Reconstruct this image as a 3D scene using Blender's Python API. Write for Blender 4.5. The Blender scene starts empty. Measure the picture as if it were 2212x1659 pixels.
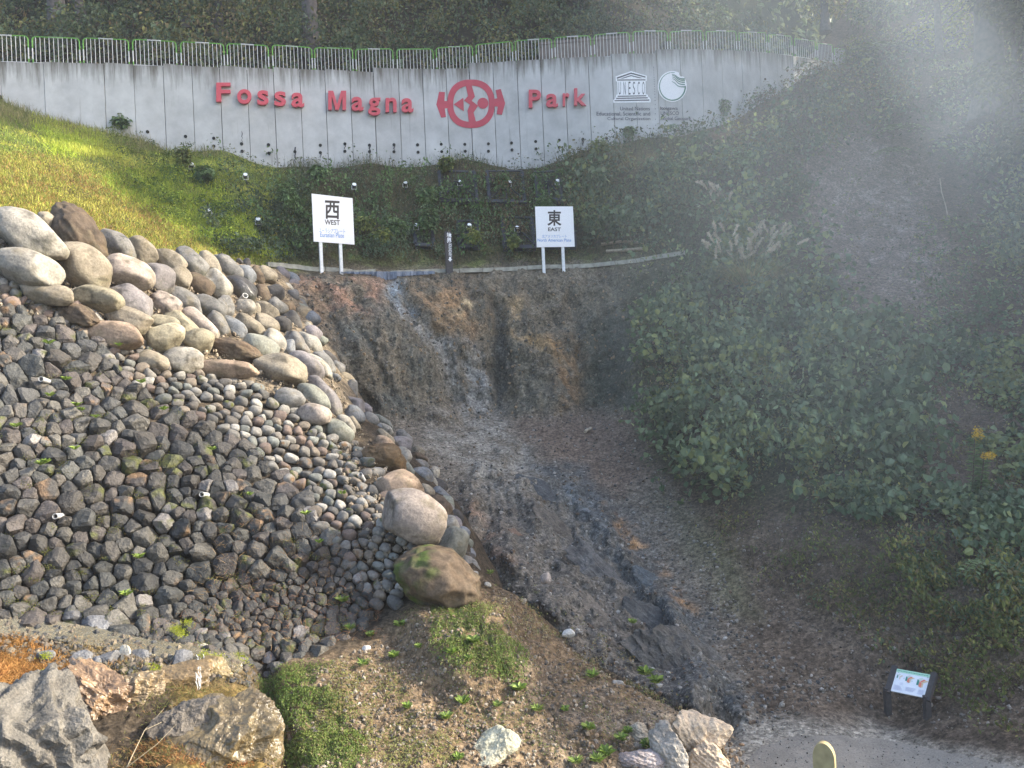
import bpy, math, random
import numpy as np
import bmesh
from mathutils import Vector, Matrix

# ------------------------------------------------------------------ camera, world, sun, exposure
SC = bpy.context.scene
COL = SC.collection
F = 1662.0                      # focal length in units of the 2212-wide picture
ROLL = math.radians(2.5)
EYE = np.array([0.0, 0.0, 5.5])  # pit floor is about z = 0
CR, SR = math.cos(ROLL), math.sin(ROLL)

cam_d = bpy.data.cameras.new('camera'); cam = bpy.data.objects.new('camera', cam_d); COL.objects.link(cam)
cam_d.sensor_width = 36.0; cam_d.lens = 36.0 * F / 2212.0
cam_d.clip_start = 0.1; cam_d.clip_end = 600
_r = Vector((CR, 0, -SR)); _u = Vector((SR, 0, CR)); _b = Vector((0, -1, 0))
cam.matrix_world = Matrix(((_r.x, _u.x, _b.x, EYE[0]), (_r.y, _u.y, _b.y, EYE[1]), (_r.z, _u.z, _b.z, EYE[2]), (0, 0, 0, 1)))
SC.camera = cam

SUN_DIR = np.array([0.86, 0.02, 0.50]); SUN_DIR /= np.linalg.norm(SUN_DIR)
SUN_EL = math.asin(SUN_DIR[2]); SUN_AZ = math.atan2(SUN_DIR[0], SUN_DIR[1])
W = bpy.data.worlds.new('World'); SC.world = W; W.use_nodes = True
nt = W.node_tree
bg = nt.nodes['Background']; sky = nt.nodes.new('ShaderNodeTexSky'); sky.sky_type = 'NISHITA'
sky.sun_disc = False; sky.sun_elevation = SUN_EL; sky.sun_rotation = SUN_AZ
sky.air_density = 1.0; sky.dust_density = 3.0; sky.ozone_density = 1.0
nt.links.new(sky.outputs[0], bg.inputs[0]); bg.inputs[1].default_value = 0.15
sl = bpy.data.lights.new('sun', 'SUN'); sl.energy = 3.3; sl.angle = math.radians(0.5); sl.color = (1.0, 0.92, 0.76)
so = bpy.data.objects.new('sun', sl); COL.objects.link(so)
so.rotation_euler = Vector(SUN_DIR).to_track_quat('Z', 'Y').to_euler(); so.location = (40, 0, 60)
SC.view_settings.view_transform = 'Standard'; SC.view_settings.look = 'None'; SC.view_settings.gamma = 1.0
SC.view_settings.exposure = 1.85
SC.cycles.max_bounces = 6; SC.cycles.diffuse_bounces = 3; SC.cycles.transparent_max_bounces = 8
SC.cycles.volume_bounces = 2
SC.cycles.volume_step_rate = 2.0; SC.cycles.volume_max_steps = 96

# ------------------------------------------------------------------ maths helpers
rng = np.random.default_rng(7)

def at(px, py, d):
    px = np.asarray(px, float); py = np.asarray(py, float); d = np.asarray(d, float)
    a = (px - 1106.0) / F * d; b = (829.5 - py) / F * d
    return np.stack([a * CR + b * SR, d, -a * SR + b * CR], -1) + EYE

def _hash(ix, iy, iz, seed):
    h = (ix.astype(np.uint64) * np.uint64(73856093)) ^ (iy.astype(np.uint64) * np.uint64(19349663)) ^ (iz.astype(np.uint64) * np.uint64(83492791)) ^ np.uint64((seed * 2654435761) & 0xffffffff)
    h = (h ^ (h >> np.uint64(13))) * np.uint64(0x5bd1e995)
    h = h & np.uint64(0xffffffff)
    h = (h ^ (h >> np.uint64(15))) * np.uint64(0x27d4eb2d)
    h = (h & np.uint64(0xffffffff)) ^ ((h & np.uint64(0xffffffff)) >> np.uint64(13))
    return (h & np.uint64(0xffffff)).astype(float) / 16777215.0 * 2 - 1

def vnoise(p, seed=0):
    p = np.asarray(p, float) + 1000.0
    f = np.floor(p); t = p - f; t = t * t * t * (t * (t * 6 - 15) + 10)
    i = f.astype(np.int64); x, y, z = i[..., 0], i[..., 1], i[..., 2]
    out = 0
    for dx in (0, 1):
        wx = t[..., 0] if dx else 1 - t[..., 0]
        for dy in (0, 1):
            wy = t[..., 1] if dy else 1 - t[..., 1]
            for dz in (0, 1):
                wz = t[..., 2] if dz else 1 - t[..., 2]
                out = out + wx * wy * wz * _hash(x + dx, y + dy, z + dz, seed)
    return out

def fbm(p, octv=4, seed=0, gain=0.5):
    p = np.asarray(p, float); a = 1.0; s = 0; o = 0
    for k in range(octv):
        o = o + a * vnoise(p * 2.03 ** k, seed + k); s += a; a *= gain
    return o / s

def ridged(p, octv=4, seed=0):
    p = np.asarray(p, float); a = 1.0; s = 0; o = 0
    for k in range(octv):
        o = o + a * (1 - 2 * np.abs(vnoise(p * 2.03 ** k, seed + k))); s += a; a *= 0.5
    return o / s

def seg_dist(x, y, poly, closed=True):
    P = np.asarray(poly, float); n = len(P); best = np.full(np.shape(x), 1e9)
    for k in range(n if closed else n - 1):
        a = P[k]; b = P[(k + 1) % n]; ab = b - a; L = (ab ** 2).sum() + 1e-9
        t = np.clip(((x - a[0]) * ab[0] + (y - a[1]) * ab[1]) / L, 0, 1)
        best = np.minimum(best, np.hypot(x - a[0] - t * ab[0], y - a[1] - t * ab[1]))
    return best

def inside(x, y, poly):
    P = np.asarray(poly, float); n = len(P); c = np.zeros(np.shape(x), bool)
    for k in range(n):
        x1, y1 = P[k]; x2, y2 = P[(k + 1) % n]
        if y1 == y2: continue
        c ^= ((y1 > y) != (y2 > y)) & (x < (x2 - x1) * (y - y1) / (y2 - y1) + x1)
    return c

def pmask(x, y, poly, soft=10.0):
    d = seg_dist(x, y, poly); d = np.where(inside(x, y, poly), d, -d)
    t = np.clip(d / soft * 0.5 + 0.5, 0, 1)
    return t * t * (3 - 2 * t)

def lmask(x, y, line, w):
    return np.exp(-(seg_dist(x, y, line, False) / w) ** 2)

def norm(v):
    return v / (np.linalg.norm(v, axis=-1, keepdims=True) + 1e-12)

class TPS:
    def __init__(s, pts):
        A = np.asarray(pts, float); s.c = A[:, :2] / 1000.0; v = 1.0 / A[:, 2]; n = len(A)
        K = s._k(s.c[:, None, :] - s.c[None, :, :]) + np.eye(n) * 1e-4
        Pm = np.hstack([np.ones((n, 1)), s.c])
        M = np.zeros((n + 3, n + 3)); M[:n, :n] = K; M[:n, n:] = Pm; M[n:, :n] = Pm.T
        s.w = np.linalg.solve(M, np.concatenate([v, np.zeros(3)])); s.n = n
    def _k(s, d):
        r2 = (d ** 2).sum(-1) + 1e-12
        return 0.5 * r2 * np.log(r2)
    def __call__(s, x, y):
        sh = np.shape(x); q = np.stack([np.ravel(x), np.ravel(y)], -1) / 1000.0
        o = np.empty(len(q))
        for i in range(0, len(q), 20000):
            qq = q[i:i + 20000]
            o[i:i + 20000] = s._k(qq[:, None, :] - s.c[None]) @ s.w[:s.n] + s.w[s.n] + qq @ s.w[s.n + 1:]
        return (1.0 / np.clip(o, 1 / 90.0, 1 / 4.0)).reshape(sh)

# ------------------------------------------------------------------ mesh helpers
def mesh_from(name, V, faces, col=None, smooth=False):
    """faces: list of int arrays (m,k)"""
    me = bpy.data.meshes.new(name); V = np.asarray(V, np.float32)
    me.vertices.add(len(V)); me.vertices.foreach_set('co', V.ravel())
    faces = [np.asarray(f, np.int32) for f in faces if len(f)]
    loops = np.concatenate([f.ravel() for f in faces]); tot = np.concatenate([np.full(len(f), f.shape[1], np.int32) for f in faces])
    st = np.concatenate([[0], np.cumsum(tot)[:-1]]).astype(np.int32)
    me.loops.add(len(loops)); me.loops.foreach_set('vertex_index', loops)
    me.polygons.add(len(tot)); me.polygons.foreach_set('loop_start', st); me.polygons.foreach_set('loop_total', tot)
    me.polygons.foreach_set('use_smooth', np.full(len(tot), smooth))
    me.update(calc_edges=True)
    if col is not None:
        col = np.asarray(col, np.float32)
        if col.ndim == 1: col = np.tile(col, (len(V), 1))
        a = me.color_attributes.new('Col', 'FLOAT_COLOR', 'POINT')
        a.data.foreach_set('color', np.hstack([col[:, :3], np.ones((len(V), 1), np.float32)]).astype(np.float32).ravel())
    me.validate(); return me

def link(name, me, mat, parent=None, loc=None):
    o = bpy.data.objects.new(name, me); COL.objects.link(o)
    if me is not None and mat is not None: me.materials.append(mat)
    if parent is not None: o.parent = parent
    if loc is not None: o.location = [float(q) for q in loc]
    return o

def tag(o, label, cat, group=None, kind=None):
    o['label'] = label; o['category'] = cat
    if group: o['group'] = group
    if kind: o['kind'] = kind
    return o

def empty(name, loc, label, cat, group=None, kind=None):
    o = bpy.data.objects.new(name, None); COL.objects.link(o); o.empty_display_size = 0.2
    o.location = [float(q) for q in loc]
    return tag(o, label, cat, group, kind)

class MB:
    """collects pieces with world coordinates; build() links one object, optionally local to its parent"""
    def __init__(s): s.V = []; s.T = []; s.Q = []; s.C = []; s.N = []; s.n = 0; s.hascol = False
    def add(s, V, T=None, Q=None, col=None, ng=None):
        V = np.asarray(V, float)
        s.V.append(V)
        if T is not None and len(T): s.T.append(np.asarray(T) + s.n)
        if Q is not None and len(Q): s.Q.append(np.asarray(Q) + s.n)
        if ng: s.N += [[np.asarray(f)[None] + s.n] for f in ng]
        if col is not None:
            s.hascol = True; c = np.asarray(col, float); s.C.append(np.tile(c, (len(V), 1)) if c.ndim == 1 else c)
        else: s.C.append(np.full((len(V), 3), .5))
        s.n += len(V)
    def box(s, c, ax, ay, az, col=None):
        """centre and three half-axis vectors"""
        c, ax, ay, az = [np.asarray(q, float) for q in (c, ax, ay, az)]
        V = np.array([c + i * ax + j * ay + k * az for k in (-1, 1) for j in (-1, 1) for i in (-1, 1)])
        Q = [[0, 2, 3, 1], [4, 5, 7, 6], [0, 1, 5, 4], [2, 6, 7, 3], [0, 4, 6, 2], [1, 3, 7, 5]]
        if np.dot(np.cross(ax, ay), az) < 0: Q = [q[::-1] for q in Q]
        s.add(V, Q=Q, col=col)
    def bar(s, a, b, w, h, up=(0, 0, 1), col=None):
        a, b = np.asarray(a, float), np.asarray(b, float); d = norm(b - a); r = norm(np.cross(d, up)); u = np.cross(r, d)
        s.box((a + b) / 2, (b - a) / 2, r * w / 2, u * h / 2, col)
    def tube(s, pts, r, n=8, col=None, cap=True):
        pts = np.asarray(pts, float); m = len(pts); r = np.broadcast_to(np.asarray(r, float), (m,))
        tg = np.gradient(pts, axis=0); tg = norm(tg)
        ref = np.array([0, 0, 1.0]) if abs(tg[0][2]) < .9 else np.array([1.0, 0, 0])
        V = []
        for i in range(m):
            a = norm(np.cross(tg[i], ref)); b = np.cross(tg[i], a); ref = -np.cross(tg[i], a) * -1 if False else ref
            th = np.arange(n) / n * 2 * np.pi
            V.append(pts[i] + r[i] * (np.cos(th)[:, None] * a + np.sin(th)[:, None] * b))
        V = np.concatenate(V); Q = []
        for i in range(m - 1):
            for k in range(n):
                k2 = (k + 1) % n; Q.append([i * n + k, (i + 1) * n + k, (i + 1) * n + k2, i * n + k2])
        s.add(V, Q=Q, col=col)
        if cap:
            for i, rev in ((0, True), (m - 1, False)):
                ring = V[i * n:(i + 1) * n]; c = pts[i]
                T = [[0, 1 + k, 1 + (k + 1) % n] for k in range(n)]
                if rev: T = [t[::-1] for t in T]
                s.add(np.vstack([c, ring]), T=[t[::-1] for t in T], col=col)
    def build(s, name, mat, parent=None, smooth=False, origin=None):
        V = np.concatenate(s.V)
        if origin is None:
            origin = np.array(parent.location) if (parent is not None and parent.type == 'EMPTY' and parent.parent is None) else None
        fs = []
        if s.T: fs.append(np.concatenate(s.T))
        if s.Q: fs.append(np.concatenate(s.Q))
        C = np.concatenate(s.C) if s.hascol else None
        loc = None
        if origin is not None: V = V - np.asarray(origin)
        me = mesh_from(name, V, fs, C, smooth)
        o = link(name, me, mat, parent)
        if parent is None and origin is not None: o.location = [float(q) for q in origin]
        return o

# ------------------------------------------------------------------ materials
def nodes_of(name):
    m = bpy.data.materials.new(name); m.use_nodes = True; t = m.node_tree; return m, t, t.nodes['Principled BSDF']

def mat_attr(name, rough=0.9, bump=0.3, scale=8.0, var=0.35, spec=0.3, trans=0.0, detail=6, fine=60.0, spot=0.0):
    m, t, b = nodes_of(name); N = t.nodes; L = t.links
    a = N.new('ShaderNodeAttribute'); a.attribute_name = 'Col'
    g = N.new('ShaderNodeNewGeometry')
    src = g.outputs['Position']
    n1 = N.new('ShaderNodeTexNoise'); n1.inputs['Scale'].default_value = scale; n1.inputs['Detail'].default_value = detail; n1.inputs['Roughness'].default_value = .65
    L.new(src, n1.inputs['Vector'])
    mr = N.new('ShaderNodeMapRange'); mr.inputs[1].default_value = .25; mr.inputs[2].default_value = .75
    mr.inputs[3].default_value = 1 - var; mr.inputs[4].default_value = 1 + var
    L.new(n1.outputs[0], mr.inputs[0])
    mx = N.new('ShaderNodeVectorMath'); mx.operation = 'SCALE'; L.new(a.outputs['Color'], mx.inputs[0]); L.new(mr.outputs[0], mx.inputs['Scale'])
    out = mx.outputs[0]
    if fine:
        n2 = N.new('ShaderNodeTexNoise'); n2.inputs['Scale'].default_value = fine; n2.inputs['Detail'].default_value = 3; L.new(src, n2.inputs['Vector'])
        mr2 = N.new('ShaderNodeMapRange'); mr2.inputs[1].default_value = .3; mr2.inputs[2].default_value = .7
        mr2.inputs[3].default_value = 1 - var * .7; mr2.inputs[4].default_value = 1 + var * .7
        L.new(n2.outputs[0], mr2.inputs[0])
        mx2 = N.new('ShaderNodeVectorMath'); mx2.operation = 'SCALE'; L.new(out, mx2.inputs[0]); L.new(mr2.outputs[0], mx2.inputs['Scale']); out = mx2.outputs[0]
    if spot:
        vo = N.new('ShaderNodeTexVoronoi'); vo.inputs['Scale'].default_value = 17.0; L.new(src, vo.inputs['Vector'])
        n3 = N.new('ShaderNodeTexNoise'); n3.inputs['Scale'].default_value = 11.0; n3.inputs['Detail'].default_value = 4; n3.inputs['Roughness'].default_value = .75; L.new(src, n3.inputs['Vector'])
        sp = N.new('ShaderNodeSeparateColor'); L.new(vo.outputs['Color'], sp.inputs[0])
        r1 = N.new('ShaderNodeMapRange'); r1.inputs[1].default_value = 0; r1.inputs[2].default_value = 1; r1.inputs[3].default_value = 1 - spot; r1.inputs[4].default_value = 1 + spot * .8; L.new(sp.outputs[0], r1.inputs[0])
        r2 = N.new('ShaderNodeMapRange'); r2.inputs[1].default_value = .38; r2.inputs[2].default_value = .6; r2.inputs[3].default_value = .5; r2.inputs[4].default_value = 1.18; L.new(n3.outputs[0], r2.inputs[0])
        mm = N.new('ShaderNodeMath'); mm.operation = 'MULTIPLY'; L.new(r1.outputs[0], mm.inputs[0]); L.new(r2.outputs[0], mm.inputs[1])
        mx3 = N.new('ShaderNodeVectorMath'); mx3.operation = 'SCALE'; L.new(out, mx3.inputs[0]); L.new(mm.outputs[0], mx3.inputs['Scale']); out = mx3.outputs[0]
    L.new(out, b.inputs['Base Color'])
    b.inputs['Roughness'].default_value = rough; b.inputs['Specular IOR Level'].default_value = spec
    if bump:
        bp = N.new('ShaderNodeBump'); bp.inputs['Strength'].default_value = bump; bp.inputs['Distance'].default_value = .04
        ad = N.new('ShaderNodeMath'); ad.operation = 'ADD'; L.new(n1.outputs[0], ad.inputs[0])
        if fine:
            ml = N.new('ShaderNodeMath'); ml.operation = 'MULTIPLY'; ml.inputs[1].default_value = .35; L.new(n2.outputs[0], ml.inputs[0]); L.new(ml.outputs[0], ad.inputs[1])
        L.new(ad.outputs[0], bp.inputs['Height']); L.new(bp.outputs[0], b.inputs['Normal'])
    if trans:
        tr = N.new('ShaderNodeBsdfTranslucent'); L.new(out, tr.inputs['Color']); ms = N.new('ShaderNodeMixShader'); ms.inputs[0].default_value = trans
        o = N['Material Output']; L.new(b.outputs[0], ms.inputs[1]); L.new(tr.outputs[0], ms.inputs[2]); L.new(ms.outputs[0], o.inputs['Surface'])
    return m

def mat_plain(name, col, rough=0.6, metal=0.0, var=0.12, scale=12.0, spec=0.4, bump=0.0):
    m, t, b = nodes_of(name); N = t.nodes; L = t.links
    g = N.new('ShaderNodeTexCoord')
    n1 = N.new('ShaderNodeTexNoise'); n1.inputs['Scale'].default_value = scale; n1.inputs['Detail'].default_value = 5
    L.new(g.outputs['Object'], n1.inputs['Vector'])
    mr = N.new('ShaderNodeMapRange'); mr.inputs[1].default_value = .3; mr.inputs[2].default_value = .7; mr.inputs[3].default_value = 1 - var; mr.inputs[4].default_value = 1 + var
    L.new(n1.outputs[0], mr.inputs[0])
    mx = N.new('ShaderNodeVectorMath'); mx.operation = 'SCALE'; mx.inputs[0].default_value = col; L.new(mr.outputs[0], mx.inputs['Scale'])
    L.new(mx.outputs[0], b.inputs['Base Color']); b.inputs['Roughness'].default_value = rough; b.inputs['Metallic'].default_value = metal
    b.inputs['Specular IOR Level'].default_value = spec
    if bump:
        bp = N.new('ShaderNodeBump'); bp.inputs['Strength'].default_value = bump; bp.inputs['Distance'].default_value = .01
        L.new(n1.outputs[0], bp.inputs['Height']); L.new(bp.outputs[0], b.inputs['Normal'])
    return m

M_TERRAIN = mat_attr('earth', .95, .85, 4.0, .42, .12, fine=26.0, detail=10, spot=.30)
M_ROUND = mat_attr('river_stone', .8, .45, 4.0, .32, .25, fine=24.0, detail=10)
M_ANG = mat_attr('broken_stone', .62, .8, 9.0, .42, .4, fine=40.0)
M_WET = mat_attr('wet_stone', .28, .7, 6.0, .45, .6, fine=30.0)
M_LEAF = mat_attr('leaf', .55, 0, 1.2, .30, .3, trans=.28, detail=3, fine=0)
M_GRASS = mat_attr('grass_blade', .7, 0, 1.5, .25, .2, trans=.3, detail=3, fine=0)
M_BARK = mat_attr('bark', .9, .6, 6.0, .3, .2, fine=30)

# concrete: pale grey panels with dark run-off stains from the top edge, patchy lime
def mat_concrete():
    m, t, b = nodes_of('wall_concrete'); N = t.nodes; L = t.links
    a = N.new('ShaderNodeAttribute'); a.attribute_name = 'Col'      # r = metres below the top edge, g = panel tone, b = metres above foot
    sep = N.new('ShaderNodeSeparateColor'); L.new(a.outputs['Color'], sep.inputs[0])
    g = N.new('ShaderNodeNewGeometry')
    mp = N.new('ShaderNodeMapping'); mp.inputs['Scale'].default_value = (5.0, 5.0, 0.35); L.new(g.outputs['Position'], mp.inputs[0])
    n1 = N.new('ShaderNodeTexNoise'); n1.inputs['Scale'].default_value = 1.0; n1.inputs['Detail'].default_value = 7; n1.inputs['Roughness'].default_value = .7; L.new(mp.outputs[0], n1.inputs['Vector'])
    n2 = N.new('ShaderNodeTexNoise'); n2.inputs['Scale'].default_value = 1.1; n2.inputs['Detail'].default_value = 8; n2.inputs['Roughness'].default_value = .65; L.new(g.outputs['Position'], n2.inputs['Vector'])
    # stain mask = streak noise - distance below top
    d = N.new('ShaderNodeMapRange'); d.inputs[1].default_value = 0.0; d.inputs[2].default_value = 1.1; d.inputs[3].default_value = .22; d.inputs[4].default_value = -.10; L.new(sep.outputs[0], d.inputs[0])
    s = N.new('ShaderNodeMath'); s.operation = 'ADD'; L.new(n1.outputs[0], s.inputs[0]); L.new(d.outputs[0], s.inputs[1])
    st = N.new('ShaderNodeMapRange'); st.inputs[1].default_value = .5; st.inputs[2].default_value = .8; L.new(s.outputs[0], st.inputs[0])
    base = N.new('ShaderNodeMapRange'); base.inputs[1].default_value = .3; base.inputs[2].default_value = .7; base.inputs[3].default_value = .38; base.inputs[4].default_value = .55; L.new(n2.outputs[0], base.inputs[0])
    tone = N.new('ShaderNodeMath'); tone.operation = 'MULTIPLY'; L.new(base.outputs[0], tone.inputs[0]); L.new(sep.outputs[1], tone.inputs[1])
    cc = N.new('ShaderNodeCombineColor'); L.new(tone.outputs[0], cc.inputs[0]); L.new(tone.outputs[0], cc.inputs[1])
    bl = N.new('ShaderNodeMath'); bl.operation = 'MULTIPLY'; bl.inputs[1].default_value = .985; L.new(tone.outputs[0], bl.inputs[0]); L.new(bl.outputs[0], cc.inputs[2])
    mx = N.new('ShaderNodeMix'); mx.data_type = 'RGBA'; L.new(st.outputs[0], mx.inputs[0]); L.new(cc.outputs[0], mx.inputs[6]); mx.inputs[7].default_value = (.135, .125, .105, 1)
    L.new(mx.outputs[2], b.inputs['Base Color']); b.inputs['Roughness'].default_value = .9
    bp = N.new('ShaderNodeBump'); bp.inputs['Strength'].default_value = .15; bp.inputs['Distance'].default_value = .02; L.new(n2.outputs[0], bp.inputs['Height']); L.new(bp.outputs[0], b.inputs['Normal'])
    return m
M_CONC = mat_concrete()
M_RED = mat_plain('red_paint', (.56, .075, .10), .55, var=.08)
M_REDFLAT = mat_plain('red_wall_paint', (.47, .07, .10), .8, var=.10, scale=3)
M_WHITE = mat_plain('white_paint', (.58, .58, .57), .45, var=.05)
M_LOGO = mat_plain('logo_white', (.86, .86, .87), .6, var=.03)
M_WHITEBOARD = mat_plain('white_board', (.82, .82, .84), .22, var=.02, spec=.5)
M_INK = mat_plain('dark_ink', (.035, .035, .05), .6)
M_NAVY = mat_plain('grey_ink', (.05, .05, .075), .8)
M_BLUE = mat_plain('blue_ink', (.13, .28, .60), .6)
M_GREENINK = mat_plain('green_ink', (.03, .16, .11), .7)
M_GREEN = mat_plain('green_fence_paint', (.14, .38, .05), .4)
M_STEEL = mat_plain('galvanised_steel', (.62, .64, .66), .42, .25, var=.12)
M_DARKSTEEL = mat_plain('dark_steel', (.055, .06, .07), .55, .3)
M_POST = mat_plain('dark_post_wood', (.055, .05, .05), .75, var=.25, scale=20, bump=.4)
M_HOLE = mat_plain('hole_dark', (.012, .012, .012), .9)
M_KERB = mat_plain('weathered_kerb', (.33, .32, .27), .9, var=.3, scale=5, bump=.5)
M_PVC = mat_plain('grey_pipe', (.42, .42, .42), .45)
M_GLASSY = mat_plain('lamp_lens', (.85, .87, .9), .15, spec=.8, var=.02)
M_DRAIN = mat_plain('corrugated_metal', (.20, .23, .29), .55, .3, var=.2)
# ------------------------------------------------------------------ wall plan curve (depth by picture column, turned into plan metres)
WX = [-400, -200, 0, 100, 300, 500, 700, 900, 1050, 1250, 1400, 1480, 1520, 1560, 1600, 1640, 1680, 1720, 1760, 1800, 1840]
WD = [28.4, 28.9, 29.5, 29.9, 30.6, 31.4, 32.6, 33.6, 34.1, 34.2, 34.4, 35.0, 35.6, 36.5, 37.6, 38.9, 40.2, 41.8, 43.6, 45.6, 48.0]
_s = np.linspace(-400, 1840, 1400)
_p = at(_s, np.full_like(_s, 230.0), np.interp(_s, WX, WD))
_k = np.ones(61) / 61
for _c in (0, 1):
    _e = np.concatenate([_p[0, _c] + (np.arange(-30, 0)) * (_p[1, _c] - _p[0, _c]), _p[:, _c], _p[-1, _c] + np.arange(1, 31) * (_p[-1, _c] - _p[-2, _c])])
    _p[:, _c] = np.convolve(_e, _k, 'valid')
WPX, WPY = _p[:, 0], _p[:, 1]
_t = norm(np.stack([np.gradient(WPX), np.gradient(WPY)], -1))
WNX, WNY = _t[:, 1], -_t[:, 0]                        # outward, towards the viewpoint

def wall_s(px, py, off=0.0):
    """index on the plan curve (float) and z for a picture point lying on the wall offset by off"""
    px = np.atleast_1d(np.asarray(px, float)); py = np.atleast_1d(np.asarray(py, float)); off = np.broadcast_to(off, px.shape)
    S = np.empty(px.shape); Z = np.empty(px.shape); idx = np.arange(len(WPX))
    for i in range(px.size):
        X = WPX + WNX * off.flat[i]; Y = WPY + WNY * off.flat[i]
        b = (829.5 - py.flat[i]) / F
        z = (b * Y - X * SR) / CR
        cx = 1106.0 + F * (X * CR - z * SR) / Y
        k = np.interp(px.flat[i], cx, idx); S.flat[i] = k; Z.flat[i] = np.interp(k, idx, z) + EYE[2]
    return S, Z

def wall_pos(S, Z, off=0.0):
    idx = np.arange(len(WPX)); X = np.interp(S, idx, WPX) + off * np.interp(S, idx, WNX); Y = np.interp(S, idx, WPY) + off * np.interp(S, idx, WNY)
    return np.stack([X, Y, np.broadcast_to(Z, X.shape)], -1)

def wall_map(px, py, off):
    S, Z = wall_s(px, py, 0.0)
    return wall_pos(S, Z, off)

FOOT = [(-400, 100), (-150, 160), (0, 215), (120, 262), (300, 300), (480, 325), (640, 358), (800, 352), (1000, 342), (1250, 328), (1400, 298), (1520, 280), (1640, 225), (1740, 165), (1830, 140)]
def footy(x): return np.interp(x, [f[0] for f in FOOT], [f[1] for f in FOOT])
def wd(x): return np.interp(x, WX, WD)

# ------------------------------------------------------------------ main hillside: slope, cliff, pit, right-hand slope as one terrain
ctl = [(x, y, wd(x)) for x, y in FOOT if x >= -150]
ctl += [(x, footy(x) - 45, wd(x) + 5) for x in (-150, 0, 200, 400, 600, 800, 1000, 1200, 1400, 1500, 1600, 1700)]
ctl += [(1900, 120, 47), (2000, 40, 51), (2212, -20, 52), (2450, -60, 52), (2212, 180, 41), (2450, 150, 38), (1950, -150, 60), (2450, -200, 60),
        # left grass slope
        (-150, 420, 16.0), (0, 455, 16.6), (150, 500, 18.0), (300, 545, 20.3), (450, 565, 23.0), (0, 330, 22.5), (150, 360, 23.5), (300, 420, 25.3), (450, 440, 27.3),
        # ledge
        (600, 580, 25.6), (700, 588, 26.6), (820, 593, 27.6), (965, 593, 28.6), (1180, 583, 29.3), (1350, 572, 28.9), (1450, 560, 28.0),
        (700, 560, 27.3), (820, 565, 28.3), (965, 562, 29.4), (1180, 552, 30.0), (1350, 545, 29.6),
        (640, 460, 29.4), (800, 455, 30.6), (1000, 445, 31.6), (1200, 440, 31.9), (1400, 430, 31.4),
        # cliff foot and pit
        (700, 800, 23.5), (800, 895, 23.6), (900, 905, 24.2), (1000, 893, 25.0), (1100, 890, 25.3), (1250, 888, 25.0), (1350, 850, 24.4),
        (850, 740, 25.2), (1000, 740, 26.6), (1150, 740, 27.0), (1300, 740, 26.4),
        (900, 960, 22.2), (1050, 1000, 21.6), (1200, 1000, 21.6), (1200, 1100, 19.6), (1350, 1250, 17.0), (1450, 1400, 14.6), (1000, 1150, 18.2), (1100, 1250, 16.2), (1300, 1400, 14.3), (1200, 1300, 15.2),
        (1400, 1480, 13.3), (1550, 1600, 11.6), (1550, 1480, 13.2), (1650, 1540, 12.3), (1800, 1560, 11.9), (1925, 1557, 12.1), (2005, 1590, 11.3), (1800, 1659, 10.6), (2212, 1659, 9.9), (1600, 1750, 9.6), (2000, 1800, 9.2), (2450, 1700, 9.4),
        # under the stone bank
        (300, 700, 20.0), (0, 700, 16.5), (600, 900, 22.5), (300, 1000, 18.0), (0, 1200, 15.0), (700, 1200, 17.5), (400, 1500, 13.5), (-300, 1600, 12), (1000, 1600, 12.3), (600, 1800, 10.0), (1200, 1800, 9.6),
        # right slope
        (1650, 300, 35.5), (1900, 300, 37), (2212, 340, 35), (2450, 320, 32), (1550, 480, 29.0), (1650, 420, 31.5), (1850, 480, 31.0), (2212, 520, 28), (2450, 560, 25),
        (1600, 650, 25.6), (1800, 650, 25.0), (2212, 700, 22), (2450, 740, 19.5), (1450, 800, 24.0), (1700, 800, 21.8), (1900, 800, 20.5), (2212, 900, 17.8), (2450, 940, 16),
        (1450, 1000, 21.2), (1700, 1000, 18.7), (1900, 1000, 17.3), (2212, 1100, 14.9), (2450, 1150, 13.4), (1500, 1200, 17.3), (1700, 1200, 16.0), (1900, 1200, 14.8), (2212, 1300, 12.9), (2450, 1350, 11.8),
        (1650, 1380, 14.3), (1800, 1370, 13.9), (1900, 1420, 13.1), (2212, 1480, 11.3), (2450, 1520, 10.4)]
TPS_M = TPS(ctl)

SLAB = [(600, 600), (825, 600), (865, 690), (935, 775), (985, 905), (860, 905), (800, 880), (690, 740)]
CHAN = [(832, 603), (872, 620), (905, 690), (1000, 750), (1050, 820), (1066, 892), (990, 902), (940, 780), (865, 690)]
BULM = [(868, 606), (1062, 604), (1070, 700), (1062, 860), (1040, 800), (980, 742), (905, 690), (872, 625)]
CLEFT = [(1066, 655), (1078, 690), (1086, 760), (1092, 850), (1090, 893), (1064, 890), (1060, 800), (1066, 720)]
BULR = [(1092, 650), (1140, 650), (1190, 720), (1236, 860), (1232, 892), (1094, 888)]
RIDGES = [([(1130, 990), (1200, 1050), (1300, 1180), (1400, 1320), (1500, 1440), (1560, 1580)], 26, .55),
          ([(1020, 1100), (1120, 1240), (1260, 1390), (1400, 1480), (1500, 1520)], 34, -.45),
          ([(1160, 1010), (1230, 1070), (1340, 1220), (1440, 1350), (1530, 1480)], 22, -.35),
          ([(1290, 880), (1330, 760), (1330, 640)], 40, .5), ([(700, 640), (740, 760), (800, 880)], 18, .3), ([(770, 700), (820, 800), (860, 900)], 12, .25),
          ([(1235, 640), (1250, 760), (1262, 880)], 12, .3), ([(1000, 610), (1030, 700), (1045, 800)], 14, .3), ([(1450, 1330), (1480, 1420), (1530, 1540)], 34, -.5)]

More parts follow.
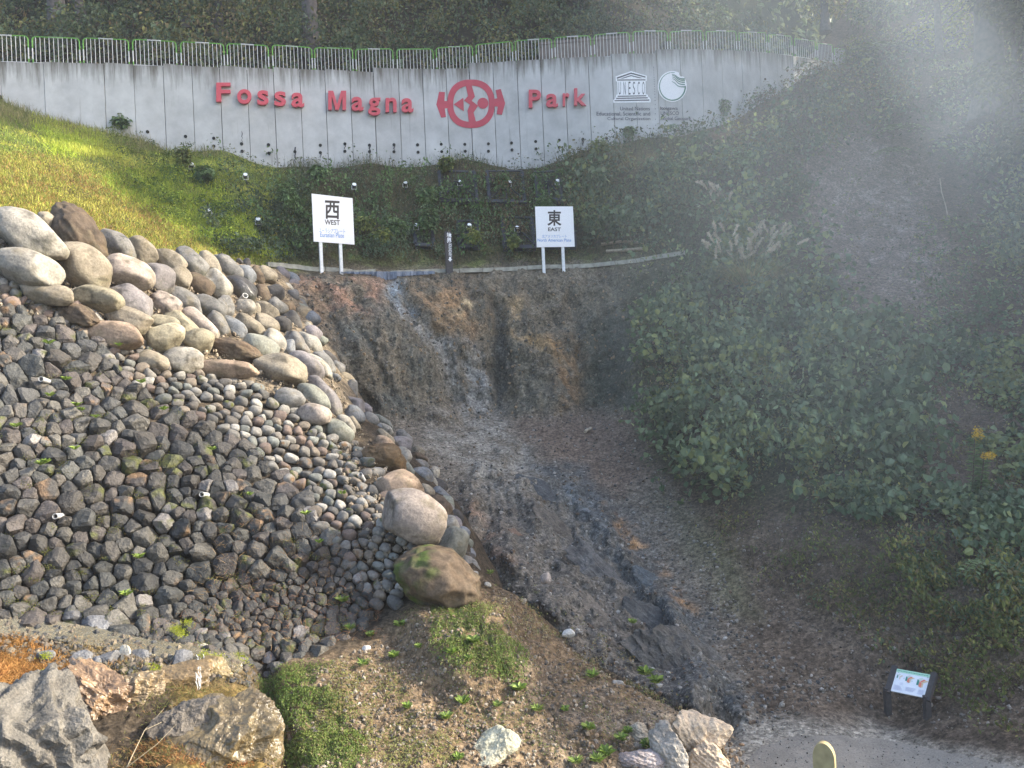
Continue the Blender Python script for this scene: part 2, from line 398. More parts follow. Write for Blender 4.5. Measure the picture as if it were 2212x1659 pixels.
def main_eval(px, py):
    px = np.asarray(px, float); py = np.asarray(py, float)
    w = 7 * fbm(np.stack([px / 40, py / 40, px * 0], -1), 3, 5); w2 = 7 * fbm(np.stack([px / 40, py / 40, px * 0 + 9], -1), 3, 6)
    x, y = px + w, py + w2
    d = TPS_M(px, py)
    o = -0.6 * pmask(x, y, SLAB, 20) - 0.45 * pmask(x, y, BULM, 26) + .60 * pmask(x, y, CLEFT, 24) - 0.5 * pmask(x, y, BULR, 30)
    for ln, wd_, am in RIDGES: o = o + am * lmask(x, y, ln, wd_)
    P = at(px, py, d + o)
    cliff = pmask(px, py, [(590, 596), (1450, 575), (1500, 700), (1380, 890), (760, 905), (640, 740)], 30)
    rocky = pmask(px, py, [(1080, 980), (1330, 1100), (1620, 1560), (1480, 1560), (1250, 1400), (1000, 1180), (1000, 1050)], 40)
    q = P.copy(); q[..., 2] *= .45
    ds = .34 * cliff * ridged(q * .9, 5, 21) + .15 * cliff * ridged(q * 4.0, 5, 25) + .38 * rocky * ridged(P * np.array([1.3, .6, 1.3]), 6, 31) + .12 * rocky * ridged(P * 4, 4, 35)
    strat = P @ norm(np.array([.75, -.25, .6])); ds = ds + .30 * rocky * (np.abs(((strat * .9 + .5 * fbm(P * .8, 3, 33)) % 1.0) - .5) * 2 - .5) + .12 * cliff * (np.abs(((strat * 1.3 + .6 * fbm(P * .9, 3, 34)) % 1.0) - .5) * 2 - .5)
    ds = ds + (.15 + .0 * cliff) * fbm(P * .45, 3, 41) + .07 * fbm(P * 2.2, 4, 45) + .03 * fbm(P * 8, 3, 49) + .05 * (cliff + rocky) * np.minimum(0, fbm(P * np.array([5, 5, 2.2]), 3, 57) + .1)
    flat = pmask(px, py, [(1500, 1620), (1640, 1540), (1850, 1530), (2000, 1600), (2212, 1640), (2300, 1850), (1450, 1850)], 40)
    ds = ds * (1 - .93 * flat)
    ft = np.clip(np.abs(py - footy(px)) / 30, 0, 1) * (px < 1850) + (px >= 1850)
    ds = ds * (.25 + .75 * ft)
    D = d + o - ds                      # displaced towards the open side
    n = np.array([-.05, -1, .55]); n = n / np.linalg.norm(n)
    return P + n * ds[..., None]

def eval_n(fn, px, py, e=3.0):
    P = fn(px, py); A = fn(px + e, py) - P; B = fn(px, py - e) - P
    return P, norm(np.cross(A, B))

def c3(*v): return np.array(v, float)
def lerpc(a, b, t): return a + (b - a) * t[..., None]

def main_color(px, py, P):
    n1 = fbm(P * .5, 4, 61); n2 = fbm(P * 2.0, 4, 65); n3 = fbm(P * np.array([3, 3, 1.2]), 4, 69)
    wx = px + 30 * fbm(P * .8, 3, 71) + 10 * fbm(P * 3, 3, 72); wy = py + 30 * fbm(P * .8, 3, 74) + 10 * fbm(P * 3, 3, 75)
    C = np.broadcast_to(c3(.082, .062, .046), P.shape).copy()
    def paint(poly, col, soft=25, amt=1.0, noise=None, lo=0, hi=1):
        nonlocal C
        m = pmask(wx, wy, poly, soft) * amt
        if noise is not None: m = m * np.clip((noise - lo) / (hi - lo), 0, 1)
        C = lerpc(C, np.broadcast_to(c3(*col), C.shape), m)
    # grass slope on the left
    G = [(-500, 60), (0, 205), (300, 290), (640, 352), (700, 480), (620, 590), (300, 560), (0, 470), (-500, 430)]
    paint(G, (.075, .095, .022), 30)
    paint(G, (.19, .21, .035), 25, .75, n1 + n2 * .6, .0, .5)
    paint([(-100, 340), (120, 340), (330, 440), (520, 560), (300, 560), (-100, 480)], (.22, .125, .045), 50, .75, n2 + n1, -.3, .4)
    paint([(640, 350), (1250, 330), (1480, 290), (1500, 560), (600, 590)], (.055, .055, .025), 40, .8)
    paint([(620, 540), (1380, 535), (1450, 560), (1180, 585), (600, 582)], (.10, .12, .035), 18, .75, n2, -.2, .3)
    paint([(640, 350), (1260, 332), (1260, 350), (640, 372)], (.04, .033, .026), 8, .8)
    # cliff
    paint([(600, 596), (1450, 570), (1500, 900), (700, 905)], (.115, .098, .072), 25)
    paint([(600, 596), (1450, 570), (1500, 900), (700, 905)], (.17, .145, .105), 25, .7, n3, .0, .5)
    paint([(605, 600), (830, 600), (838, 640), (820, 690), (700, 680), (640, 620)], (.25, .145, .095), 26, .8, n2, -.35, .2)
    paint([(700, 700), (830, 660), (920, 800), (960, 900), (820, 900), (720, 780)], (.075, .082, .075), 40, .7, n1, -.2, .2)
    paint([(640, 610), (700, 640), (760, 760), (720, 760)], (.14, .105, .07), 30, .7)
    paint(CHAN, (.20, .195, .18), 16, .85, n3, -.5, .1)
    paint([(845, 610), (870, 640), (880, 680), (850, 650)], (.20, .24, .27), 8, .7)
    paint([(900, 610), (1010, 606), (1035, 680), (1010, 750), (930, 690)], (.22, .135, .07), 34, .75, n2, -.3, .15)
    paint([(1085, 655), (1125, 650), (1135, 700), (1190, 735), (1240, 790), (1200, 780), (1110, 720)], (.30, .20, .10), 20, .8, n3, -.3, .1)
    paint([(1180, 730), (1260, 740), (1260, 880), (1200, 890)], (.20, .115, .055), 25, .7, n3, -.3, .2)
    paint([(1085, 760), (1170, 780), (1200, 890), (1080, 890)], (.075, .078, .062), 45, .7, n1, -.5, .2)
    paint(CLEFT, (.06, .062, .058), 22, .7)
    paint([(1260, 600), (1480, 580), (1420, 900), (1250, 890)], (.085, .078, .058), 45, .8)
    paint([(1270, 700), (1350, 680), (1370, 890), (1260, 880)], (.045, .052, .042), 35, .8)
    # debris floor
    paint([(780, 895), (1000, 890), (1330, 900), (1500, 1100), (1620, 1400), (1600, 1850), (1300, 1850), (900, 1200), (780, 950)], (.135, .115, .090), 30)
    paint([(940, 900), (1090, 880), (1150, 980), (1300, 1180), (1200, 1180), (1020, 1040), (930, 960)], (.21, .195, .165), 25, .8, n3, -.4, .2)
    paint([(1110, 900), (1340, 900), (1420, 1030), (1330, 1060), (1180, 990)], (.115, .085, .065), 30, .8)
    paint([(1030, 1060), (1150, 1050), (1300, 1180), (1440, 1330), (1560, 1560), (1480, 1570), (1250, 1400), (1090, 1250)], (.105, .095, .082), 30, .9, n3, -.5, .1)
    paint([(1140, 1000), (1260, 1000), (1420, 1180), (1540, 1380), (1620, 1560), (1520, 1540), (1380, 1300), (1230, 1110)], (.075, .08, .08), 25, .9, n3, -.6, .0)
    paint([(1210, 1050), (1250, 1060), (1330, 1160), (1300, 1150)], (.19, .20, .20), 12, .6, n3, -.2, .3)
    paint([(1300, 1080), (1340, 1110), (1440, 1220), (1500, 1320), (1450, 1280), (1350, 1170)], (.34, .19, .085), 16, .85, n3, -.15, .3)
    paint([(950, 1060), (1010, 1080), (1120, 1230), (1040, 1200)], (.24, .145, .095), 25, .6, n2, -.3, .3)
    paint([(1380, 1390), (1480, 1370), (1540, 1500), (1500, 1580), (1400, 1500)], (.085, .083, .078), 30, .8)
    paint([(1560, 1560), (1680, 1545), (1880, 1570), (2212, 1650), (2400, 1850), (1480, 1850)], (.25, .225, .185), 28, .95)
    # right slope
    paint([(1740, 340), (1850, 260), (1980, 330), (2080, 560), (2000, 680), (1860, 640), (1760, 520)], (.15, .115, .095), 60, .9)
    paint([(1740, 340), (1850, 260), (1980, 330), (2080, 560), (2000, 680), (1860, 640), (1760, 520)], (.24, .20, .17), 60, .7, n3, .1, .4)
    paint([(1500, 1120), (2212, 1150), (2400, 1600), (1600, 1520)], (.105, .08, .058), 60, .8, n2, -.4, .3)
    paint([(1430, 1080), (1560, 1150), (1640, 1330), (1550, 1300)], (.10, .095, .055), 40, .7)
    paint([(1350, 590), (1520, 470), (1800, 600), (2030, 940), (1960, 1100), (1600, 1110), (1400, 1000)], (.03, .035, .018), 40, .7)
    C = C * (1 + .25 * n2[..., None]) * 1.38
    return np.clip(C, .01, .7)

XS = np.concatenate([np.arange(-330, 560, 9.0), np.arange(560, 1640, 4.0), np.arange(1640, 2240, 6.5), np.arange(2240, 2460, 14.0)])
VS = np.linspace(0, 1, 330)
def ytop(x): 
    t = np.clip((x - 1740) / 220, 0, 1); t = t * t * (3 - 2 * t)
    return (footy(x) - 42) * (1 - t) + (-160) * t
gx, gv = np.meshgrid(XS, VS); gy = ytop(gx) + gv * (1800 - ytop(gx))
PM = main_eval(gx, gy)
def grid_quads(h, w, flip=False):
    i = np.arange(h * w).reshape(h, w); q = np.stack([i[:-1, :-1], i[1:, :-1], i[1:, 1:], i[:-1, 1:]], -1).reshape(-1, 4)
    return q[:, ::-1] if flip else q
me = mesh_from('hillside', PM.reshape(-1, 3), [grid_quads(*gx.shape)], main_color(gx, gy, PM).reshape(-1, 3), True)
hill = tag(link('hillside', me, M_TERRAIN), 'brown earth hillside with the exposed cliff and gravel pit below it', 'hillside', kind='structure')

def SP(px, py, off=0.0):
    """points on the hillside for picture points, lifted by off along the normal"""
    px = np.atleast_1d(np.asarray(px, float)); py = np.atleast_1d(np.asarray(py, float))
    P, n = eval_n(main_eval, px, py); return P + n * np.asarray(off)[..., None] if np.ndim(off) else P + n * off

M_PATH = mat_attr('trodden_path', .95, .25, 2.5, .22, .1, fine=40.0, detail=8)
_px = np.linspace(1590, 2440, 120); _top = np.interp(_px, [1590, 1640, 1720, 1880, 2040, 2212, 2440], [1660, 1606, 1578, 1582, 1614, 1652, 1720]) + 5 * fbm(np.stack([_px / 25, _px * 0, _px * 0], -1), 3, 4)
_gv = np.linspace(0, 1, 30)[:, None]; _gx = np.repeat(_px[None], 30, 0); _gy = _top[None] + (1795 - _top[None]) * _gv
_P = main_eval(_gx, _gy); _P[..., 2] += .012 - .03 * (1 - np.clip(_gv * 12, 0, 1)); tag(link('path', mesh_from('path', _P.reshape(-1, 3), [grid_quads(30, 120)], np.tile(c3(.26, .235, .20), (3600, 1)) * (1 + .2 * fbm(_P.reshape(-1, 3) * 1.2, 3, 8))[:, None], True), M_PATH), 'pale trodden path across the pit floor', 'path', kind='structure')

# ------------------------------------------------------------------ near bank and mound (second terrain sheet)
ctlb = [(-300, 440, 14.2), (0, 470, 15.3), (0, 650, 14.2), (0, 900, 12.5), (0, 1100, 11.5), (0, 1330, 10.5), (-300, 900, 11.8), (-300, 1330, 9.9), (200, 520, 17.0), (200, 700, 15.0), (200, 1000, 12.6), (200, 1340, 10.8), (400, 555, 19.6), (400, 700, 17.3), (400, 850, 14.9),
        (400, 1100, 12.6), (400, 1360, 11.0), (610, 585, 24.8), (600, 700, 20.6), (600, 800, 17.3), (600, 1000, 14.2), (600, 1200, 12.3), (600, 1380, 11.2), (690, 740, 21.2), (700, 850, 17.8), (780, 880, 19.3), (760, 950, 16.5), (800, 1020, 14.6), (830, 1100, 13.3), (850, 1200, 12.6), (870, 980, 17.2), (940, 1060, 16.0), (930, 1100, 13.6), (990, 1160, 13.9), (1000, 1220, 12.9), (800, 1360, 11.5), (950, 1290, 12.0),
        (0, 1400, 10.0), (-300, 1500, 8.8), (0, 1659, 7.9), (0, 1480, 9.2), (400, 1450, 9.9), (400, 1659, 8.2), (700, 1430, 10.7), (800, 1659, 8.7), (1060, 1270, 12.4), (1250, 1400, 11.7), (1000, 1450, 10.6), (1200, 1520, 10.3), (1200, 1659, 9.1), (1450, 1530, 10.6), (1560, 1640, 9.6), (1560, 1850, 8.2), (0, 1850, 6.9), (800, 1850, 7.5)]
TPS_B = TPS(ctlb)
RB = np.array([(612, 578), (660, 668), (690, 745), (745, 815), (785, 880), (850, 945), (905, 1000), (955, 1070), (995, 1140), (1020, 1215), (1075, 1262), (1160, 1320), (1260, 1400), (1380, 1470), (1500, 1528), (1560, 1600), (1590, 1700), (1620, 1850)], float)
def bank_eval(px, py):
    px = np.asarray(px, float); py = np.asarray(py, float)
    P = at(px, py, TPS_B(px, py))
    mound = np.clip((py - (1390 - .13 * np.maximum(px - 800, 0))) / 60, 0, 1)
    mound = np.maximum(mound, pmask(px, py, [(1000, 1240), (1300, 1350), (1650, 1700), (700, 1700), (700, 1420), (830, 1330)], 30))
    ds = .10 * fbm(P * .7, 3, 81) + mound * (.12 * fbm(P * 1.6, 4, 85) + .05 * ridged(P * 6, 3, 88))
    # stream-cut hollow left of the mossy shoulder, gully running down the mound
    ds = ds - .35 * lmask(px, py, [(560, 1420), (570, 1500), (610, 1600), (640, 1700)], 30) - .30 * lmask(px, py, [(1180, 1330), (1250, 1400), (1330, 1450), (1480, 1520)], 14)
    ds = ds + .30 * pmask(px, py, [(880, 1330), (1100, 1310), (1140, 1480), (1000, 1500), (900, 1430)], 50)
    n = np.array([.1, -.6, .8]); n /= np.linalg.norm(n)
    return P + n * ds[..., None]
def bank_color(px, py, P):
    n1 = fbm(P * .9, 4, 91); n2 = fbm(P * 3, 4, 95)
    wx = px + 25 * fbm(P * 1.5, 3, 97); wy = py + 25 * fbm(P * 1.5, 3, 98)
    C = np.broadcast_to(c3(.062, .048, .034), P.shape).copy()
    def paint(poly, col, soft=25, amt=1.0, noise=None, lo=0, hi=1):
        nonlocal C
        m = pmask(wx, wy, poly, soft) * amt
        if noise is not None: m = m * np.clip((noise - lo) / (hi - lo), 0, 1)
        C = lerpc(C, np.broadcast_to(c3(*col), C.shape), m)
    paint([(0, 450), (620, 560), (800, 880), (700, 900), (400, 760), (-300, 640), (-300, 400)], (.17, .135, .095), 20)
    paint([(780, 1400), (1000, 1240), (1080, 1250), (1600, 1600), (1650, 1900), (560, 1900), (540, 1430)], (.175, .125, .078), 25)
    paint([(1080, 1290), (1180, 1440), (1400, 1530), (1500, 1600), (1400, 1700), (1180, 1600), (1100, 1450)], (.12, .10, .082), 40, .8, n2, -.4, .2)
    paint([(1300, 1560), (1600, 1500), (1650, 1900), (1000, 1900)], (.27, .225, .165), 60, .8, n2, -.4, .3)
    paint([(-300, 1360), (60, 1360), (170, 1440), (60, 1480), (-300, 1480)], (.36, .17, .06), 25, .9)
    paint([(60, 1340), (450, 1400), (560, 1440), (500, 1500), (150, 1460)], (.13, .095, .05), 25, .8)
    paint([(380, 1480), (560, 1480), (620, 1700), (380, 1700)], (.16, .115, .04), 25, .9)
    return np.clip(C * (1 + .3 * n2[..., None]), .01, .9)
_tb = np.concatenate([[0], np.cumsum(np.hypot(*np.diff(RB, axis=0).T))]); _tb /= _tb[-1]
TT = np.linspace(0, 1, 300); LB = np.interp(TT, [0, .45, .62, 1], [432, 1190, 1420, 1850])
rx = np.interp(TT, _tb, RB[:, 0]); ry = np.interp(TT, _tb, RB[:, 1]); UU = np.linspace(0, 1, 330)
bx = -300 + (rx[:, None] + 300) * UU; by = LB[:, None] + (ry - LB)[:, None] * UU
PB = bank_eval(bx, by); CB = bank_color(bx, by, PB)
# the sheet turns round the nose and runs down behind it to the pit floor
sk = np.linspace(0, 1, 15)[1:]; SKP = []
for k in sk:
    SKP.append(PB[:, -1] + np.stack([np.full(len(TT), .5 * k * 2), np.full(len(TT), 3.2 * k), np.full(len(TT), -.3 - 3.6 * k * k)], -1) + .12 * np.stack([fbm(PB[:, -1] * 1.1 + k * 4, 3, 101)] * 3, -1))
_wl = np.clip(pmask(bx, by, [(-400, 300), (640, 560), (1000, 1130), (1040, 1250), (820, 1330), (560, 1440), (-400, 1330)], 24), 0, 1)
PBm = PB + np.array([0, .19, -.05]) * _wl[..., None]
PB2 = np.concatenate([PBm, np.stack(SKP, 1)], 1); CB2 = np.concatenate([CB, np.repeat(CB[:, -1:], len(sk), 1)], 1)
me = mesh_from('stony_mound', PB2.reshape(-1, 3), [grid_quads(PB2.shape[0], PB2.shape[1])], CB2.reshape(-1, 3), True)
mound = tag(link('stony_mound', me, M_TERRAIN), 'brown gravel mound and earth bank below the stacked stones', 'mound', kind='structure')
def BP(px, py, off=0.0):
    px = np.atleast_1d(np.asarray(px, float)); py = np.atleast_1d(np.asarray(py, float))
    P, n = eval_n(bank_eval, px, py); return P + n * off

# ------------------------------------------------------------------ hill behind the wall
TOPS = [(-330, 128, 130), (0, 133, 136), (94, 134, 138), (224, 135, 139), (288, 141, 142), (352, 137, 143), (414, 143, 146), (474, 141, 146), (533, 146, 149), (590, 145, 149), (647, 149, 152), (701, 149, 153), (755, 153, 156), (806, 146, 148), (860, 148, 149), (912, 149, 150), (963, 148, 148), (1013, 136, 135),
        (1064, 135, 131), (1116, 131, 129), (1167, 129, 125), (1219, 125, 123), (1270, 123, 122), (1321, 116.5, 116), (1370, 116, 116), (1418, 107, 107), (1468, 107, 107), (1514, 107, 109), (1558, 109, 109), (1601, 109, 113), (1640, 113, 116), (1677, 116, 121), (1712, 121, 126), (1742, 126, 131), (1770, 131, 136), (1795, 136, 141), (1815, 141, 146), (1832, 146, 149)]
xs_ = np.array([t[0] for t in TOPS]); Sk, Zk = wall_s(xs_, [t[1] for t in TOPS])
def ztop_s(S): return np.interp(S, Sk, np.convolve(np.pad(Zk, 2, 'edge'), np.ones(5) / 5, 'valid'))
SS = np.linspace(5, 1398, 190); OF = np.concatenate([[-.15, -1.2, -2.2], -np.linspace(3.0, 44, 44)])
gs, go = np.meshgrid(SS, OF); gz = ztop_s(gs) - .25 + np.maximum(0, -go - 2.2) * .95
PH = wall_pos(gs.ravel(), gz.ravel(), go.ravel()); PH[:, 2] += .35 * fbm(PH * .5, 3, 111) * (go.ravel() < -2.5)
me = mesh_from('forest_hill', PH, [grid_quads(*gs.shape, flip=True)], np.tile(c3(.04, .034, .02), (len(PH), 1)), True)
tag(link('forest_hill', me, M_TERRAIN), 'dark wooded hillside rising behind the wall', 'hill', kind='structure')
def HP(S, off, lift=0.0):
    S = np.asarray(S, float); off = np.asarray(off, float)
    P = wall_pos(S, ztop_s(S) - .25 + np.maximum(0, -off - 2.2) * .95 + lift, off); return P

# ------------------------------------------------------------------ retaining wall of concrete panels
g_wall_c = wall_map([1000], [250], 0)[0]
wall = empty('retaining_wall', wall_map([1000], [342], 0)[0], 'long curved grey concrete retaining wall of upright panels above the slope', 'retaining wall')
def spath(s0, s1, n): return np.linspace(s0, s1, n)
panels = []
for k in range(len(TOPS) - 1):
    x0, yl, yr = TOPS[k]; x1 = TOPS[k + 1][0]
    Sa, Za = wall_s([x0, x1], [yl, yr]); s0, s1 = Sa; gap = .36
    fy = float(footy((x0 + x1) / 2)) + 45
    _, Zb = wall_s([(x0 + x1) / 2], [fy]); zb = Zb[0]
    n = 2 if (x1 - x0) < 70 else 4
    ss = np.linspace(s0 + gap, s1 - gap, n + 1); zt = np.interp(ss, [s0, s1], Za)
    rows = 6; V = []; C = []; tone = 1 + .13 * (random.Random(k * 7 + 1).random() - .5)
    if k in (13,): tone *= .9
    out = .02 * random.Random(k).random()
    for off in (out, -.35):
        for r in range(rows + 1):
            z = zt + (zb - zt) * r / rows
            V.append(wall_pos(ss, z, off)); C.append(np.stack([zt - z, np.full(n + 1, tone), np.zeros(n + 1)], -1))
    V = np.concatenate(V); C = np.concatenate(C); m = n + 1; R = rows + 1
    i = np.arange(R * m).reshape(R, m); Q = list(grid_quads(R, m)); Q += [list(q[::-1]) for q in (grid_quads(R, m) + R * m)]
    for j in range(n): Q.append([i[0, j + 1], i[0, j + 1] + R * m, i[0, j] + R * m, i[0, j]][::-1])
    for r in range(R - 1):
        Q.append([i[r, 0], i[r, 0] + R * m, i[r + 1, 0] + R * m, i[r + 1, 0]]); Q.append([i[r, n], i[r + 1, n], i[r + 1, n] + R * m, i[r, n] + R * m])
    b = MB(); b.add(V, Q=np.array(Q), col=C); panels.append((x0, x1, b.build('wall_panel', M_CONC, wall)))
# dark joint backing strip behind the panels
b = MB(); ss = np.linspace(Sk[1] - 100, Sk[-1], 120); zt = ztop_s(ss) - .35; V = np.concatenate([wall_pos(ss, zt, -.2), wall_pos(ss, zt - 9, -.2)]); b.add(V, Q=grid_quads(2, 120)); b.build('joint_backing', M_HOLE, wall)

def panel_at(x):
    for x0, x1, o in panels:
        if x0 <= x < x1: return o
    return panels[-1][2]
def sub(parent_part, mb, name, mat, smooth=False):
    o = mb.build(name, mat, None, smooth, origin=np.array(wall.location)); o.location = (0, 0, 0); o.parent = parent_part; return o
def wall_disc(cx, cy, r, off, col=None, n=14):
    th = np.arange(n) / n * 2 * np.pi
    S, Z = wall_s([cx], [cy]); c = wall_pos(S, Z, off)[0]; idx = np.arange(len(WPX)); nx, ny = np.interp(S[0], idx, WNX), np.interp(S[0], idx, WNY)
    t = np.array([-ny, nx, 0]); V = c + r * (np.cos(th)[:, None] * t + np.sin(th)[:, None] * np.array([0, 0, 1.0]))
    return np.vstack([c, V]), [[0, 1 + k, 1 + (k + 1) % n] for k in range(n)]
HOLES = [(319, 285), (401, 295), (462, 299), (462, 316), (522, 311), (523, 327), (580, 313), (581, 331), (637, 328), (692, 314), (692, 330), (745, 311), (745, 327), (798, 314), (798, 328), (851, 313), (851, 328), (902, 313), (903, 329), (953, 312), (954, 328), (1004, 312), (1005, 327), (1055, 311), (1055, 327),
         (1105, 309), (1106, 324), (1157, 306), (1158, 322), (1208, 303), (1208, 319), (1259, 301), (1310, 299), (1310, 314), (1360, 308), (1409, 291), (1457, 281)]
for hx, hy in HOLES:
    S, Z = wall_s([hx], [hy]); idx = np.arange(len(WPX)); nx, ny = np.interp(S[0], idx, WNX), np.interp(S[0], idx, WNY); nrm = np.array([nx, ny, 0])
    c = wall_pos(S, Z, 0)[0]; b = MB(); n = 14
    b.tube([c - nrm * .02, c + nrm * .032], .066, n, cap=True)
    sub(panel_at(hx), b, 'weep_hole', M_HOLE)
def streak(x, y0, y1, w):
    b = MB(); m = 8; ys = np.linspace(y0, y1, m); xx = x + 1.2 * np.sin(ys * .7); ww = w * (1 - .5 * np.linspace(0, 1, m)) * (1 + .3 * np.sin(ys * 1.3))
    V = np.concatenate([wall_map(xx - ww, ys, .027), wall_map(xx + ww, ys, .027)]); Q = [[k, m + k, m + k + 1, k + 1][::-1] for k in range(m - 1)]
    b.add(V, Q=Q); sub(panel_at(x), b, 'tar_stain', M_INK)
for q in [(745, 313, 322, 1.3), (798.5, 312, 330, 2), (851.5, 311, 324, 1.6), (637.5, 318, 352, 2.2), (692.5, 330, 341, 1.2), (523, 284, 310, .8), (581, 331, 336, 1.3), (798.5, 330, 350, .9), (1259, 300, 315, 1.7)]: streak(*q)

# ------------------------------------------------------------------ glyphs
def glyph(body, bold=0.0, rot90=False):
    cu = bpy.data.curves.new('g', 'FONT'); cu.body = body; cu.size = 1.0; cu.offset = bold; cu.resolution_u = 5; cu.fill_mode = 'FRONT'
    o = bpy.data.objects.new('g', cu); COL.objects.link(o); dg = bpy.context.evaluated_depsgraph_get(); me = o.evaluated_get(dg).to_mesh()
    V = np.zeros(len(me.vertices) * 3); me.vertices.foreach_get('co', V); V = V.reshape(-1, 3)[:, :2].copy(); Fc = [list(p.vertices) for p in me.polygons]
    o.evaluated_get(dg).to_mesh_clear(); bpy.data.objects.remove(o); bpy.data.curves.remove(cu)
    if rot90: V = np.stack([V[:, 1], -V[:, 0]], -1)
    mn = V.min(0); mx = V.max(0); V = (V - mn) / (mx - mn + 1e-9)
    T = []
    for f in Fc:
        for k in range(1, len(f) - 1): T.append([f[0], f[k], f[k + 1]])
    T = np.array(T)
    a = V[T[:, 1]] - V[T[:, 0]]; c = V[T[:, 2]] - V[T[:, 0]]; s = a[:, 0] * c[:, 1] - a[:, 1] * c[:, 0]; T[s < 0] = T[s < 0][:, ::-1]
    return V, T
def subdiv_long(V, T, L):
    """split triangles whose edges exceed L in bbox units, so that flat print follows the curved wall"""
    V = [tuple(v) for v in V]; T = [tuple(t) for t in T]
    for _ in range(5):
        out = []; cache = {}; ch = False
        def mid(i, j):
            k = (min(i, j), max(i, j))
            if k not in cache: V.append(((V[i][0] + V[j][0]) / 2, (V[i][1] + V[j][1]) / 2)); cache[k] = len(V) - 1
            return cache[k]
        for a, b_, c in T:
            es = [abs(V[i][0] - V[j][0]) for i, j in ((a, b_), (b_, c), (c, a))]
            if max(es) > L:
                ab, bc, ca = mid(a, b_), mid(b_, c), mid(c, a); out += [(a, ab, ca), (ab, b_, bc), (ca, bc, c), (ab, bc, ca)]; ch = True
            else: out.append((a, b_, c))
        T = out
        if not ch: break
    return np.array(V), np.array(T)
def extrude_flat(b, Pf, Pb, T):
    n = len(Pf); T = np.asarray(T); ed = {}
    for t in T:
        for i in range(3):
            e = (t[i], t[(i + 1) % 3]); ed[e] = ed.get(e, 0) + 1
    rim = [e for e in ed if (e[1], e[0]) not in ed]
    b.add(np.vstack([Pf, Pb]), T=np.vstack([T, T[:, ::-1] + n]), Q=np.array([[e[1], e[0], e[0] + n, e[1] + n] for e in rim]))

def tri_poly(pts):
    from mathutils.geometry import tessellate_polygon
    T = tessellate_polygon([[Vector((p[0], -p[1], 0)) for p in pts]]); P = np.array(pts, float); T = np.array(T)
    a = P[T[:, 1]] - P[T[:, 0]]; c = P[T[:, 2]] - P[T[:, 0]]; s = -(a[:, 0] * c[:, 1] - a[:, 1] * c[:, 0]); T[s < 0] = T[s < 0][:, ::-1]; return T
M_OUT = [(0, 0), (.2, 0), (.2, .70), (.41, 0), (.59, 0), (.8, .70), (.8, 0), (1, 0), (1, 1), (.72, 1), (.5, .28), (.28, 1), (0, 1)]
def wall_word(b, text, x0, y0, x1, y1, off=.03, bold=0.0, thick=0):
    if text == 'M': V = np.array(M_OUT); T = tri_poly([(p[0], 1 - p[1]) for p in M_OUT])
    else: V, T = glyph(text, bold)
    if not thick: V, T = subdiv_long(V, T, .25 if len(text) == 1 else 40.0 / max(40, (x1 - x0)) )
    px = x0 + V[:, 0] * (x1 - x0); py = y1 - V[:, 1] * (y1 - y0)
    if thick: extrude_flat(b, wall_map(px, py, off), wall_map(px, py, off - thick), T)
    else: b.add(wall_map(px, py, off), T=T)

def cu1(x): return 438.9 + x * .2976
def cv1(y): return 137.15 + y * .2976
LET = {'first': ('Fossa', [(98, 200, 150, 286), (248, 350, 197, 302), (392, 474, 205, 310), (516, 600, 213, 318), (640, 732, 222, 325)]),
       'second': ('Magna', [(906, 1036, 208, 345), (1076, 1162, 252, 352), (1196, 1284, 258, 385), (1322, 1402, 258, 362), (1438, 1524, 262, 362)])}
def sign_word(word, boxes, label):
    c = wall_map([boxes[0][0]], [boxes[0][3]], .05)[0]
    e = empty('lettering_sign', c, label, 'letter sign', 'raised red words on the wall')
    for ch, (x0, x1, y0, y1) in zip(word, boxes):
        b = MB(); wall_word(b, ch, x0, y0, x1, y1, .17, .022, .13); b.build('letter', M_RED, e)
        ym = (y0 + y1) / 2
        for xx in (x0 + .3 * (x1 - x0), x0 + .7 * (x1 - x0)):
            b = MB(); S, Z = wall_s([xx], [ym]); p = wall_pos(S, Z, 0.0)[0]; q = wall_pos(S, Z, .06)[0]; b.tube([p, q], .012, 6); b.build('stud', M_DARKSTEEL, e)
sign_word('Fossa', [(cu1(a), cu1(b_), cv1(c), cv1(d)) for a, b_, c, d in LET['first'][1]], 'raised red letters reading Fossa on the concrete wall')
sign_word('Magna', [(cu1(a), cu1(b_), cv1(c), cv1(d)) for a, b_, c, d in LET['second'][1]], 'raised red letters reading Magna on the concrete wall')
eu = lambda x: 1097.2 + x * .2232
ev = lambda y: 82.3 + y * .2232
sign_word('Park', [(eu(a), eu(b_), ev(c), ev(d)) for a, b_, c, d in [(200, 318, 512, 685), (368, 482, 552, 680), (528, 592, 545, 670), (638, 752, 498, 664)]], 'raised red letters reading Park on the concrete wall')

# painted emblem (flat paint on the wall)
def wall_poly(b, pts, off=.028):
    T = tri_poly(pts); P = np.array(pts, float); x0 = P.min(0); x1 = P.max(0); V = (P - x0) / (x1 - x0)
    V, T = subdiv_long(V, T, max(.15, 15.0 / (x1 - x0)[0])); P = x0 + V * (x1 - x0); b.add(wall_map(P[:, 0], P[:, 1], off), T=T)
def wall_ring(b, cx, cy, rxo, ryo, rxi, ryi, off=.028, a0=0, a1=2 * math.pi, n=72, e=2.0):
    th = np.linspace(a0, a1, n + 1); c = np.sign(np.cos(th)) * np.abs(np.cos(th)) ** (2 / e); s = np.sign(np.sin(th)) * np.abs(np.sin(th)) ** (2 / e)
    xo, yo = cx + rxo * c, cy - ryo * s; xi, yi = cx + rxi * c, cy - ryi * s
    b.add(np.vstack([wall_map(xo, yo, off), wall_map(xi, yi, off)]), Q=[[k, k + 1, n + 1 + k + 1, n + 1 + k] for k in range(n)])
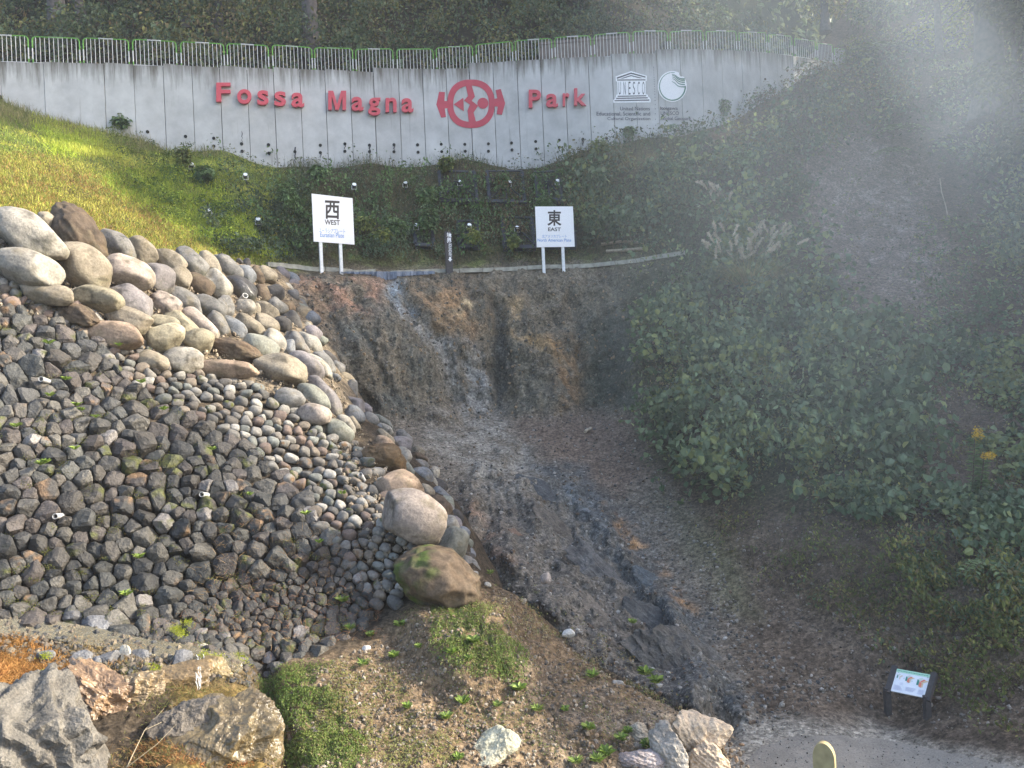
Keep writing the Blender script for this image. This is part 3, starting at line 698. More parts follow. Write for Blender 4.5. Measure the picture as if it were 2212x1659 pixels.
def disc_pts(cx, cy, rx, ry, n=40, a0=0, a1=2 * math.pi): return [(cx + rx * math.cos(a0 + (a1 - a0) * k / n), cy - ry * math.sin(a0 + (a1 - a0) * k / n)) for k in range(n)]
b = MB(); wall_ring(b, cu1(1944), cv1(294), 172 * .2976, 176 * .2976, 129 * .2976, 131 * .2976, e=2.35)
for off, pl in ((.031, [(1905, 160), (1948, 158), (1972, 243), (1948, 272), (1995, 308), (1962, 358), (1980, 425), (1928, 428), (1918, 345), (1935, 300), (1892, 270), (1922, 238)]), (.028, [(1818, 298), (1888, 250), (1892, 350)]), (.031, [(1712, 207), (1755, 210), (1750, 275), (1778, 275), (1778, 325), (1753, 328), (1762, 390), (1727, 395), (1692, 300)]), (.031, [(2122, 195), (2160, 187), (2192, 290), (2168, 375), (2130, 370), (2138, 315), (2109, 312), (2109, 258), (2135, 255)])):
    wall_poly(b, [(cu1(x), cv1(y)) for x, y in pl], off)
wall_poly(b, disc_pts(cu1(2030), cv1(290), 40 * .2976, 40 * .2976, 24), .028)
o = sub(wall, b, 'painted_emblem', M_REDFLAT); o['label'] = 'red painted ring emblem with a split, a triangle and a dot'
# temple logo
E = lambda pl: [(eu(x), ev(y)) for x, y in pl]
b = MB(); wall_poly(b, E([(1190, 322), (1342, 366), (1342, 415), (1330, 422), (1332, 545), (1350, 549), (1355, 570), (1368, 576), (1380, 598), (1378, 625), (1018, 627), (1018, 600), (1033, 592), (1043, 570), (1047, 550), (1060, 545), (1057, 425), (1042, 417), (1040, 372)]), .028)
o = sub(wall, b, 'temple_logo', M_LOGO)
b = MB()
for pl in ([(1052, 384), (1190, 336), (1328, 374), (1328, 386), (1190, 349), (1052, 398)], [(1085, 396), (1190, 361), (1302, 390), (1270, 391), (1190, 371), (1115, 394)], [(1054, 404), (1328, 402), (1328, 412), (1054, 414)], [(1060, 562), (1336, 556), (1336, 566), (1060, 571)], [(1045, 581), (1350, 575), (1350, 586), (1045, 591)], [(1030, 603), (1366, 597), (1366, 608), (1030, 613)]): wall_poly(b, E(pl), .036)
for ch, x0, x1 in (('U', 1070, 1092), ('N', 1117, 1138), ('E', 1165, 1185), ('S', 1207, 1228), ('C', 1253, 1273), ('O', 1297, 1320)): wall_word(b, ch, eu(x0), ev(425), eu(x1), ev(549), .036, -.004)
sub(o, b, 'logo_lines', M_INK)
b = MB()
for y, x in zip([285, 302, 320, 340, 360, 382, 403, 425, 448, 470, 495, 520, 546, 575, 607, 645, 687, 735, 787, 845], np.linspace(1406, 1427, 20)): V, T = wall_disc(eu(x), ev(y), .021, .03, n=8); b.add(V, T=T)
sub(wall, b, 'dotted_line', M_NAVY)
b = MB()
for t, x0, y0, x1, y1, bo in (('United Nations', 1085, 666, 1372, 702, .008), ('Educational, Scientific and', 857, 714, 1374, 758, .008), ('Cultural Organization', 962, 766, 1376, 805, .008), ('Itoigawa', 1470, 664, 1640, 706, .02), ('UNESCO', 1475, 711, 1652, 746, .008), ('Global Geopark', 1477, 762, 1771, 806, .008)):
    wall_word(b, t, eu(x0), ev(y0), eu(x1), ev(y1), .03, bo)
o = sub(wall, b, 'wall_lettering', M_NAVY)
# round wave logo
cx, cy = 1588, 470
pts = [(1588 + 140 * math.cos(a), 470 - 150 * math.sin(a)) for a in np.linspace(math.radians(62), math.radians(398), 60)]
b = MB(); wall_poly(b, E(pts + [(1690, 372), (1668, 374), (1652, 352)]), .028); o = sub(wall, b, 'wave_logo', M_LOGO)
b = MB()
def arc_rib(b, P, w, off=.036):
    P = np.array(P, float); w = np.broadcast_to(w, (len(P),)); t = norm(np.gradient(P, axis=0)); nn = np.stack([t[:, 1], -t[:, 0]], -1); A = P + nn * w[:, None] / 2; B_ = P - nn * w[:, None] / 2; n = len(P)
    q = [(eu(x), ev(y)) for x, y in np.vstack([A, B_])]; q = np.array(q); b.add(wall_map(q[:, 0], q[:, 1], off), Q=[[k, n + k, n + k + 1, k + 1] for k in range(n - 1)][::1]); b.Q[-1] = b.Q[-1][:, ::-1]
aa = np.linspace(math.radians(80), math.radians(362), 60); arc_rib(b, np.stack([1588 + 124 * np.cos(aa), 470 - 134 * np.sin(aa)], -1), np.linspace(4, 15, 60))
for k, (sx, sy, my) in enumerate([(1582, 352, 398), (1585, 362, 412), (1586, 376, 430), (1588, 392, 452), (1582, 420, 475)]):
    t = np.linspace(0, 1, 22); X = sx + (1708 - sx) * t ** 1.0 + 0 * t; Y = sy + (my - sy) * (1 / (1 + np.exp(-9 * (t - .38 + .02 * k)))); arc_rib(b, np.stack([X, Y + 0], -1), 4 + 8 * t)
sub(o, b, 'logo_lines', M_GREENINK)

# ------------------------------------------------------------------ railing panels along the top of the wall
FP = [(-155, -50, 71, 75), (-42, 60, 75, 78), (69, 171, 79, 83), (179, 277, 82, 86), (286, 380, 85, 90), (390, 483, 90, 95), (490, 579, 94, 99), (588, 673, 97, 103), (679, 761, 103, 105), (768, 848, 106, 106), (857, 935, 106, 106), (942, 1020, 103, 99), (1028, 1106, 96, 90), (1113, 1191, 88, 83), (1198, 1275, 81, 77), (1283, 1359, 75, 70), (1367, 1441, 68, 68), (1447, 1518, 68, 68), (1525, 1590, 67, 69), (1596, 1655, 69, 72), (1660, 1710, 73, 80), (1716, 1761, 82, 90), (1765, 1798, 92, 98), (1802, 1826, 103, 108)]
ORD = ['first', 'second', 'third', 'fourth', 'fifth', 'sixth', 'seventh', 'eighth', 'ninth', 'tenth', 'eleventh', 'twelfth', 'thirteenth', 'fourteenth', 'fifteenth', 'sixteenth', 'seventeenth', 'eighteenth', 'nineteenth', 'twentieth', 'twenty-first', 'twenty-second', 'twenty-third', 'twenty-fourth', 'twenty-fifth']
for k, (x0, x1, y0, y1) in enumerate(FP):
    if k == 0: continue
    Sa, Za = wall_s([x0, x1], [y0, y1], -.18)
    def fpos(u, z, off=-.18): return wall_pos(np.array([Sa[0] + (Sa[1] - Sa[0]) * u]), np.array([z]), off)[0]
    H = 1.08; zt = lambda u: Za[0] + (Za[1] - Za[0]) * u
    e = empty('railing_panel', fpos(.5, zt(.5) - H), '%s white barred railing panel with green hoop, counted from the left along the wall top' % ORD[k - 1], 'railing', 'railing panels along the wall top')
    L = np.linalg.norm(fpos(1, zt(1)) - fpos(0, zt(0))); cr = .14 / L; r = .022
    def hoop(us):
        out = []
        for q in us: # q in [0,1] over posts-top-posts path
            out.append(q)
        return out
    arcL = [fpos(0, zt(0) - H - .05), fpos(0, zt(0) - .14)] + [fpos(cr * (1 - math.cos(a)), zt(0) - .14 + .14 * math.sin(a)) for a in np.linspace(.3, 1.57, 5)]
    arcR = [fpos(1 - cr * (1 - math.cos(a)), zt(1) - .14 + .14 * math.sin(a)) for a in np.linspace(1.57, .3, 5)] + [fpos(1, zt(1) - .14), fpos(1, zt(1) - H - .05)]
    b = MB(); b.tube(arcL + arcR, r, 6); b.build('hoop_frame', M_GREEN, e, True)
    for p, q in ((fpos(0, zt(0) - H * .82), fpos(0, zt(0) - H * .42)), (fpos(.34, zt(.34)), fpos(.66, zt(.66))), (fpos(1, zt(1) - H * .82), fpos(1, zt(1) - H * .42))):
        b = MB(); b.tube([p, q], r * 1.12, 6); b.build('white_band', M_WHITE, e, True)
    b = MB(); b.tube([fpos(.01, zt(0) - H + .06), fpos(.99, zt(1) - H + .06)], .017, 6); b.build('bottom_rail', M_WHITE, e, True)
    nb = 10
    for j in range(nb):
        u = (j + .75) / (nb + .5); b = MB(); b.tube([fpos(u, zt(u) - H + .06), fpos(u, zt(u) - .02)], .013, 5, cap=False); b.build('bar', M_WHITE, e, True)
# low blockwork wall seen through the railing
b = MB(); S, Z = wall_s([1165, 1422], [97, 84], -1.7); ss = np.linspace(S[0], S[1], 14); zt_ = np.interp(ss, S, Z)
for j in range(13):
    p0, p1 = wall_pos(ss[j:j + 2], zt_[j:j + 2], -1.7); p0 = p0 * .995 + p1 * .005
    b.bar(p0 - [0, 0, .55], p1 - [0, 0, .55], .15, 1.0); b.bar(p0 - [0, 0, -.02], p1 - [0, 0, -.02], .22, .12)
o = b.build('low_wall', mat_plain('brown_blockwork', (.16, .13, .11), .9, var=.25, scale=4), origin=wall_pos(ss[:1], zt_[:1] - 1, -1.7)[0]); tag(o, 'low brown block wall glimpsed through the railing', 'low wall')

# ------------------------------------------------------------------ flat boards in the ledge signs
class Plane:
    def __init__(s, o, u, v): s.o, s.u, s.v = [np.asarray(q, float) for q in (o, u, v)]; s.n = norm(np.cross(s.u, s.v))
    def hit(s, px, py, off=0.0):
        px = np.atleast_1d(px).astype(float); py = np.atleast_1d(py).astype(float); r = at(px, py, np.ones_like(px)) - EYE
        t = ((s.o - EYE) @ s.n) / (r @ s.n); return EYE + r * t[:, None] + s.n * off
def plane_word(b, pl, text, x0, y0, x1, y1, off, bold=0.0, rot90=False, skew=0.0):
    V, T = glyph(text, bold, rot90); px = x0 + V[:, 0] * (x1 - x0); py = y1 - V[:, 1] * (y1 - y0) + skew * (V[:, 0] - .5); b.add(pl.hit(px, py, off), T=T)
def gu(x): return 603.5 + x * .3224
def gvv(y): return 384 + y * .3224
def ledge_sign(tl, tr, bl, br, dl, dr, posts, words, label, zz):
    a = at(*tl, dl); b_ = at(*tr, dr); zt_ = (a[2] + b_[2]) / 2; zb = (at(*bl, dl)[2] + at(*br, dr)[2]) / 2
    u = norm(np.array([b_[0] - a[0], b_[1] - a[1], 0])); pl = Plane(np.array([a[0], a[1], zb]), u, np.array([0, 0, 1.0])); n = pl.n; Wd = math.hypot(b_[0] - a[0], b_[1] - a[1])
    c = np.array([(a[0] + b_[0]) / 2, (a[1] + b_[1]) / 2, (zt_ + zb) / 2])
    base = []
    for x0, x1, yb in posts: base.append(pl.hit((x0 + x1) / 2, yb, -.05)[0])
    e = empty('plate_sign', np.array([c[0], c[1], base[0][2]]), label, 'sign', 'two signboards on the cliff edge')
    b = MB(); b.box(c - n * .02, u * Wd / 2, -n * .02, np.array([0, 0, (zt_ - zb) / 2])); bd = b.build('signboard', M_WHITEBOARD, e)
    for p in base:
        b = MB(); b.box(np.array([p[0], p[1], (p[2] - .4 + zt_ - .25) / 2]), u * .055, n * .035, np.array([0, 0, (zt_ - .25 - p[2] + .4) / 2])); b.build('post', M_STEEL, e)
    for txt, x0, y0, x1, y1, m, bo, sk in words:
        b = MB(); plane_word(b, pl, txt, gu(x0), gvv(y0), gu(x1), gvv(y1), .004, bo, skew=sk); o = b.build('lettering', m, e); o.parent = bd
    return e
M_INKB = mat_plain('board_ink', (.03, .022, .022), .5); 
ledge_sign((673.5, 418.2), (761.5, 428.2), (673.5, 522.6), (760.2, 527.8), 26.0, 26.87, [(692, 700, 584), (734, 743.5, 586)],
           [('西', 305, 153, 403, 277, M_INKB, .022, 1.5), ('WEST', 303, 282, 405, 316, M_INKB, .02, 1.5), ('ユーラシアプレート', 265, 340, 440, 370, M_BLUE, .0, 3), ('Eurasian Plate', 273, 370, 433, 400, M_BLUE, .008, 2)],
           'white signboard marked West and Eurasian Plate on two posts at the cliff edge', 0)
ledge_sign((1155.8, 445.9), (1237.7, 445.9), (1157, 534.6), (1238.3, 532.6), 28.9, 29.15, [(1172.5, 1178.5, 584), (1215.5, 1221, 582)],
           [('東', 1795, 217, 1890, 322, M_INKB, .022, 0), ('EAST', 1800, 333, 1886, 358, M_INKB, .02, 0), ('北アメリカプレート', 1760, 381, 1925, 403, M_BLUE, .0, 0), ('North American Plate', 1730, 408, 1955, 428, M_BLUE, .008, 0)],
           'white signboard marked East and North American Plate on two posts at the cliff edge', 0)

# boundary post
pb = at(971, 592, 28.3); pl = Plane(pb + np.array([0, -.11, 0]), norm(np.array([1, .18, 0])), np.array([0, 0, 1.0])); n = pl.n; u = pl.u
ptop = pl.hit(971, 500)[0][2]
e = empty('boundary_post', pb, 'dark square wooden post marked Boundary with a white arrow on the cliff edge', 'marker post')
b = MB(); b.box(np.array([pb[0], pb[1], (ptop + pb[2] - .3) / 2]), u * .125, -n * .12, np.array([0, 0, (ptop - pb[2] + .3) / 2])); post = b.build('post', M_POST, e)
pl = Plane(pb + n * .12, u, np.array([0, 0, 1.0]))
b = MB(); plane_word(b, pl, '境', gu(1121), gvv(367), gu(1153), gvv(399), .004, .025, skew=.6); plane_word(b, pl, '界', gu(1121), gvv(402), gu(1154), gvv(437), .004, .025, skew=.6); plane_word(b, pl, 'BOUNDARY', gu(1134), gvv(442), gu(1154), gvv(528), .004, .01, rot90=True)
A = [(1137, 531), (1151, 531), (1151, 546), (1159, 546), (1144, 562), (1129, 546), (1137, 546)]; P = np.array([(gu(x), gvv(y)) for x, y in A]); b.add(pl.hit(P[:, 0], P[:, 1], .004), T=tri_poly(P)); b.build('lettering', M_LOGO, e)

# kerb pieces along the cliff edge, corrugated drain
for pts, lb in (([(575, 575), (620, 580), (680, 586), (740, 590), (812, 594)], 'pale weathered kerb edging the cliff top under the West sign'), ([(846, 600), (880, 596), (940, 592.5), (1000, 592), (1090, 589), (1180, 585), (1270, 580), (1350, 574), (1420, 562), (1480, 549)], 'pale weathered kerb edging the cliff top under the East sign')):
    x = np.linspace(pts[0][0], pts[-1][0], 14); y = np.interp(x, [p[0] for p in pts], [p[1] for p in pts]); P = SP(x, y - 2, 0.05) ; P[:, 2] = np.convolve(np.pad(P[:, 2], 1, 'edge'), [1 / 3] * 3, 'valid')
    b = MB()
    for j in range(13):
        a_, c_ = P[j], P[j + 1]; dd = (c_ - a_) * .012; b.bar(a_ + dd, c_ - dd + [0, 0, .012 * math.sin(j * 2.3)], .13, .15)
    tag(b.build('kerb', M_KERB, origin=P[0]), lb, 'kerb')
b = MB(); x = np.linspace(737, 932, 240); A_ = SP(x, np.full_like(x, 590.0), .35); A_[:, 2] = np.interp(x, [737, 932], [A_[0, 2], A_[-1, 2]]); A_[:, 1] = np.interp(x, [737, 932], [A_[:20, 1].mean() - .3, A_[-20:, 1].mean() - .3])
zt_ = at(x, np.interp(x, [737, 932], [587, 586]), A_[:, 1])[:, 2]; zb_ = at(x, np.interp(x, [737, 806, 812, 846, 860, 932], [590, 593, 604, 604, 597, 592]), A_[:, 1])[:, 2]
co = .05 * np.sin(x * 1.15); A1 = A_.copy(); A1[:, 1] += co; A1[:, 2] = zt_; A2 = A1.copy(); A2[:, 2] = zb_
A3 = A1.copy(); A3[:, 1] += .02; A4 = A2.copy(); A4[:, 1] += .02; m = len(x)
b.add(np.vstack([A1, A2]), Q=grid_quads(2, m)); b.add(np.vstack([A3, A4]), Q=grid_quads(2, m, True)); b.add(np.vstack([A3, A1]), Q=grid_quads(2, m))
tag(b.build('corrugated_drain', M_DRAIN, origin=A2[m // 2]), 'grey corrugated metal drain sheet between the two kerbs on the cliff edge', 'drain')

# ------------------------------------------------------------------ steel slope frames
def fx(x): return 877.8 + x * .1736
def fy_(y): return 329 + y * .1736
def slope_frame(x0, y0, x1, y1, label, plate=True):
    x0, x1 = fx(x0), fx(x1); y0, y1 = fy_(y0), fy_(y1); sk = (y1 - y0) * .09
    def q(u, v, off=.18): return SP([x0 + (x1 - x0) * u + sk * v], [y0 + (y1 - y0) * v], 0)[0] + np.array([0, -off, off * .5])
    e = empty('slope_frame', q(.5, 1), label, 'steel frame', 'rusty dark steel frames on the slope')
    for u in (0, 1):
        b = MB(); b.bar(q(u, 0), q(u, 1), .14, .05, (0, -1, 1)); b.bar(q(u, 0, .24), q(u, 1, .24), .03, .10, (0, -1, 1)); b.build('side_beam', M_DARKSTEEL, e)
    b = MB(); b.bar(q(-.05, 1.02), q(1.05, 1.02), .22, .05, (0, -1, 1)); b.bar(q(-.05, 1.04, .05), q(1.05, 1.04, .05), .05, .12); b.build('bottom_rail', M_DARKSTEEL, e)
    b = MB(); b.bar(q(0, -.01), q(1, -.01), .10, .05, (0, -1, 1)); b.build('top_rail', M_DARKSTEEL, e)
    b = MB()
    for j in range(1, 12): b.bar(q(j / 12, 0, .10), q(j / 12, 1, .10), .012, .012)
    for j in range(1, 12): b.bar(q(0, j / 12, .105), q(1, j / 12, .105), .012, .012)
    b.build('wire_mesh', M_DARKSTEEL, e)
    if plate:
        b = MB(); b.bar(q(.38, .55, .30), q(.62, .55, .30), .04, .34, (0, -1, 1)); b.build('bracket_plate', M_DARKSTEEL, e)
        for s in (0, 1):
            b = MB(); b.bar(q(.38 + .24 * s, .58, .30), q(.06 + .88 * s, .92, .24), .05, .04); b.build('brace', M_DARKSTEEL, e)
        b = MB(); b.bar(q(.5, .58, .3), q(.5, .98, .2), .04, .04); b.build('strut', M_DARKSTEEL, e)
slope_frame(415, 290, 850, 640, 'dark steel frame on the slope, upper row, nearest the boundary post')
slope_frame(1005, 285, 1440, 650, 'dark steel frame in the middle of the upper row on the slope')
slope_frame(1600, 290, 1900, 630, 'dark steel frame above the East sign in the upper row')
slope_frame(110, 1020, 330, 1190, 'small dark steel frame left of the boundary post in the lower row', False)
slope_frame(640, 900, 880, 1200, 'narrow dark steel frame just right of the boundary post in the lower row')
slope_frame(1190, 850, 1560, 1210, 'wide dark steel frame left of the East sign in the lower row')
slope_frame(1730, 900, 2070, 1190, 'dark steel frame hidden behind the East sign')

# ------------------------------------------------------------------ spotlights
LAMPS = [(424, 370, 'half hidden in bushes, furthest left of the upper lamp row'), (537, 389, 'below the letter F, second of the upper lamp row'), (646, 402, 'just left above the West sign, upper lamp row'), (769, 409, 'just right above the West sign, upper lamp row'), (878, 405, 'below the first letters of Magna end, fifth of the upper row'),
         (995, 404, 'on the upper frame nearest the boundary post'), (1100, 402, 'on the middle upper frame'), (1203, 404, 'directly above the East sign'), (460, 467, 'on the bright grass, furthest left of the lower lamp row'), (566, 488, 'on the grass left of the West sign, lower row'),
         (789, 498, 'in leaves just right of the West sign, lower row'), (902, 498, 'left of the boundary post, lower row'), (1015, 498, 'right of the boundary post, lower row'), (1117, 502, 'left beside the East sign, lower row'), (1306, 488, 'in dark bushes right of the East sign')]
LAMPS[4] = (878, 405, 'halfway between the West sign and the upper frames, upper lamp row')
for lx, ly, lt in LAMPS:
    g = SP([lx], [ly + 8], 0)[0]; c = g + np.array([0, -.36, .22]); e = empty('spotlight', g, 'white-faced round spotlight ' + lt, 'spotlight', 'spotlights on the slope aimed at the wall')
    d = norm(np.array([.25, -.75, .55])); r = norm(np.cross(d, [0, 0, 1])); up = np.cross(r, d)
    b = MB(); b.tube([c - d * .10, c - d * .06, c + d * .07], [.045, .065, .072], 14); b.build('housing', M_DARKSTEEL, e, False)
    b = MB(); b.tube([c + d * .07, c + d * .09], [.080, .080], 18); b.build('lens_cap', M_GLASSY, e)
    b = MB(); w = .095
    for s in (-1, 1): b.bar(c + r * w * s + [0, 0, .02], c + r * w * s - [0, 0, .13], .022, .014, (0, -1, 0))
    b.bar(c + r * (w + .01) - [0, 0, .13], c - r * (w + .01) - [0, 0, .13], .022, .014); b.build('bracket', M_WHITE, e)
    b = MB(); b.bar(c - [0, 0, .135], g - [0, 0, .1], .05, .05, (1, 0, 0)); b.build('stem', M_DARKSTEEL, e)

# ------------------------------------------------------------------ information board
_sh = ((SP(1919, 1557)[0] - at(1919, 1557, 12.2)) + (SP(2006, 1588)[0] - at(2006, 1588, 11.4))) / 2
_dl = float(SP(1919, 1557)[0][1]); _dr = float(SP(2006, 1588)[0][1]); _dr = _dl - .42
BL, BR, TL, TR = at(1924, 1492, _dl + .05), at(1997.5, 1507, _dr + .05), at(1932, 1443.8, _dl + .27), at(2005, 1458, _dr + .27)
TR = TL + (BR - BL); e = empty('information_board', (at(1919, 1557, _dl) + at(2005, 1588, _dr)) / 2, 'slanted information board with coloured block diagrams on two dark legs in the pit', 'information board')
u = norm(BR - BL); v = norm(TL - BL); v = norm(v - u * (u @ v)); n = np.cross(u, v); w = np.linalg.norm(BR - BL); h = np.linalg.norm(TL - BL)
def ip(a, c, off=0): return BL + u * w * a + v * h * c + n * off
b = MB(); b.box(ip(.5, .5, -.012), u * w / 2, v * h / 2, n * .012); bd = b.build('panel', M_WHITEBOARD, e)
for s in (0, 1):
    c = ip(s, .5) + u * (.045 if s else -.045); b = MB(); b.box(c - n * .01, u * .043, v * (h / 2 + .04), n * .03); b.build('side_rail', M_POST, e)
    t = ip(s, 0) + u * (.045 if s else -.045); f = at(1919, 1557, _dl) if s == 0 else at(2006, 1588, _dr)
    b = MB(); b.box(np.array([t[0], t[1] + .03, (t[2] + f[2] - .2) / 2]), np.array([.042, .004, 0]), np.array([-.004, .042, 0]), np.array([0, 0, (t[2] + .05 - f[2] + .2) / 2])); b.build('leg', M_POST, e)
def rect(b, x0, y0, x1, y1, off=.003, sk=0): b.add(np.array([ip(x0, y0, off), ip(x1, y0 + sk, off), ip(x1, y1 + sk, off), ip(x0, y1, off)]), Q=[[0, 1, 2, 3]])
def qd(b, P, off): b.add(np.array([ip(*p, off) for p in P]), Q=[[0, 1, 2, 3]])
MC = {k: mat_plain('print_' + k, c, .5, var=.03) for k, c in dict(mint=(.45, .72, .52), teal=(.05, .26, .20), coral=(.75, .22, .14), sand=(.70, .52, .32), pale=(.62, .66, .58), lilac=(.58, .58, .68)).items()}
b = MB(); rect(b, .0, .86, 1, 1.0); o = b.build('title_band', MC['mint'], e); o.parent = bd
b = MB(); 
for i in range(24): rect(b, .03 + i * .038, .92 - .012 * (i % 2), .055 + i * .038, .945, .005)
for i, (x, y) in enumerate([(.07, .83), (.27, .62), (.52, .56), (.93, .84)]): rect(b, x, y, x + .02, y + .03, .005)
o = b.build('title_print', MC['teal'], e); o.parent = bd
for nm, k in (('teal', 0), ('coral', 1), ('sand', 2), ('pale', 3)):
    b = MB()
    for i, (x, y, s) in enumerate([(.06, .60, .17), (.33, .54, .24), (.67, .46, .30)]):
        if k == 0: rect(b, x, y, x + s * .22, y + s * .8, .004)
        if k == 1 and i: qd(b, [(x + s * .24, y - s * .15), (x + s * .5, y - s * .3), (x + s * .5, y + s * .35), (x + s * .24, y + s * .45)], .004); 
        if k == 1 and i: qd(b, [(x + s * .24, y + s * .47), (x + s * .40, y + s * .41), (x + s * .80, y + s * .85), (x + s * .62, y + s * .93)], .004)
        if k == 2: qd(b, [(x + s * .52, y - s * .28), (x + s * .66, y - s * .2), (x + s * .66, y + s * .38), (x + s * .52, y + s * .36)], .005); 
        if k == 2: qd(b, [(x + s * .42, y + s * .41), (x + s * .68, y + s * .42), (x + s * 1.1, y + s * .75), (x + s * .82, y + s * .84)], .005)
        if k == 3: qd(b, [(x + s * .02, y + s * .84), (x + s * .24, y + s * .60), (x + s * .62, y + s * .98), (x + s * .40, y + s * 1.12)], .006)
    o = b.build('block_diagram', MC[nm], e); o.parent = bd
b = MB()
for col, (xa, xb, rows) in enumerate([(.06, .36, 7), (.41, .72, 6), (.77, .93, 7)]):
    for r in range(rows):
        wv = .6 + .4 * abs(math.sin(r * 3 + col)); rect(b, xa, .27 - r * .03, xa + (xb - xa) * wv, .287 - r * .03, .004)
for r in range(4): rect(b, .2, .42 - r * .03, .3, .43 - r * .03, .004)
o = b.build('text_print', MC['lilac'], e); o.parent = bd

# rounded slab post in the foreground
pc = at(1779, 1603, 8.2); n_ = norm(np.array([-.55, -.83, 0])); u_ = norm(np.array([.83, -.55, 0]))
b = MB(); Wd_, Ht = .11, 1.6; prof = [(-Wd_, -Ht)] + [(-Wd_ * math.cos(a), -.16 + .16 * math.sin(a)) for a in np.linspace(0, math.pi, 17)] + [(Wd_, -Ht)]
Vf = np.array([pc + u_ * x + np.array([0, 0, z]) + n_ * .035 for x, z in prof]); Vb = Vf - n_ * .07; P2 = [(x, -z) for x, z in prof]
T = tri_poly(P2); extrude_flat(b, Vf, Vb, T)
o = b.build('marker_slab', mat_plain('slab_stone', (.36, .29, .15), .7, var=.2, scale=9, bump=.3), origin=pc - np.array([0, 0, Ht])); tag(o, 'upright round-topped tan slab at the bottom edge of the picture', 'post')
# ------------------------------------------------------------------ stones
_ico = {}
def ico(s):
    if s not in _ico:
        b = bmesh.new(); bmesh.ops.create_icosphere(b, subdivisions=s, radius=1.0); b.verts.ensure_lookup_table()
        _ico[s] = (np.array([v.co[:] for v in b.verts]), np.array([[v.index for v in f.verts] for f in b.faces])); b.free()
    return _ico[s]
def stone(Nn, h, s, p, amp=.04, seed=0, freq=2.2, oct_=3):
    D, T = ico(s); q = np.maximum(D @ np.asarray(Nn).T, 0) / np.asarray(h); r = (q ** p).sum(1) ** (-1.0 / p)
    V = D * r[:, None]; sc = np.median(r)
    V = V * (1 + amp * fbm(V / sc * freq + seed * 3.7, oct_, seed % 97))[:, None]
    return V, T
def rand_dirs(n, r): return norm(r.normal(size=(n, 3)))
def boulder_shape(ax, ay, az, seed, rough=0.0, sub_=4):
    """waterworn boulder: an ellipsoid flattened by a few soft facets"""
    r = np.random.default_rng(seed); D, T = ico(sub_)
    N = np.vstack([rand_dirs(12, r), [[1, 0, 0], [-1, 0, 0], [0, 1, 0], [0, -1, 0], [0, 0, 1], [0, 0, -1]]])
    h = np.concatenate([r.uniform(.74, .98, 12), [1, 1, 1, 1, 1, 1]]); p = 14 if rough else 10
    q = np.maximum(D @ N.T, 0) / h; rr = np.minimum((q ** p).sum(1) ** (-1.0 / p) * 1.10, 1.14)
    V = D * rr[:, None]; V *= (1 + .07 * fbm(D * 1.1 + seed, 2, seed % 89) + .035 * fbm(D * 3 + seed, 4, seed % 83) - .03 * np.clip(ridged(D * 1.6 + seed, 3, seed % 71) - .72, 0, 1) * 4 * .5 + rough * .13 * ridged(D * 2.6 + seed, 4, seed % 79) + .006 * fbm(D * 14, 2, 3))[:, None]
    return V * np.array([ax, ay, az]), T

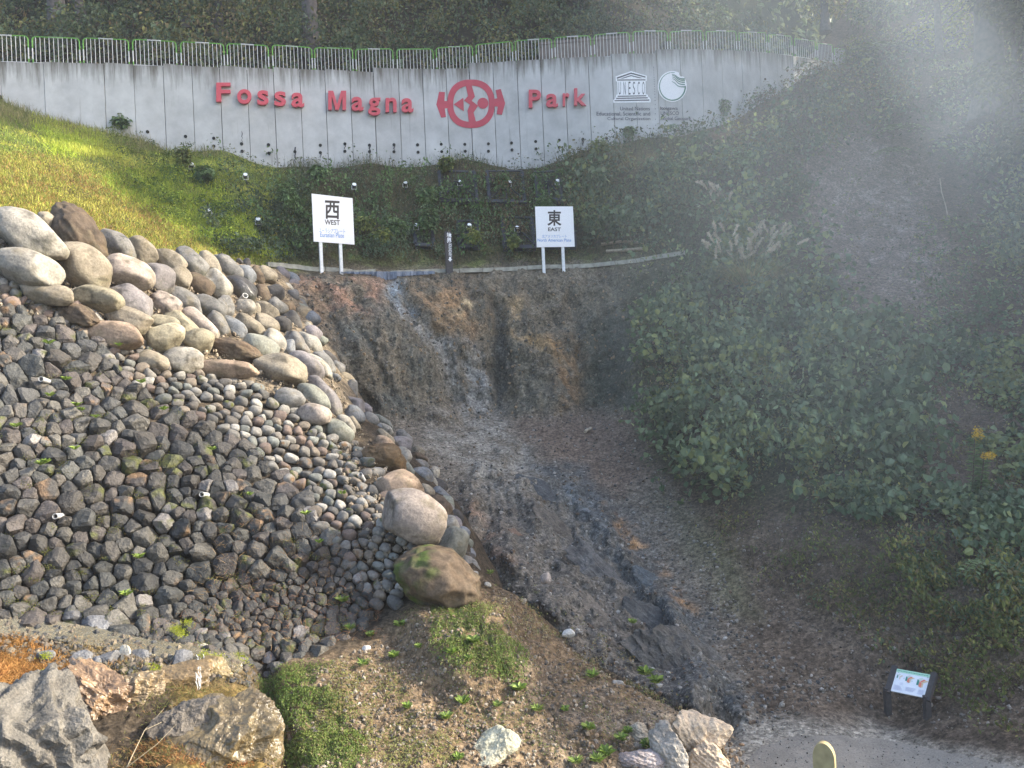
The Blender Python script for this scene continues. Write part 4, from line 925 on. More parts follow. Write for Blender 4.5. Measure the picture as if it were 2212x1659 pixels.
CK = dict(pale=(.46, .42, .35), tan=(.40, .33, .23), yellow=(.44, .38, .24), peach=(.46, .31, .20), grey=(.26, .25, .235), dark=(.115, .105, .10), brown=(.17, .115, .07), rust=(.22, .125, .045), lilac=(.29, .26, .265), green=(.33, .34, .28), pink=(.46, .37, .31), bluegrey=(.25, .27, .30))
FR = dict(a=(.1984, 0, 438.9), b=(.1984, 384.0, 493.7), c=(.1984, 603.5, 822.9), z=(.3333, 0, 553), y=(.3333, 737, 1106))
BO = [  # row, frame, cx, cy, rx, ry, tilt, colour, depth shift, rough
 (1,'a',320,335,400,200,30,'pale',-.5,0),(1,'a',505,180,90,75,30,'tan',.2,0),(1,'a',855,355,330,165,50,'brown',-.1,1),(1,'a',1260,465,210,125,35,'grey',0,0),(1,'a',1520,510,195,112,38,'tan',0,0),(1,'a',1830,545,70,32,20,'grey',.3,0),(1,'a',1845,630,195,95,32,'tan',-.1,0),(1,'b',150,370,185,115,35,'grey',-.1,0),(1,'b',370,390,150,85,48,'tan',0,0),(1,'b',560,430,155,92,45,'grey',0,0),(1,'b',740,500,125,80,55,'bluegrey',0,0),(1,'b',855,510,100,72,60,'brown',0,0),(1,'b',965,515,100,88,45,'tan',0,0),
 (1,'b',425,310,40,25,0,'grey',.3,0),(1,'b',470,292,30,20,0,'dark',.3,0),(1,'b',525,315,36,26,0,'dark',.3,0),(1,'b',670,358,38,30,0,'dark',.3,0),(1,'b',758,372,40,40,0,'dark',.3,0),
 (2,'a',600,790,90,95,0,'dark',.3,0),(2,'a',310,710,335,162,15,'pale',-.3,0),(2,'a',910,705,275,195,40,'tan',-.3,0),(2,'a',1370,765,255,160,12,'pink',-.2,0),(2,'a',1720,815,175,148,40,'lilac',0,0),(2,'a',1945,815,155,105,40,'tan',.1,0),(2,'b',235,630,170,105,30,'brown',0,0),(2,'b',415,610,190,125,48,'pale',-.1,0),(2,'b',680,650,205,112,30,'dark',0,0),(2,'b',918,705,110,72,62,'brown',0,0),(2,'b',1045,695,95,80,20,'dark',.1,0),
 (3,'a',850,985,70,65,10,'pale',.2,0),(3,'a',500,990,270,115,5,'tan',-.1,0),(3,'a',1430,1065,260,150,32,'lilac',.1,0),(3,'a',1090,1042,258,120,8,'yellow',-.3,0),(3,'a',1790,1110,205,112,25,'pink',.1,0),(3,'a',2010,1085,230,108,32,'grey',.2,0),(3,'b',510,870,85,115,5,'grey',.2,1),(3,'b',340,860,190,110,25,'grey',0,0),(3,'b',725,868,115,88,5,'pale',0,0),(3,'b',850,880,45,62,0,'tan',.1,0),(3,'b',965,890,125,75,25,'tan',0,0),(3,'b',1085,860,100,85,35,'grey',0,0),(3,'b',1190,860,85,68,45,'brown',.1,1),
 (4,'a',850,1225,210,100,25,'brown',0,1),(4,'a',1960,1330,245,115,38,'yellow',.1,0),(4,'a',1390,1272,275,108,18,'tan',-.3,0),(4,'a',1785,1310,155,78,10,'yellow',-.2,0),(4,'b',255,1040,220,92,38,'pink',.1,0),(4,'b',440,1050,160,85,48,'grey',.1,0),(4,'b',610,1072,145,78,38,'bluegrey',.1,0),(4,'b',765,1060,180,85,32,'tan',.1,0),(4,'b',960,1035,150,83,32,'tan',.1,0),(4,'b',1245,1000,118,85,42,'dark',.3,0),(4,'b',1150,1055,110,80,15,'dark',0,0),
 (5,'a',1280,1445,292,122,8,'peach',-.2,0),(5,'a',1780,1475,205,138,-8,'yellow',-.3,0),(5,'b',240,1238,152,120,5,'yellow',-.2,0),(5,'b',615,1345,250,102,14,'brown',-.1,1),(5,'b',1040,1240,140,105,50,'pale',.1,0),(5,'b',920,1290,172,132,18,'green',-.3,0),(5,'b',1220,1162,55,36,0,'pale',.4,0),(5,'b',1075,1172,60,42,20,'grey',.3,0),(5,'b',1200,1300,78,92,0,'bluegrey',.1,0),(5,'b',1290,1270,140,100,40,'grey',.2,1),(5,'b',1430,1255,155,105,35,'pale',.4,0),
 (6,'z',990,680,90,55,20,'tan',0,0),(6,'z',1190,680,115,70,3,'pale',-.1,0),(6,'b',505,1530,345,92,3,'peach',-.2,0),(6,'b',1590,1470,140,80,45,'grey',.5,0),(6,'b',1510,1500,170,85,42,'pale',.3,0),(6,'b',1385,1520,190,130,35,'lilac',.1,0),(6,'b',1110,1545,275,152,12,'tan',-.2,0),(6,'b',1740,1530,80,80,40,'grey',.6,0),(6,'b',1690,1615,85,48,5,'bluegrey',.4,0),
 (7,'c',780,100,75,98,0,'grey',.5,0),(7,'c',510,190,240,120,50,'lilac',.2,0),(7,'c',370,200,190,105,40,'green',0,0),(7,'c',110,190,148,102,5,'grey',-.1,0),(7,'c',380,375,160,105,8,'pink',-.2,0),(7,'c',830,275,130,80,52,'lilac',.4,0),(7,'c',810,385,112,88,42,'bluegrey',.2,0),(7,'c',815,480,85,58,65,'tan',.1,0),(7,'c',730,490,120,72,50,'pale',0,0),(7,'c',640,540,168,100,40,'green',-.2,0),
 (8,'c',1145,450,112,42,35,'green',.5,0),(8,'c',1150,525,95,48,30,'pale',.3,0),(8,'c',1155,610,102,50,42,'tan',.2,0),(8,'c',1140,690,132,78,30,'peach',0,0),(8,'c',1365,625,95,55,45,'grey',.5,0),(8,'c',1340,690,112,85,30,'lilac',.3,0),(8,'c',1345,830,92,98,20,'pale',.1,0),(8,'c',1130,842,205,135,14,'rust',-.3,1),(8,'c',1385,950,95,60,45,'green',.2,0),(8,'c',1510,772,82,50,30,'tan',.7,0),(8,'c',1530,832,85,50,22,'brown',.5,0),(8,'c',1530,915,82,58,25,'grey',.4,0),(8,'c',1595,1010,72,50,45,'brown',.5,0),(8,'c',1565,1040,110,95,45,'bluegrey',.2,0),(8,'c',1690,1005,48,78,5,'pale',.8,0),
 (9,'c',1325,1150,232,170,8,'peach',-.3,0),(9,'c',1745,1150,95,62,50,'dark',.7,0),(9,'c',1760,1270,108,82,50,'bluegrey',.5,0),(9,'c',1610,1205,88,55,40,'tan',.2,0),(9,'c',1745,1385,130,88,45,'brown',.4,1),(9,'c',1860,1600,112,108,45,'pale',.4,0),(9,'c',1465,1488,350,235,14,'pink',-.4,0),(9,'y',722,228,88,105,20,'green',.1,0),(9,'y',632,442,242,158,8,'brown',-.3,1)]
NAMEC = dict(pale='pale cream', tan='tan', yellow='yellowish', peach='peach-coloured', grey='grey', dark='dark grey', brown='brown', rust='rust-brown', lilac='lilac-grey', green='greenish grey', pink='pinkish cream', bluegrey='blue-grey')
ELL = []; rowcnt = {}
MOSSY = c3(.07, .10, .02)
rows_sorted = {}
for i, q in enumerate(BO):
    s, ox, oy = FR[q[1]]; rows_sorted.setdefault(q[0], []).append((ox + q[2] * s, i))
rank = {}
for r_, L_ in rows_sorted.items():
    for k, (_, i) in enumerate(sorted(L_)): rank[i] = k
ROWN = {1: 'top', 2: 'second', 3: 'third', 4: 'fourth', 5: 'fifth', 6: 'sixth', 7: 'seventh', 8: 'eighth', 9: 'lowest'}
ORDX = ORD
for i, (row, fr, cx, cy, rx_, ry_, ang, ck, dz, rough) in enumerate(BO):
    s, ox, oy = FR[fr]; X = ox + cx * s; Y = oy + cy * s; RX = rx_ * s; RY = ry_ * s
    ELL.append((X, Y, RX, RY, math.radians(ang)))
    nose = (row >= 5 and X > 640 + (row - 5) * 55) or (row in (5, 6) and fr == 'b' and cx > 1180)
    d = float(TPS_B(np.array([X]), np.array([Y]))[0])
    nb = np.interp(Y, RB[:, 1], RB[:, 0])
    over = max(0.0, X - (nb - 20)); d += over * .022 + dz * .8
    m = d / F; a_ = RX * m * 1.07; b_ = RY * m * 1.10; t_ = min(a_, b_) * 1.05
    r = np.random.default_rng(500 + i); sub_ = 5 if RX > 38 else 4
    V, T = boulder_shape(a_, b_, t_, 500 + i, rough, sub_)
    th = -math.radians(ang); V = np.stack([V[:, 0] * math.cos(th) - V[:, 1] * math.sin(th), V[:, 0] * math.sin(th) + V[:, 1] * math.cos(th), V[:, 2]], -1)
    W3 = V[:, :1] * np.array([CR, 0, -SR]) + V[:, 1:2] * np.array([SR, .25, CR]) + V[:, 2:] * np.array([0, -1, .25])
    C0 = at(X, Y, d - .12 - .05 * t_)
    base = c3(*CK[ck]); base = (base * .72 + c3(1.03, .97, .88) * base.mean() * .28) * .60 * r.uniform(.88, 1.1)
    P = C0 + W3; nz = fbm(W3 / max(a_, .1) * 1.3 + i, 3, 7)
    col = base * (1 + .22 * nz[:, None]); st = np.clip(fbm(W3 / max(a_, .1) * 2.1 + i * 3, 4, 11) * 2.5 - .35, 0, 1)[:, None]
    col = col * (1 - st * .55) + c3(.22, .18, .11) * .6 * st * .55 if ck != 'dark' else col
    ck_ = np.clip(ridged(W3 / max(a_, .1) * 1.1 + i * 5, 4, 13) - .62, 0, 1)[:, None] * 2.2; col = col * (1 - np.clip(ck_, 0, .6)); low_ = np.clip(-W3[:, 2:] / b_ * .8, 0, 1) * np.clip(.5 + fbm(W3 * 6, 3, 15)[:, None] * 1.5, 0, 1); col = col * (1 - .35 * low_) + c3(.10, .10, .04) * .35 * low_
    if rough:
        st = np.clip(fbm(W3 * 3.0 + i, 4, 12) * 2, 0, 1)[:, None]; col = col * (1 - .5 * st) + c3(.11, .07, .04) * .5 * st
    if i == len(BO) - 1:
        ms = np.clip((-(W3[:, 0]) - .05 + .25 * fbm(W3 * 4, 3, 5)) * 5, 0, 1)[:, None] * np.clip(.5 + 2 * fbm(W3 * 5, 3, 8), 0, 1)[:, None]; col = col * (1 - ms) + MOSSY * ms
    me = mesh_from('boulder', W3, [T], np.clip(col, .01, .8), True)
    o = link('boulder', me, M_WET if (row, cx) in ((2, 680),) else M_ROUND); o.location = [float(v) for v in C0]
    size = 'huge ' if RX > 60 else 'large ' if RX > 36 else 'small ' if RX < 14 else ''
    nm = '%s%s %s boulder, %s from left in %s row of the bank' % (size, NAMEC[ck], 'rough' if rough else 'rounded', ORDX[rank[i]], ROWN[row])
    if i == len(BO) - 1: nm = 'big rough brown boulder with a mossy left side at the foot of the cobbles'
    tag(o, nm, 'boulder', 'rounded boulders stacked in the bank')

rf = np.random.default_rng(61); _n = 0
for k in range(60):
    t = rf.random(); yy = 590 + 640 * (k + .5) / 60; xx = float(np.interp(yy, RB[:, 1], RB[:, 0])) - rf.uniform(-8, 16)
    if any((((xx - X) * math.cos(a) + (yy - Y) * math.sin(a)) / (RX * .8)) ** 2 + ((-(xx - X) * math.sin(a) + (yy - Y) * math.cos(a)) / (RY * .8)) ** 2 < 1 for X, Y, RX, RY, a in ELL[:len(BO)]): continue
    d = float(TPS_B(np.array([xx]), np.array([yy]))[0]) + rf.uniform(.1, .8); m = d / F; rx_ = rf.uniform(13, 22); ry_ = rx_ * rf.uniform(.6, .9); V, T = boulder_shape(rx_ * m, ry_ * m, ry_ * m * 1.2, 900 + k, 0, 3); th = -rf.uniform(.3, 1.0)
    V = np.stack([V[:, 0] * math.cos(th) - V[:, 1] * math.sin(th), V[:, 0] * math.sin(th) + V[:, 1] * math.cos(th), V[:, 2]], -1); W3 = V[:, :1] * np.array([CR, 0, -SR]) + V[:, 1:2] * np.array([SR, .25, CR]) + V[:, 2:] * np.array([0, -1, .25])
    bc = c3(*list(CK.values())[rf.choice([0, 1, 4, 4, 5, 8, 9, 11])]) * .58; o = link('flank_boulder', mesh_from('flank_boulder', W3, [T], np.clip(bc * (1 + .3 * fbm(W3 * 4 + k, 3, 5)[:, None]), .01, .8), True), M_ROUND); o.location = [float(v) for v in at(xx, yy, d)]
    tag(o, 'small rounded stone lining the outer right edge of the boulder bank', 'boulder', 'small stones along the outer edge of the bank')
pxs, pys = [], []
# ------------------------------------------------------------------ packed stone facings
def in_ell(x, y, k=.92):
    m = np.zeros(np.shape(x), bool)
    for X, Y, RX, RY, a in ELL:
        dx = x - X; dy = y - Y; u = (dx * math.cos(a) + dy * math.sin(a)) / (RX * k); v = (-dx * math.sin(a) + dy * math.cos(a)) / (RY * k); m |= (u * u + v * v) < 1
    return m
def pack(poly, size_fn, stretch, ang, seed, tries=26000, exclude=True):
    """dart throwing in the plane of the facing: returns picture points and sizes"""
    r = np.random.default_rng(seed); P = np.array(poly); lo = P.min(0); hi = P.max(0)
    xs = r.uniform(lo[0], hi[0], tries); ys = r.uniform(lo[1], hi[1], tries); ok = inside(xs, ys, poly)
    if exclude: ok &= ~in_ell(xs, ys, .95)
    xs, ys = xs[ok], ys[ok]; sz = size_fn(xs, ys); A = ang(xs, ys) if callable(ang) else np.full(len(xs), ang); ca, sa = np.cos(A), np.sin(A)
    gx_, gy_, gs_, ga_ = [], [], [], []
    KX = np.empty(0); KY = np.empty(0); KS = np.empty(0)
    for i in range(len(xs)):
        if len(gx_):
            dx = KX - xs[i]; dy = KY - ys[i]; u = (dx * ca[i] + dy * sa[i]) / stretch; v = -dx * sa[i] + dy * ca[i]
            if np.any(u * u + v * v < (.40 * (KS + sz[i])) ** 2): continue
        gx_.append(xs[i]); gy_.append(ys[i]); gs_.append(sz[i]); ga_.append(A[i]); KX = np.array(gx_); KY = np.array(gy_); KS = np.array(gs_)
    return KX, KY, KS, np.array(ga_)
def facing_stones(px, py, sz, ang, stretch, P_exp, sub_, seed, shrink=.95, prot=.55, noise_=.05):
    C, n = eval_n(bank_eval, px, py); out = []; r = np.random.default_rng(seed); up = np.array([0, 0, 1.0])
    for i in range(len(px)):
        d2 = np.hypot(px - px[i], py - py[i]); nb = np.where((d2 > 0) & (d2 < sz[i] * 3.0))[0]
        nn = n[i]; N = []; H = []; m = C[i][1] / F; R = sz[i] * m
        for j in nb:
            dl = C[j] - C[i]; dl = dl - nn * (dl @ nn); L = np.linalg.norm(dl); k = sz[i] / (sz[i] + sz[j]); N.append(dl / L + nn * r.normal() * .12); H.append(L * k * shrink)
        tx = norm(np.cross(up, nn)); ty = np.cross(nn, tx); ca, sa = math.cos(-ang[i]), math.sin(-ang[i]); e1 = tx * ca + ty * sa; e2 = -tx * sa + ty * ca
        for s in (1, -1):
            N.append(e1 * s); H.append(R * (.62 if P_exp > 10 else .56) * stretch); N.append(e2 * s); H.append(R * (1.15 if P_exp > 10 else .66))
        hp = R * prot * r.uniform(.75, 1.2); N.append(norm(nn + (.38 if P_exp > 10 else .15) * r.normal(size=3))); H.append(hp); N.append(-nn); H.append(R * .5)
        for k in range(5 if P_exp > 10 else 2):
            a = r.uniform(0, 2 * math.pi); N.append(norm(math.cos(a) * tx + math.sin(a) * ty + nn * r.uniform(.5, 1.6))); H.append(R * r.uniform(.42, .74))
        N = norm(np.array(N)); H = np.array(H)
        V, T = stone(N, H, sub_, P_exp, noise_, seed + i, 2.5 if P_exp < 10 else 3.0, 3)
        out.append((C[i] - nn * R * (.05 + (.22 * r.random() if P_exp > 10 else .1 * r.random())), V, T, R))
    return out

ANGP = [(-120, 655), (60, 645), (130, 690), (215, 735), (245, 790), (330, 850), (420, 905), (520, 950), (600, 1010), (650, 1060), (690, 1130), (745, 1190), (800, 1290), (780, 1345), (680, 1400), (560, 1440), (430, 1405), (300, 1370), (150, 1335), (-120, 1325)]
COBP = [(-120, 600), (30, 612), (80, 655), (60, 645), (-120, 655)]
COB2 = [(90, 615), (235, 690), (330, 745), (420, 800), (560, 835), (660, 900), (760, 950), (835, 1040), (835, 1150), (935, 1200), (880, 1240), (850, 1300), (805, 1300), (745, 1190), (690, 1130), (650, 1060), (600, 1010), (520, 950), (420, 905), (330, 850), (245, 790), (215, 735), (130, 690), (60, 650), (60, 615)]
def ang_size(x, y):
    m = F / TPS_B(x, y); base = .262 + .04 * np.sin(x * .013 + y * .017)
    low = pmask(x, y, [(420, 1270), (800, 1210), (820, 1400), (560, 1460), (250, 1420), (300, 1350)], 30)
    r = np.random.default_rng(3).uniform(.66, 1.28, len(x)); return m * base * (1 - .42 * low) * r
def cob_size(x, y):
    m = F / TPS_B(x, y); r = np.random.default_rng(4).uniform(.8, 1.2, len(x)); return m * .138 * r
ax_, ay_, as_, aa_ = pack(ANGP, ang_size, 1.22, .08, 31, 60000)
aa_ = aa_ + np.random.default_rng(9).normal(size=len(aa_)) * .25
cx_, cy_, cs_, ca_ = pack(COB2, cob_size, 1.75, lambda x, y: np.interp(x, [60, 400, 700, 900], [.0, .25, .6, .5]), 32, 60000)
cx2, cy2, cs2, ca2 = pack([(-120, 560), (0, 600), (80, 612), (90, 650), (-120, 660)], cob_size, 1.5, 0.0, 33, 2500)
cx_, cy_, cs_, ca_ = [np.concatenate(q) for q in ((cx_, cx2), (cy_, cy2), (cs_ * 1.0, cs2 * 1.5), (ca_, ca2))]
def stone_cols(C, kind, i, V, wet):
    r = np.random.default_rng(i * 13 + kind)
    if kind == 0:
        b0 = [c3(.100, .094, .085), c3(.115, .103, .090), c3(.078, .077, .075), c3(.16, .148, .128), c3(.118, .100, .090), c3(.095, .095, .088)][r.integers(6)] * r.uniform(.75, 1.3)
        if r.random() < .03: b0 = c3(.36, .33, .31)
        b0 = b0 * .62 * (1 - .42 * wet)
    else:
        b0 = [c3(.20, .185, .165), c3(.15, .135, .12), c3(.24, .225, .20), c3(.165, .125, .105), c3(.11, .105, .10), c3(.17, .175, .16), c3(.33, .31, .28), c3(.20, .165, .13)][r.integers(8)] * r.uniform(.75, 1.2)
        b0 = b0 * .85 * (1 - .35 * wet)
    R = np.abs(V).max(); nz = fbm(V / R * 1.7 + i, 3, 17)[:, None]
    col = b0 * (1 + .3 * nz)
    if r.random() < .25:
        st = np.clip(fbm(V / R * 1.5 + i * 2, 3, 19) * 3 - .3, 0, 1)[:, None]; col = col * (1 - st) + (c3(.07, .075, .02) if r.random() < .6 else c3(.16, .10, .055)) * st
    return np.clip(col, .01, .8)
def wall_thing(name, label, cat, data, kind, mat, smooth, n_parts=100):
    px, py, sz, ang = data
    P0 = bank_eval(np.array([px.mean()]), np.array([py.max()]))[0]; e = empty(name, P0, label, cat)
    st = facing_stones(px, py, sz, ang, 1.3 if kind == 0 else 1.85, 26 if kind == 0 else 5.5, 3, 900 + kind * 5000, .93 if kind == 0 else .96, .44 if kind == 0 else .6, .12 if kind == 0 else .03)
    C, nn = eval_n(bank_eval, px, py)
    vis = (px > 0) & (px < 2212) & (py < 1659)
    order = np.argsort(-(sz * vis)); big = set(order[:n_parts].tolist())
    wet = pmask(px, py, [(330, 850), (560, 960), (740, 1200), (780, 1290), (600, 1380), (200, 1330), (-120, 1300), (-120, 1150), (200, 1100)], 120)
    rest = MB()
    for i, (c, V, T, R) in enumerate(st):
        col = stone_cols(c, kind, i, V, float(wet[i]))
        if i in big:
            o = link('stone', mesh_from('stone', V, [T], col, smooth), mat, e); o.location = [float(v) for v in (c - P0)]
        else: rest.add(V + c, T=T, col=col)
    o = rest.build('stone_facing', mat, e, smooth); o['kind'] = 'stuff'
    return e, len(px)
RW, nA = wall_thing('rubble_wall', 'wall facing of dark broken angular stones with moss in the joints', 'stone wall', (ax_, ay_, as_, aa_), 0, M_ANG, False)
CW, nC = wall_thing('cobble_wall', 'band of small rounded river cobbles set between boulders and broken stone', 'cobble wall', (cx_, cy_, cs_, ca_), 1, M_ROUND, True)
print('stones', nA, nC)
# drain pipes sticking out of the facing
for x, y, r_, ln, par in ((445, 1072, .042, .22, RW), (128, 1113, .042, .12, RW), (104, 822, .045, .34, RW), (523, 647, .075, .25, None), (783, 1032, .04, .08, RW)):
    p, n = eval_n(bank_eval, np.array([float(x)]), np.array([float(y)])); p, n = p[0], n[0]; n = norm(np.array([n[0] * .5 - .12, n[1] * 1.4, max(0, n[2] * .2)])); a = p - n * .1; c = p + n * (ln * .5 + .10)
    b = MB(); b.tube([a, c], r_, 18, cap=False); b.tube([c, a], r_ * .82, 18, cap=False)
    th = np.arange(18) / 18 * 2 * np.pi; r0 = norm(np.cross(n, [0, 0, 1])); u0 = np.cross(r0, n); ring = lambda rr: c + rr * (np.cos(th)[:, None] * r0 + np.sin(th)[:, None] * u0)
    b.add(np.vstack([ring(r_), ring(r_ * .82)]), Q=[[k, (k + 1) % 18, 18 + (k + 1) % 18, 18 + k] for k in range(18)])
    if par is not None:
        o = b.build('drain_pipe', M_PVC, par, True)
        b2 = MB(); V, T = None, None; cc = a + (c - a) * .45; b2.add(np.vstack([cc, cc + .8 * r_ * (np.cos(th)[:, None] * r0 + np.sin(th)[:, None] * u0)]), T=[[0, 1 + k, 1 + (k + 1) % 18] for k in range(18)])
        h = b2.build('pipe_mouth', M_HOLE, None, origin=np.array(par.location)); h.parent = o; h.location = (0, 0, 0)
    else: tag(b.build('drain_pipe', M_PVC, None, True, origin=p), 'short grey pipe sticking out between boulders in the second and third rows', 'pipe')

# ------------------------------------------------------------------ single rocks on the mound and by the stream
def rock(px, py, rx_, ry_, ang, col, label, surf='b', p=14, seed=0, mat=None, rough=.10, dd=0.0, depthk=.9, cat='rock', name='rock', group=None, sub_=5, lift=.2, layers=0):
    r = np.random.default_rng(seed); d = float((TPS_B if surf == 'b' else TPS_M)(np.array([float(px)]), np.array([float(py)]))[0]) + dd; m = d / F
    D = rand_dirs(13, r); h = r.uniform(.62, .98, 13); N = np.vstack([D, [[1, 0, 0], [-1, 0, 0], [0, 1, 0], [0, -1, 0], [0, 0, 1], [0, 0, -1]]]); H = np.concatenate([h, [1] * 6])
    V, T = stone(N, H, sub_, p, 0, seed); V *= 1.06
    V = V * (1 + rough * ridged(V * 1.9 + seed, 5, seed % 61) * .8 + .02 * fbm(V * 9 + seed, 3, 5))[:, None]
    if layers: V = V * (1 + layers * .05 * np.sin(V @ norm(np.array([.5, .8, .3])) * 26 + 3 * fbm(V * 2, 2, 3)))[:, None]
    V = V * np.array([rx_ * m, ry_ * m, min(rx_, ry_) * m * depthk]); th = -math.radians(ang)
    V = np.stack([V[:, 0] * math.cos(th) - V[:, 1] * math.sin(th), V[:, 0] * math.sin(th) + V[:, 1] * math.cos(th), V[:, 2]], -1)
    W3 = V[:, :1] * np.array([CR, 0, -SR]) + V[:, 1:2] * np.array([SR, .5, .87]) + V[:, 2:] * np.array([0, -.87, .5])
    C0 = at(px, py, d + lift * min(rx_, ry_) * m); base = c3(*col); nz = fbm(W3 * 2.5 + seed, 4, 7)[:, None]
    cc = base * (1 + .4 * nz)
    st = np.clip(fbm(W3 * 4 + seed, 4, 23) * 2.4 - .2, 0, 1)[:, None]; cc = cc * (1 - .5 * st) + base * c3(.45, .4, .35) * .5 * st
    o = link(name, mesh_from(name, W3, [T], np.clip(cc, .01, .8), False), mat or M_ANG); o.location = [float(v) for v in C0]
    return tag(o, label, cat, group)
rock(30, 1615, 170, 150, 25, (.115, .105, .09), 'large weathered grey rock face in the bottom left corner', seed=11, p=10, rough=.34, layers=1.3, sub_=6, lift=-.35, depthk=.6)
rock(215, 1512, 84, 52, 20, (.19, .125, .075), 'wet orange-brown craggy rock beside the grey corner rock', seed=12, mat=M_WET, rough=.42, dd=0, sub_=6, lift=0)
rock(290, 1500, 72, 42, -15, (.19, .14, .08), 'wet ochre rock, right half of the crusted ledge above the wet slab', seed=13, mat=M_WET, rough=.42, dd=0, sub_=6, lift=0)
rock(370, 1470, 74, 34, -10, (.20, .14, .07), 'brown wet rock behind the ochre ledge', seed=14, mat=M_WET, rough=.25)
rock(455, 1450, 58, 26, 5, (.20, .15, .07), 'wet brown ledge under the trickle of water', seed=15, mat=M_WET, rough=.25)
rock(500, 1595, 92, 98, 25, (.12, .092, .05), 'glistening wet brown slab with water running over it', seed=16, mat=M_WET, rough=.34, sub_=6, dd=0, lift=-.3, depthk=.6)
rock(400, 1575, 74, 62, 10, (.115, .098, .08), 'rough pinkish grey rock left of the wet slab', seed=17, rough=.40, lift=-.25, sub_=6, depthk=.6)
rock(1075, 1620, 66, 50, -15, (.36, .34, .25), 'pale greenish rough rock at the bottom middle of the mound', seed=18, rough=.26, sub_=5)
for q in [(1502, 1590, 50, 52, 35, (.46, .37, .27), 'large pale cream rock in the cluster right of the mound', 19, -.2), (1442, 1625, 34, 52, -30, (.30, .27, .23), 'tall grey streaked rock leaning in the right-hand cluster', 20, -.3), (1395, 1645, 52, 28, 0, (.27, .23, .22), 'low flat grey rock at the bottom of the cluster', 21, -.1), (1532, 1645, 44, 32, 15, (.42, .33, .24), 'low pinkish rock right of the pale cream rock', 22, -.1), (1380, 1588, 24, 22, 0, (.30, .26, .20), 'small tan rock behind the cluster', 23, 0)]:
    rock(q[0], q[1], q[2], q[3], q[4], q[5], q[6], seed=q[7], dd=q[8], rough=.2, layers=.4)
for k, (x, y, a_, b_, an, cl) in enumerate([(175, 1425, 30, 20, 15, 'dark blue-grey stone, largest at the left end of the stream stones'), (238, 1428, 26, 21, -10, 'grey faceted stone beside the stream, second large one'), (210, 1432, 16, 18, 0, 'small dark stone wedged between two grey stream stones'), (270, 1415, 15, 18, 0, 'pale grey stone standing in the stream line'), (308, 1418, 28, 15, 18, 'dark smooth wet stone lying along the stream'), (395, 1430, 20, 22, 0, 'grey stone beside the trickle of water'), (98, 1418, 22, 17, 0, 'grey stone half covered by orange grass'), (205, 1345, 34, 18, 12, 'flat dark stone in the stream bed below the wall'), (160, 1330, 18, 12, 0, 'small grey stone in the stream bed'), (437, 1400, 15, 11, 5, 'pale rounded stone by the trickle')]):
    rock(x, y, a_, b_, an, (.13, .13, .135) if k not in (3, 9) else (.36, .33, .27), cl, seed=40 + k, rough=.08, p=16, cat='stone', name='stream_stone', sub_=3, group='stones lying along the stream')
for k, (x, y, a_, b_, an, cl, co) in enumerate([(1180, 1248, 12, 13, 0, 'pinkish white stone on the upper gully edge', (.45, .38, .33)), (1078, 1332, 12, 8, 5, 'white cobble on the mound below the mossy boulder', (.5, .47, .42)), (1053, 1262, 9, 6, 10, 'small white cobble right of the mossy boulder', (.45, .42, .36)), (1228, 1368, 16, 12, 0, 'white mottled stone at the gully mouth', (.42, .42, .40)), (792, 1400, 10, 8, 0, 'white stone on the gravel left of the green mat', (.52, .48, .44)), (1375, 1612, 9, 8, 0, 'round grey cobble by the rock cluster', (.36, .33, .28)), (1350, 1606, 8, 8, 0, 'brownish cobble by the rock cluster', (.34, .3, .24)), (862, 1566, 9, 6, 20, 'reddish flat stone on the mound', (.42, .2, .12)), (1140, 1432, 14, 9, 10, 'pale flat stone on the gravel strip', (.36, .33, .3)), (1112, 1292, 10, 6, 20, 'pale cobble on the gully edge', (.42, .4, .35)), (1128, 1302, 8, 12, 30, 'tan upright cobble on the gully edge', (.4, .34, .26)), (777, 1522, 8, 7, 0, 'pale chip of stone on the green mat edge', (.5, .46, .4)), (808, 1508, 10, 10, 0, 'pale grey stone near the green mat', (.4, .37, .34)), (1020, 1240, 14, 9, 0, 'grey cobble behind the mossy boulder', (.3, .29, .27)), (1335, 1480, 12, 9, 0, 'grey stone sunk in gravel near the rock cluster', (.25, .24, .22))]):
    rock(x, y, a_, b_, an, co, cl, seed=70 + k, rough=.04, p=7, cat='stone', name='stone', sub_=3, group='loose pale stones on the mound')

for k, (x, y, a_, b_, an, lb, co, dk) in enumerate([(1462, 1432, 92, 74, 48, 'big dark jagged rock outcrop at the foot of the gully ridge', (.095, .088, .078), .6), (1395, 1340, 60, 36, 42, 'dark rock rib in the lower gully above the jagged outcrop', (.085, .085, .083), .5), (1290, 1240, 70, 30, 45, 'grey rock rib halfway down the gully', (.11, .105, .10), .45), (1200, 1150, 58, 26, 48, 'brownish rock rib in the upper gully', (.12, .10, .08), .45), (1400, 1265, 40, 24, 50, 'blue-grey wet rock beside the orange stain in the gully', (.08, .09, .095), .5), (1290, 1350, 66, 34, 38, 'pale brown eroded rock on the gully side of the mound', (.16, .13, .10), .4), (1120, 1180, 36, 22, 40, 'reddish brown rock at the top of the gully', (.17, .11, .075), .4), (1160, 1060, 60, 22, 35, 'dark flat rock where the pit floor breaks into the gully', (.075, .078, .08), .35)]):
    rock(x, y, a_, b_, an, co, lb, surf='m', seed=140 + k, rough=.42, p=14, lift=-.25, depthk=dk, layers=0, cat='rock outcrop', name='rock_outcrop', sub_=6 if a_ > 55 else 5, group='dark rock ribs in the gully')
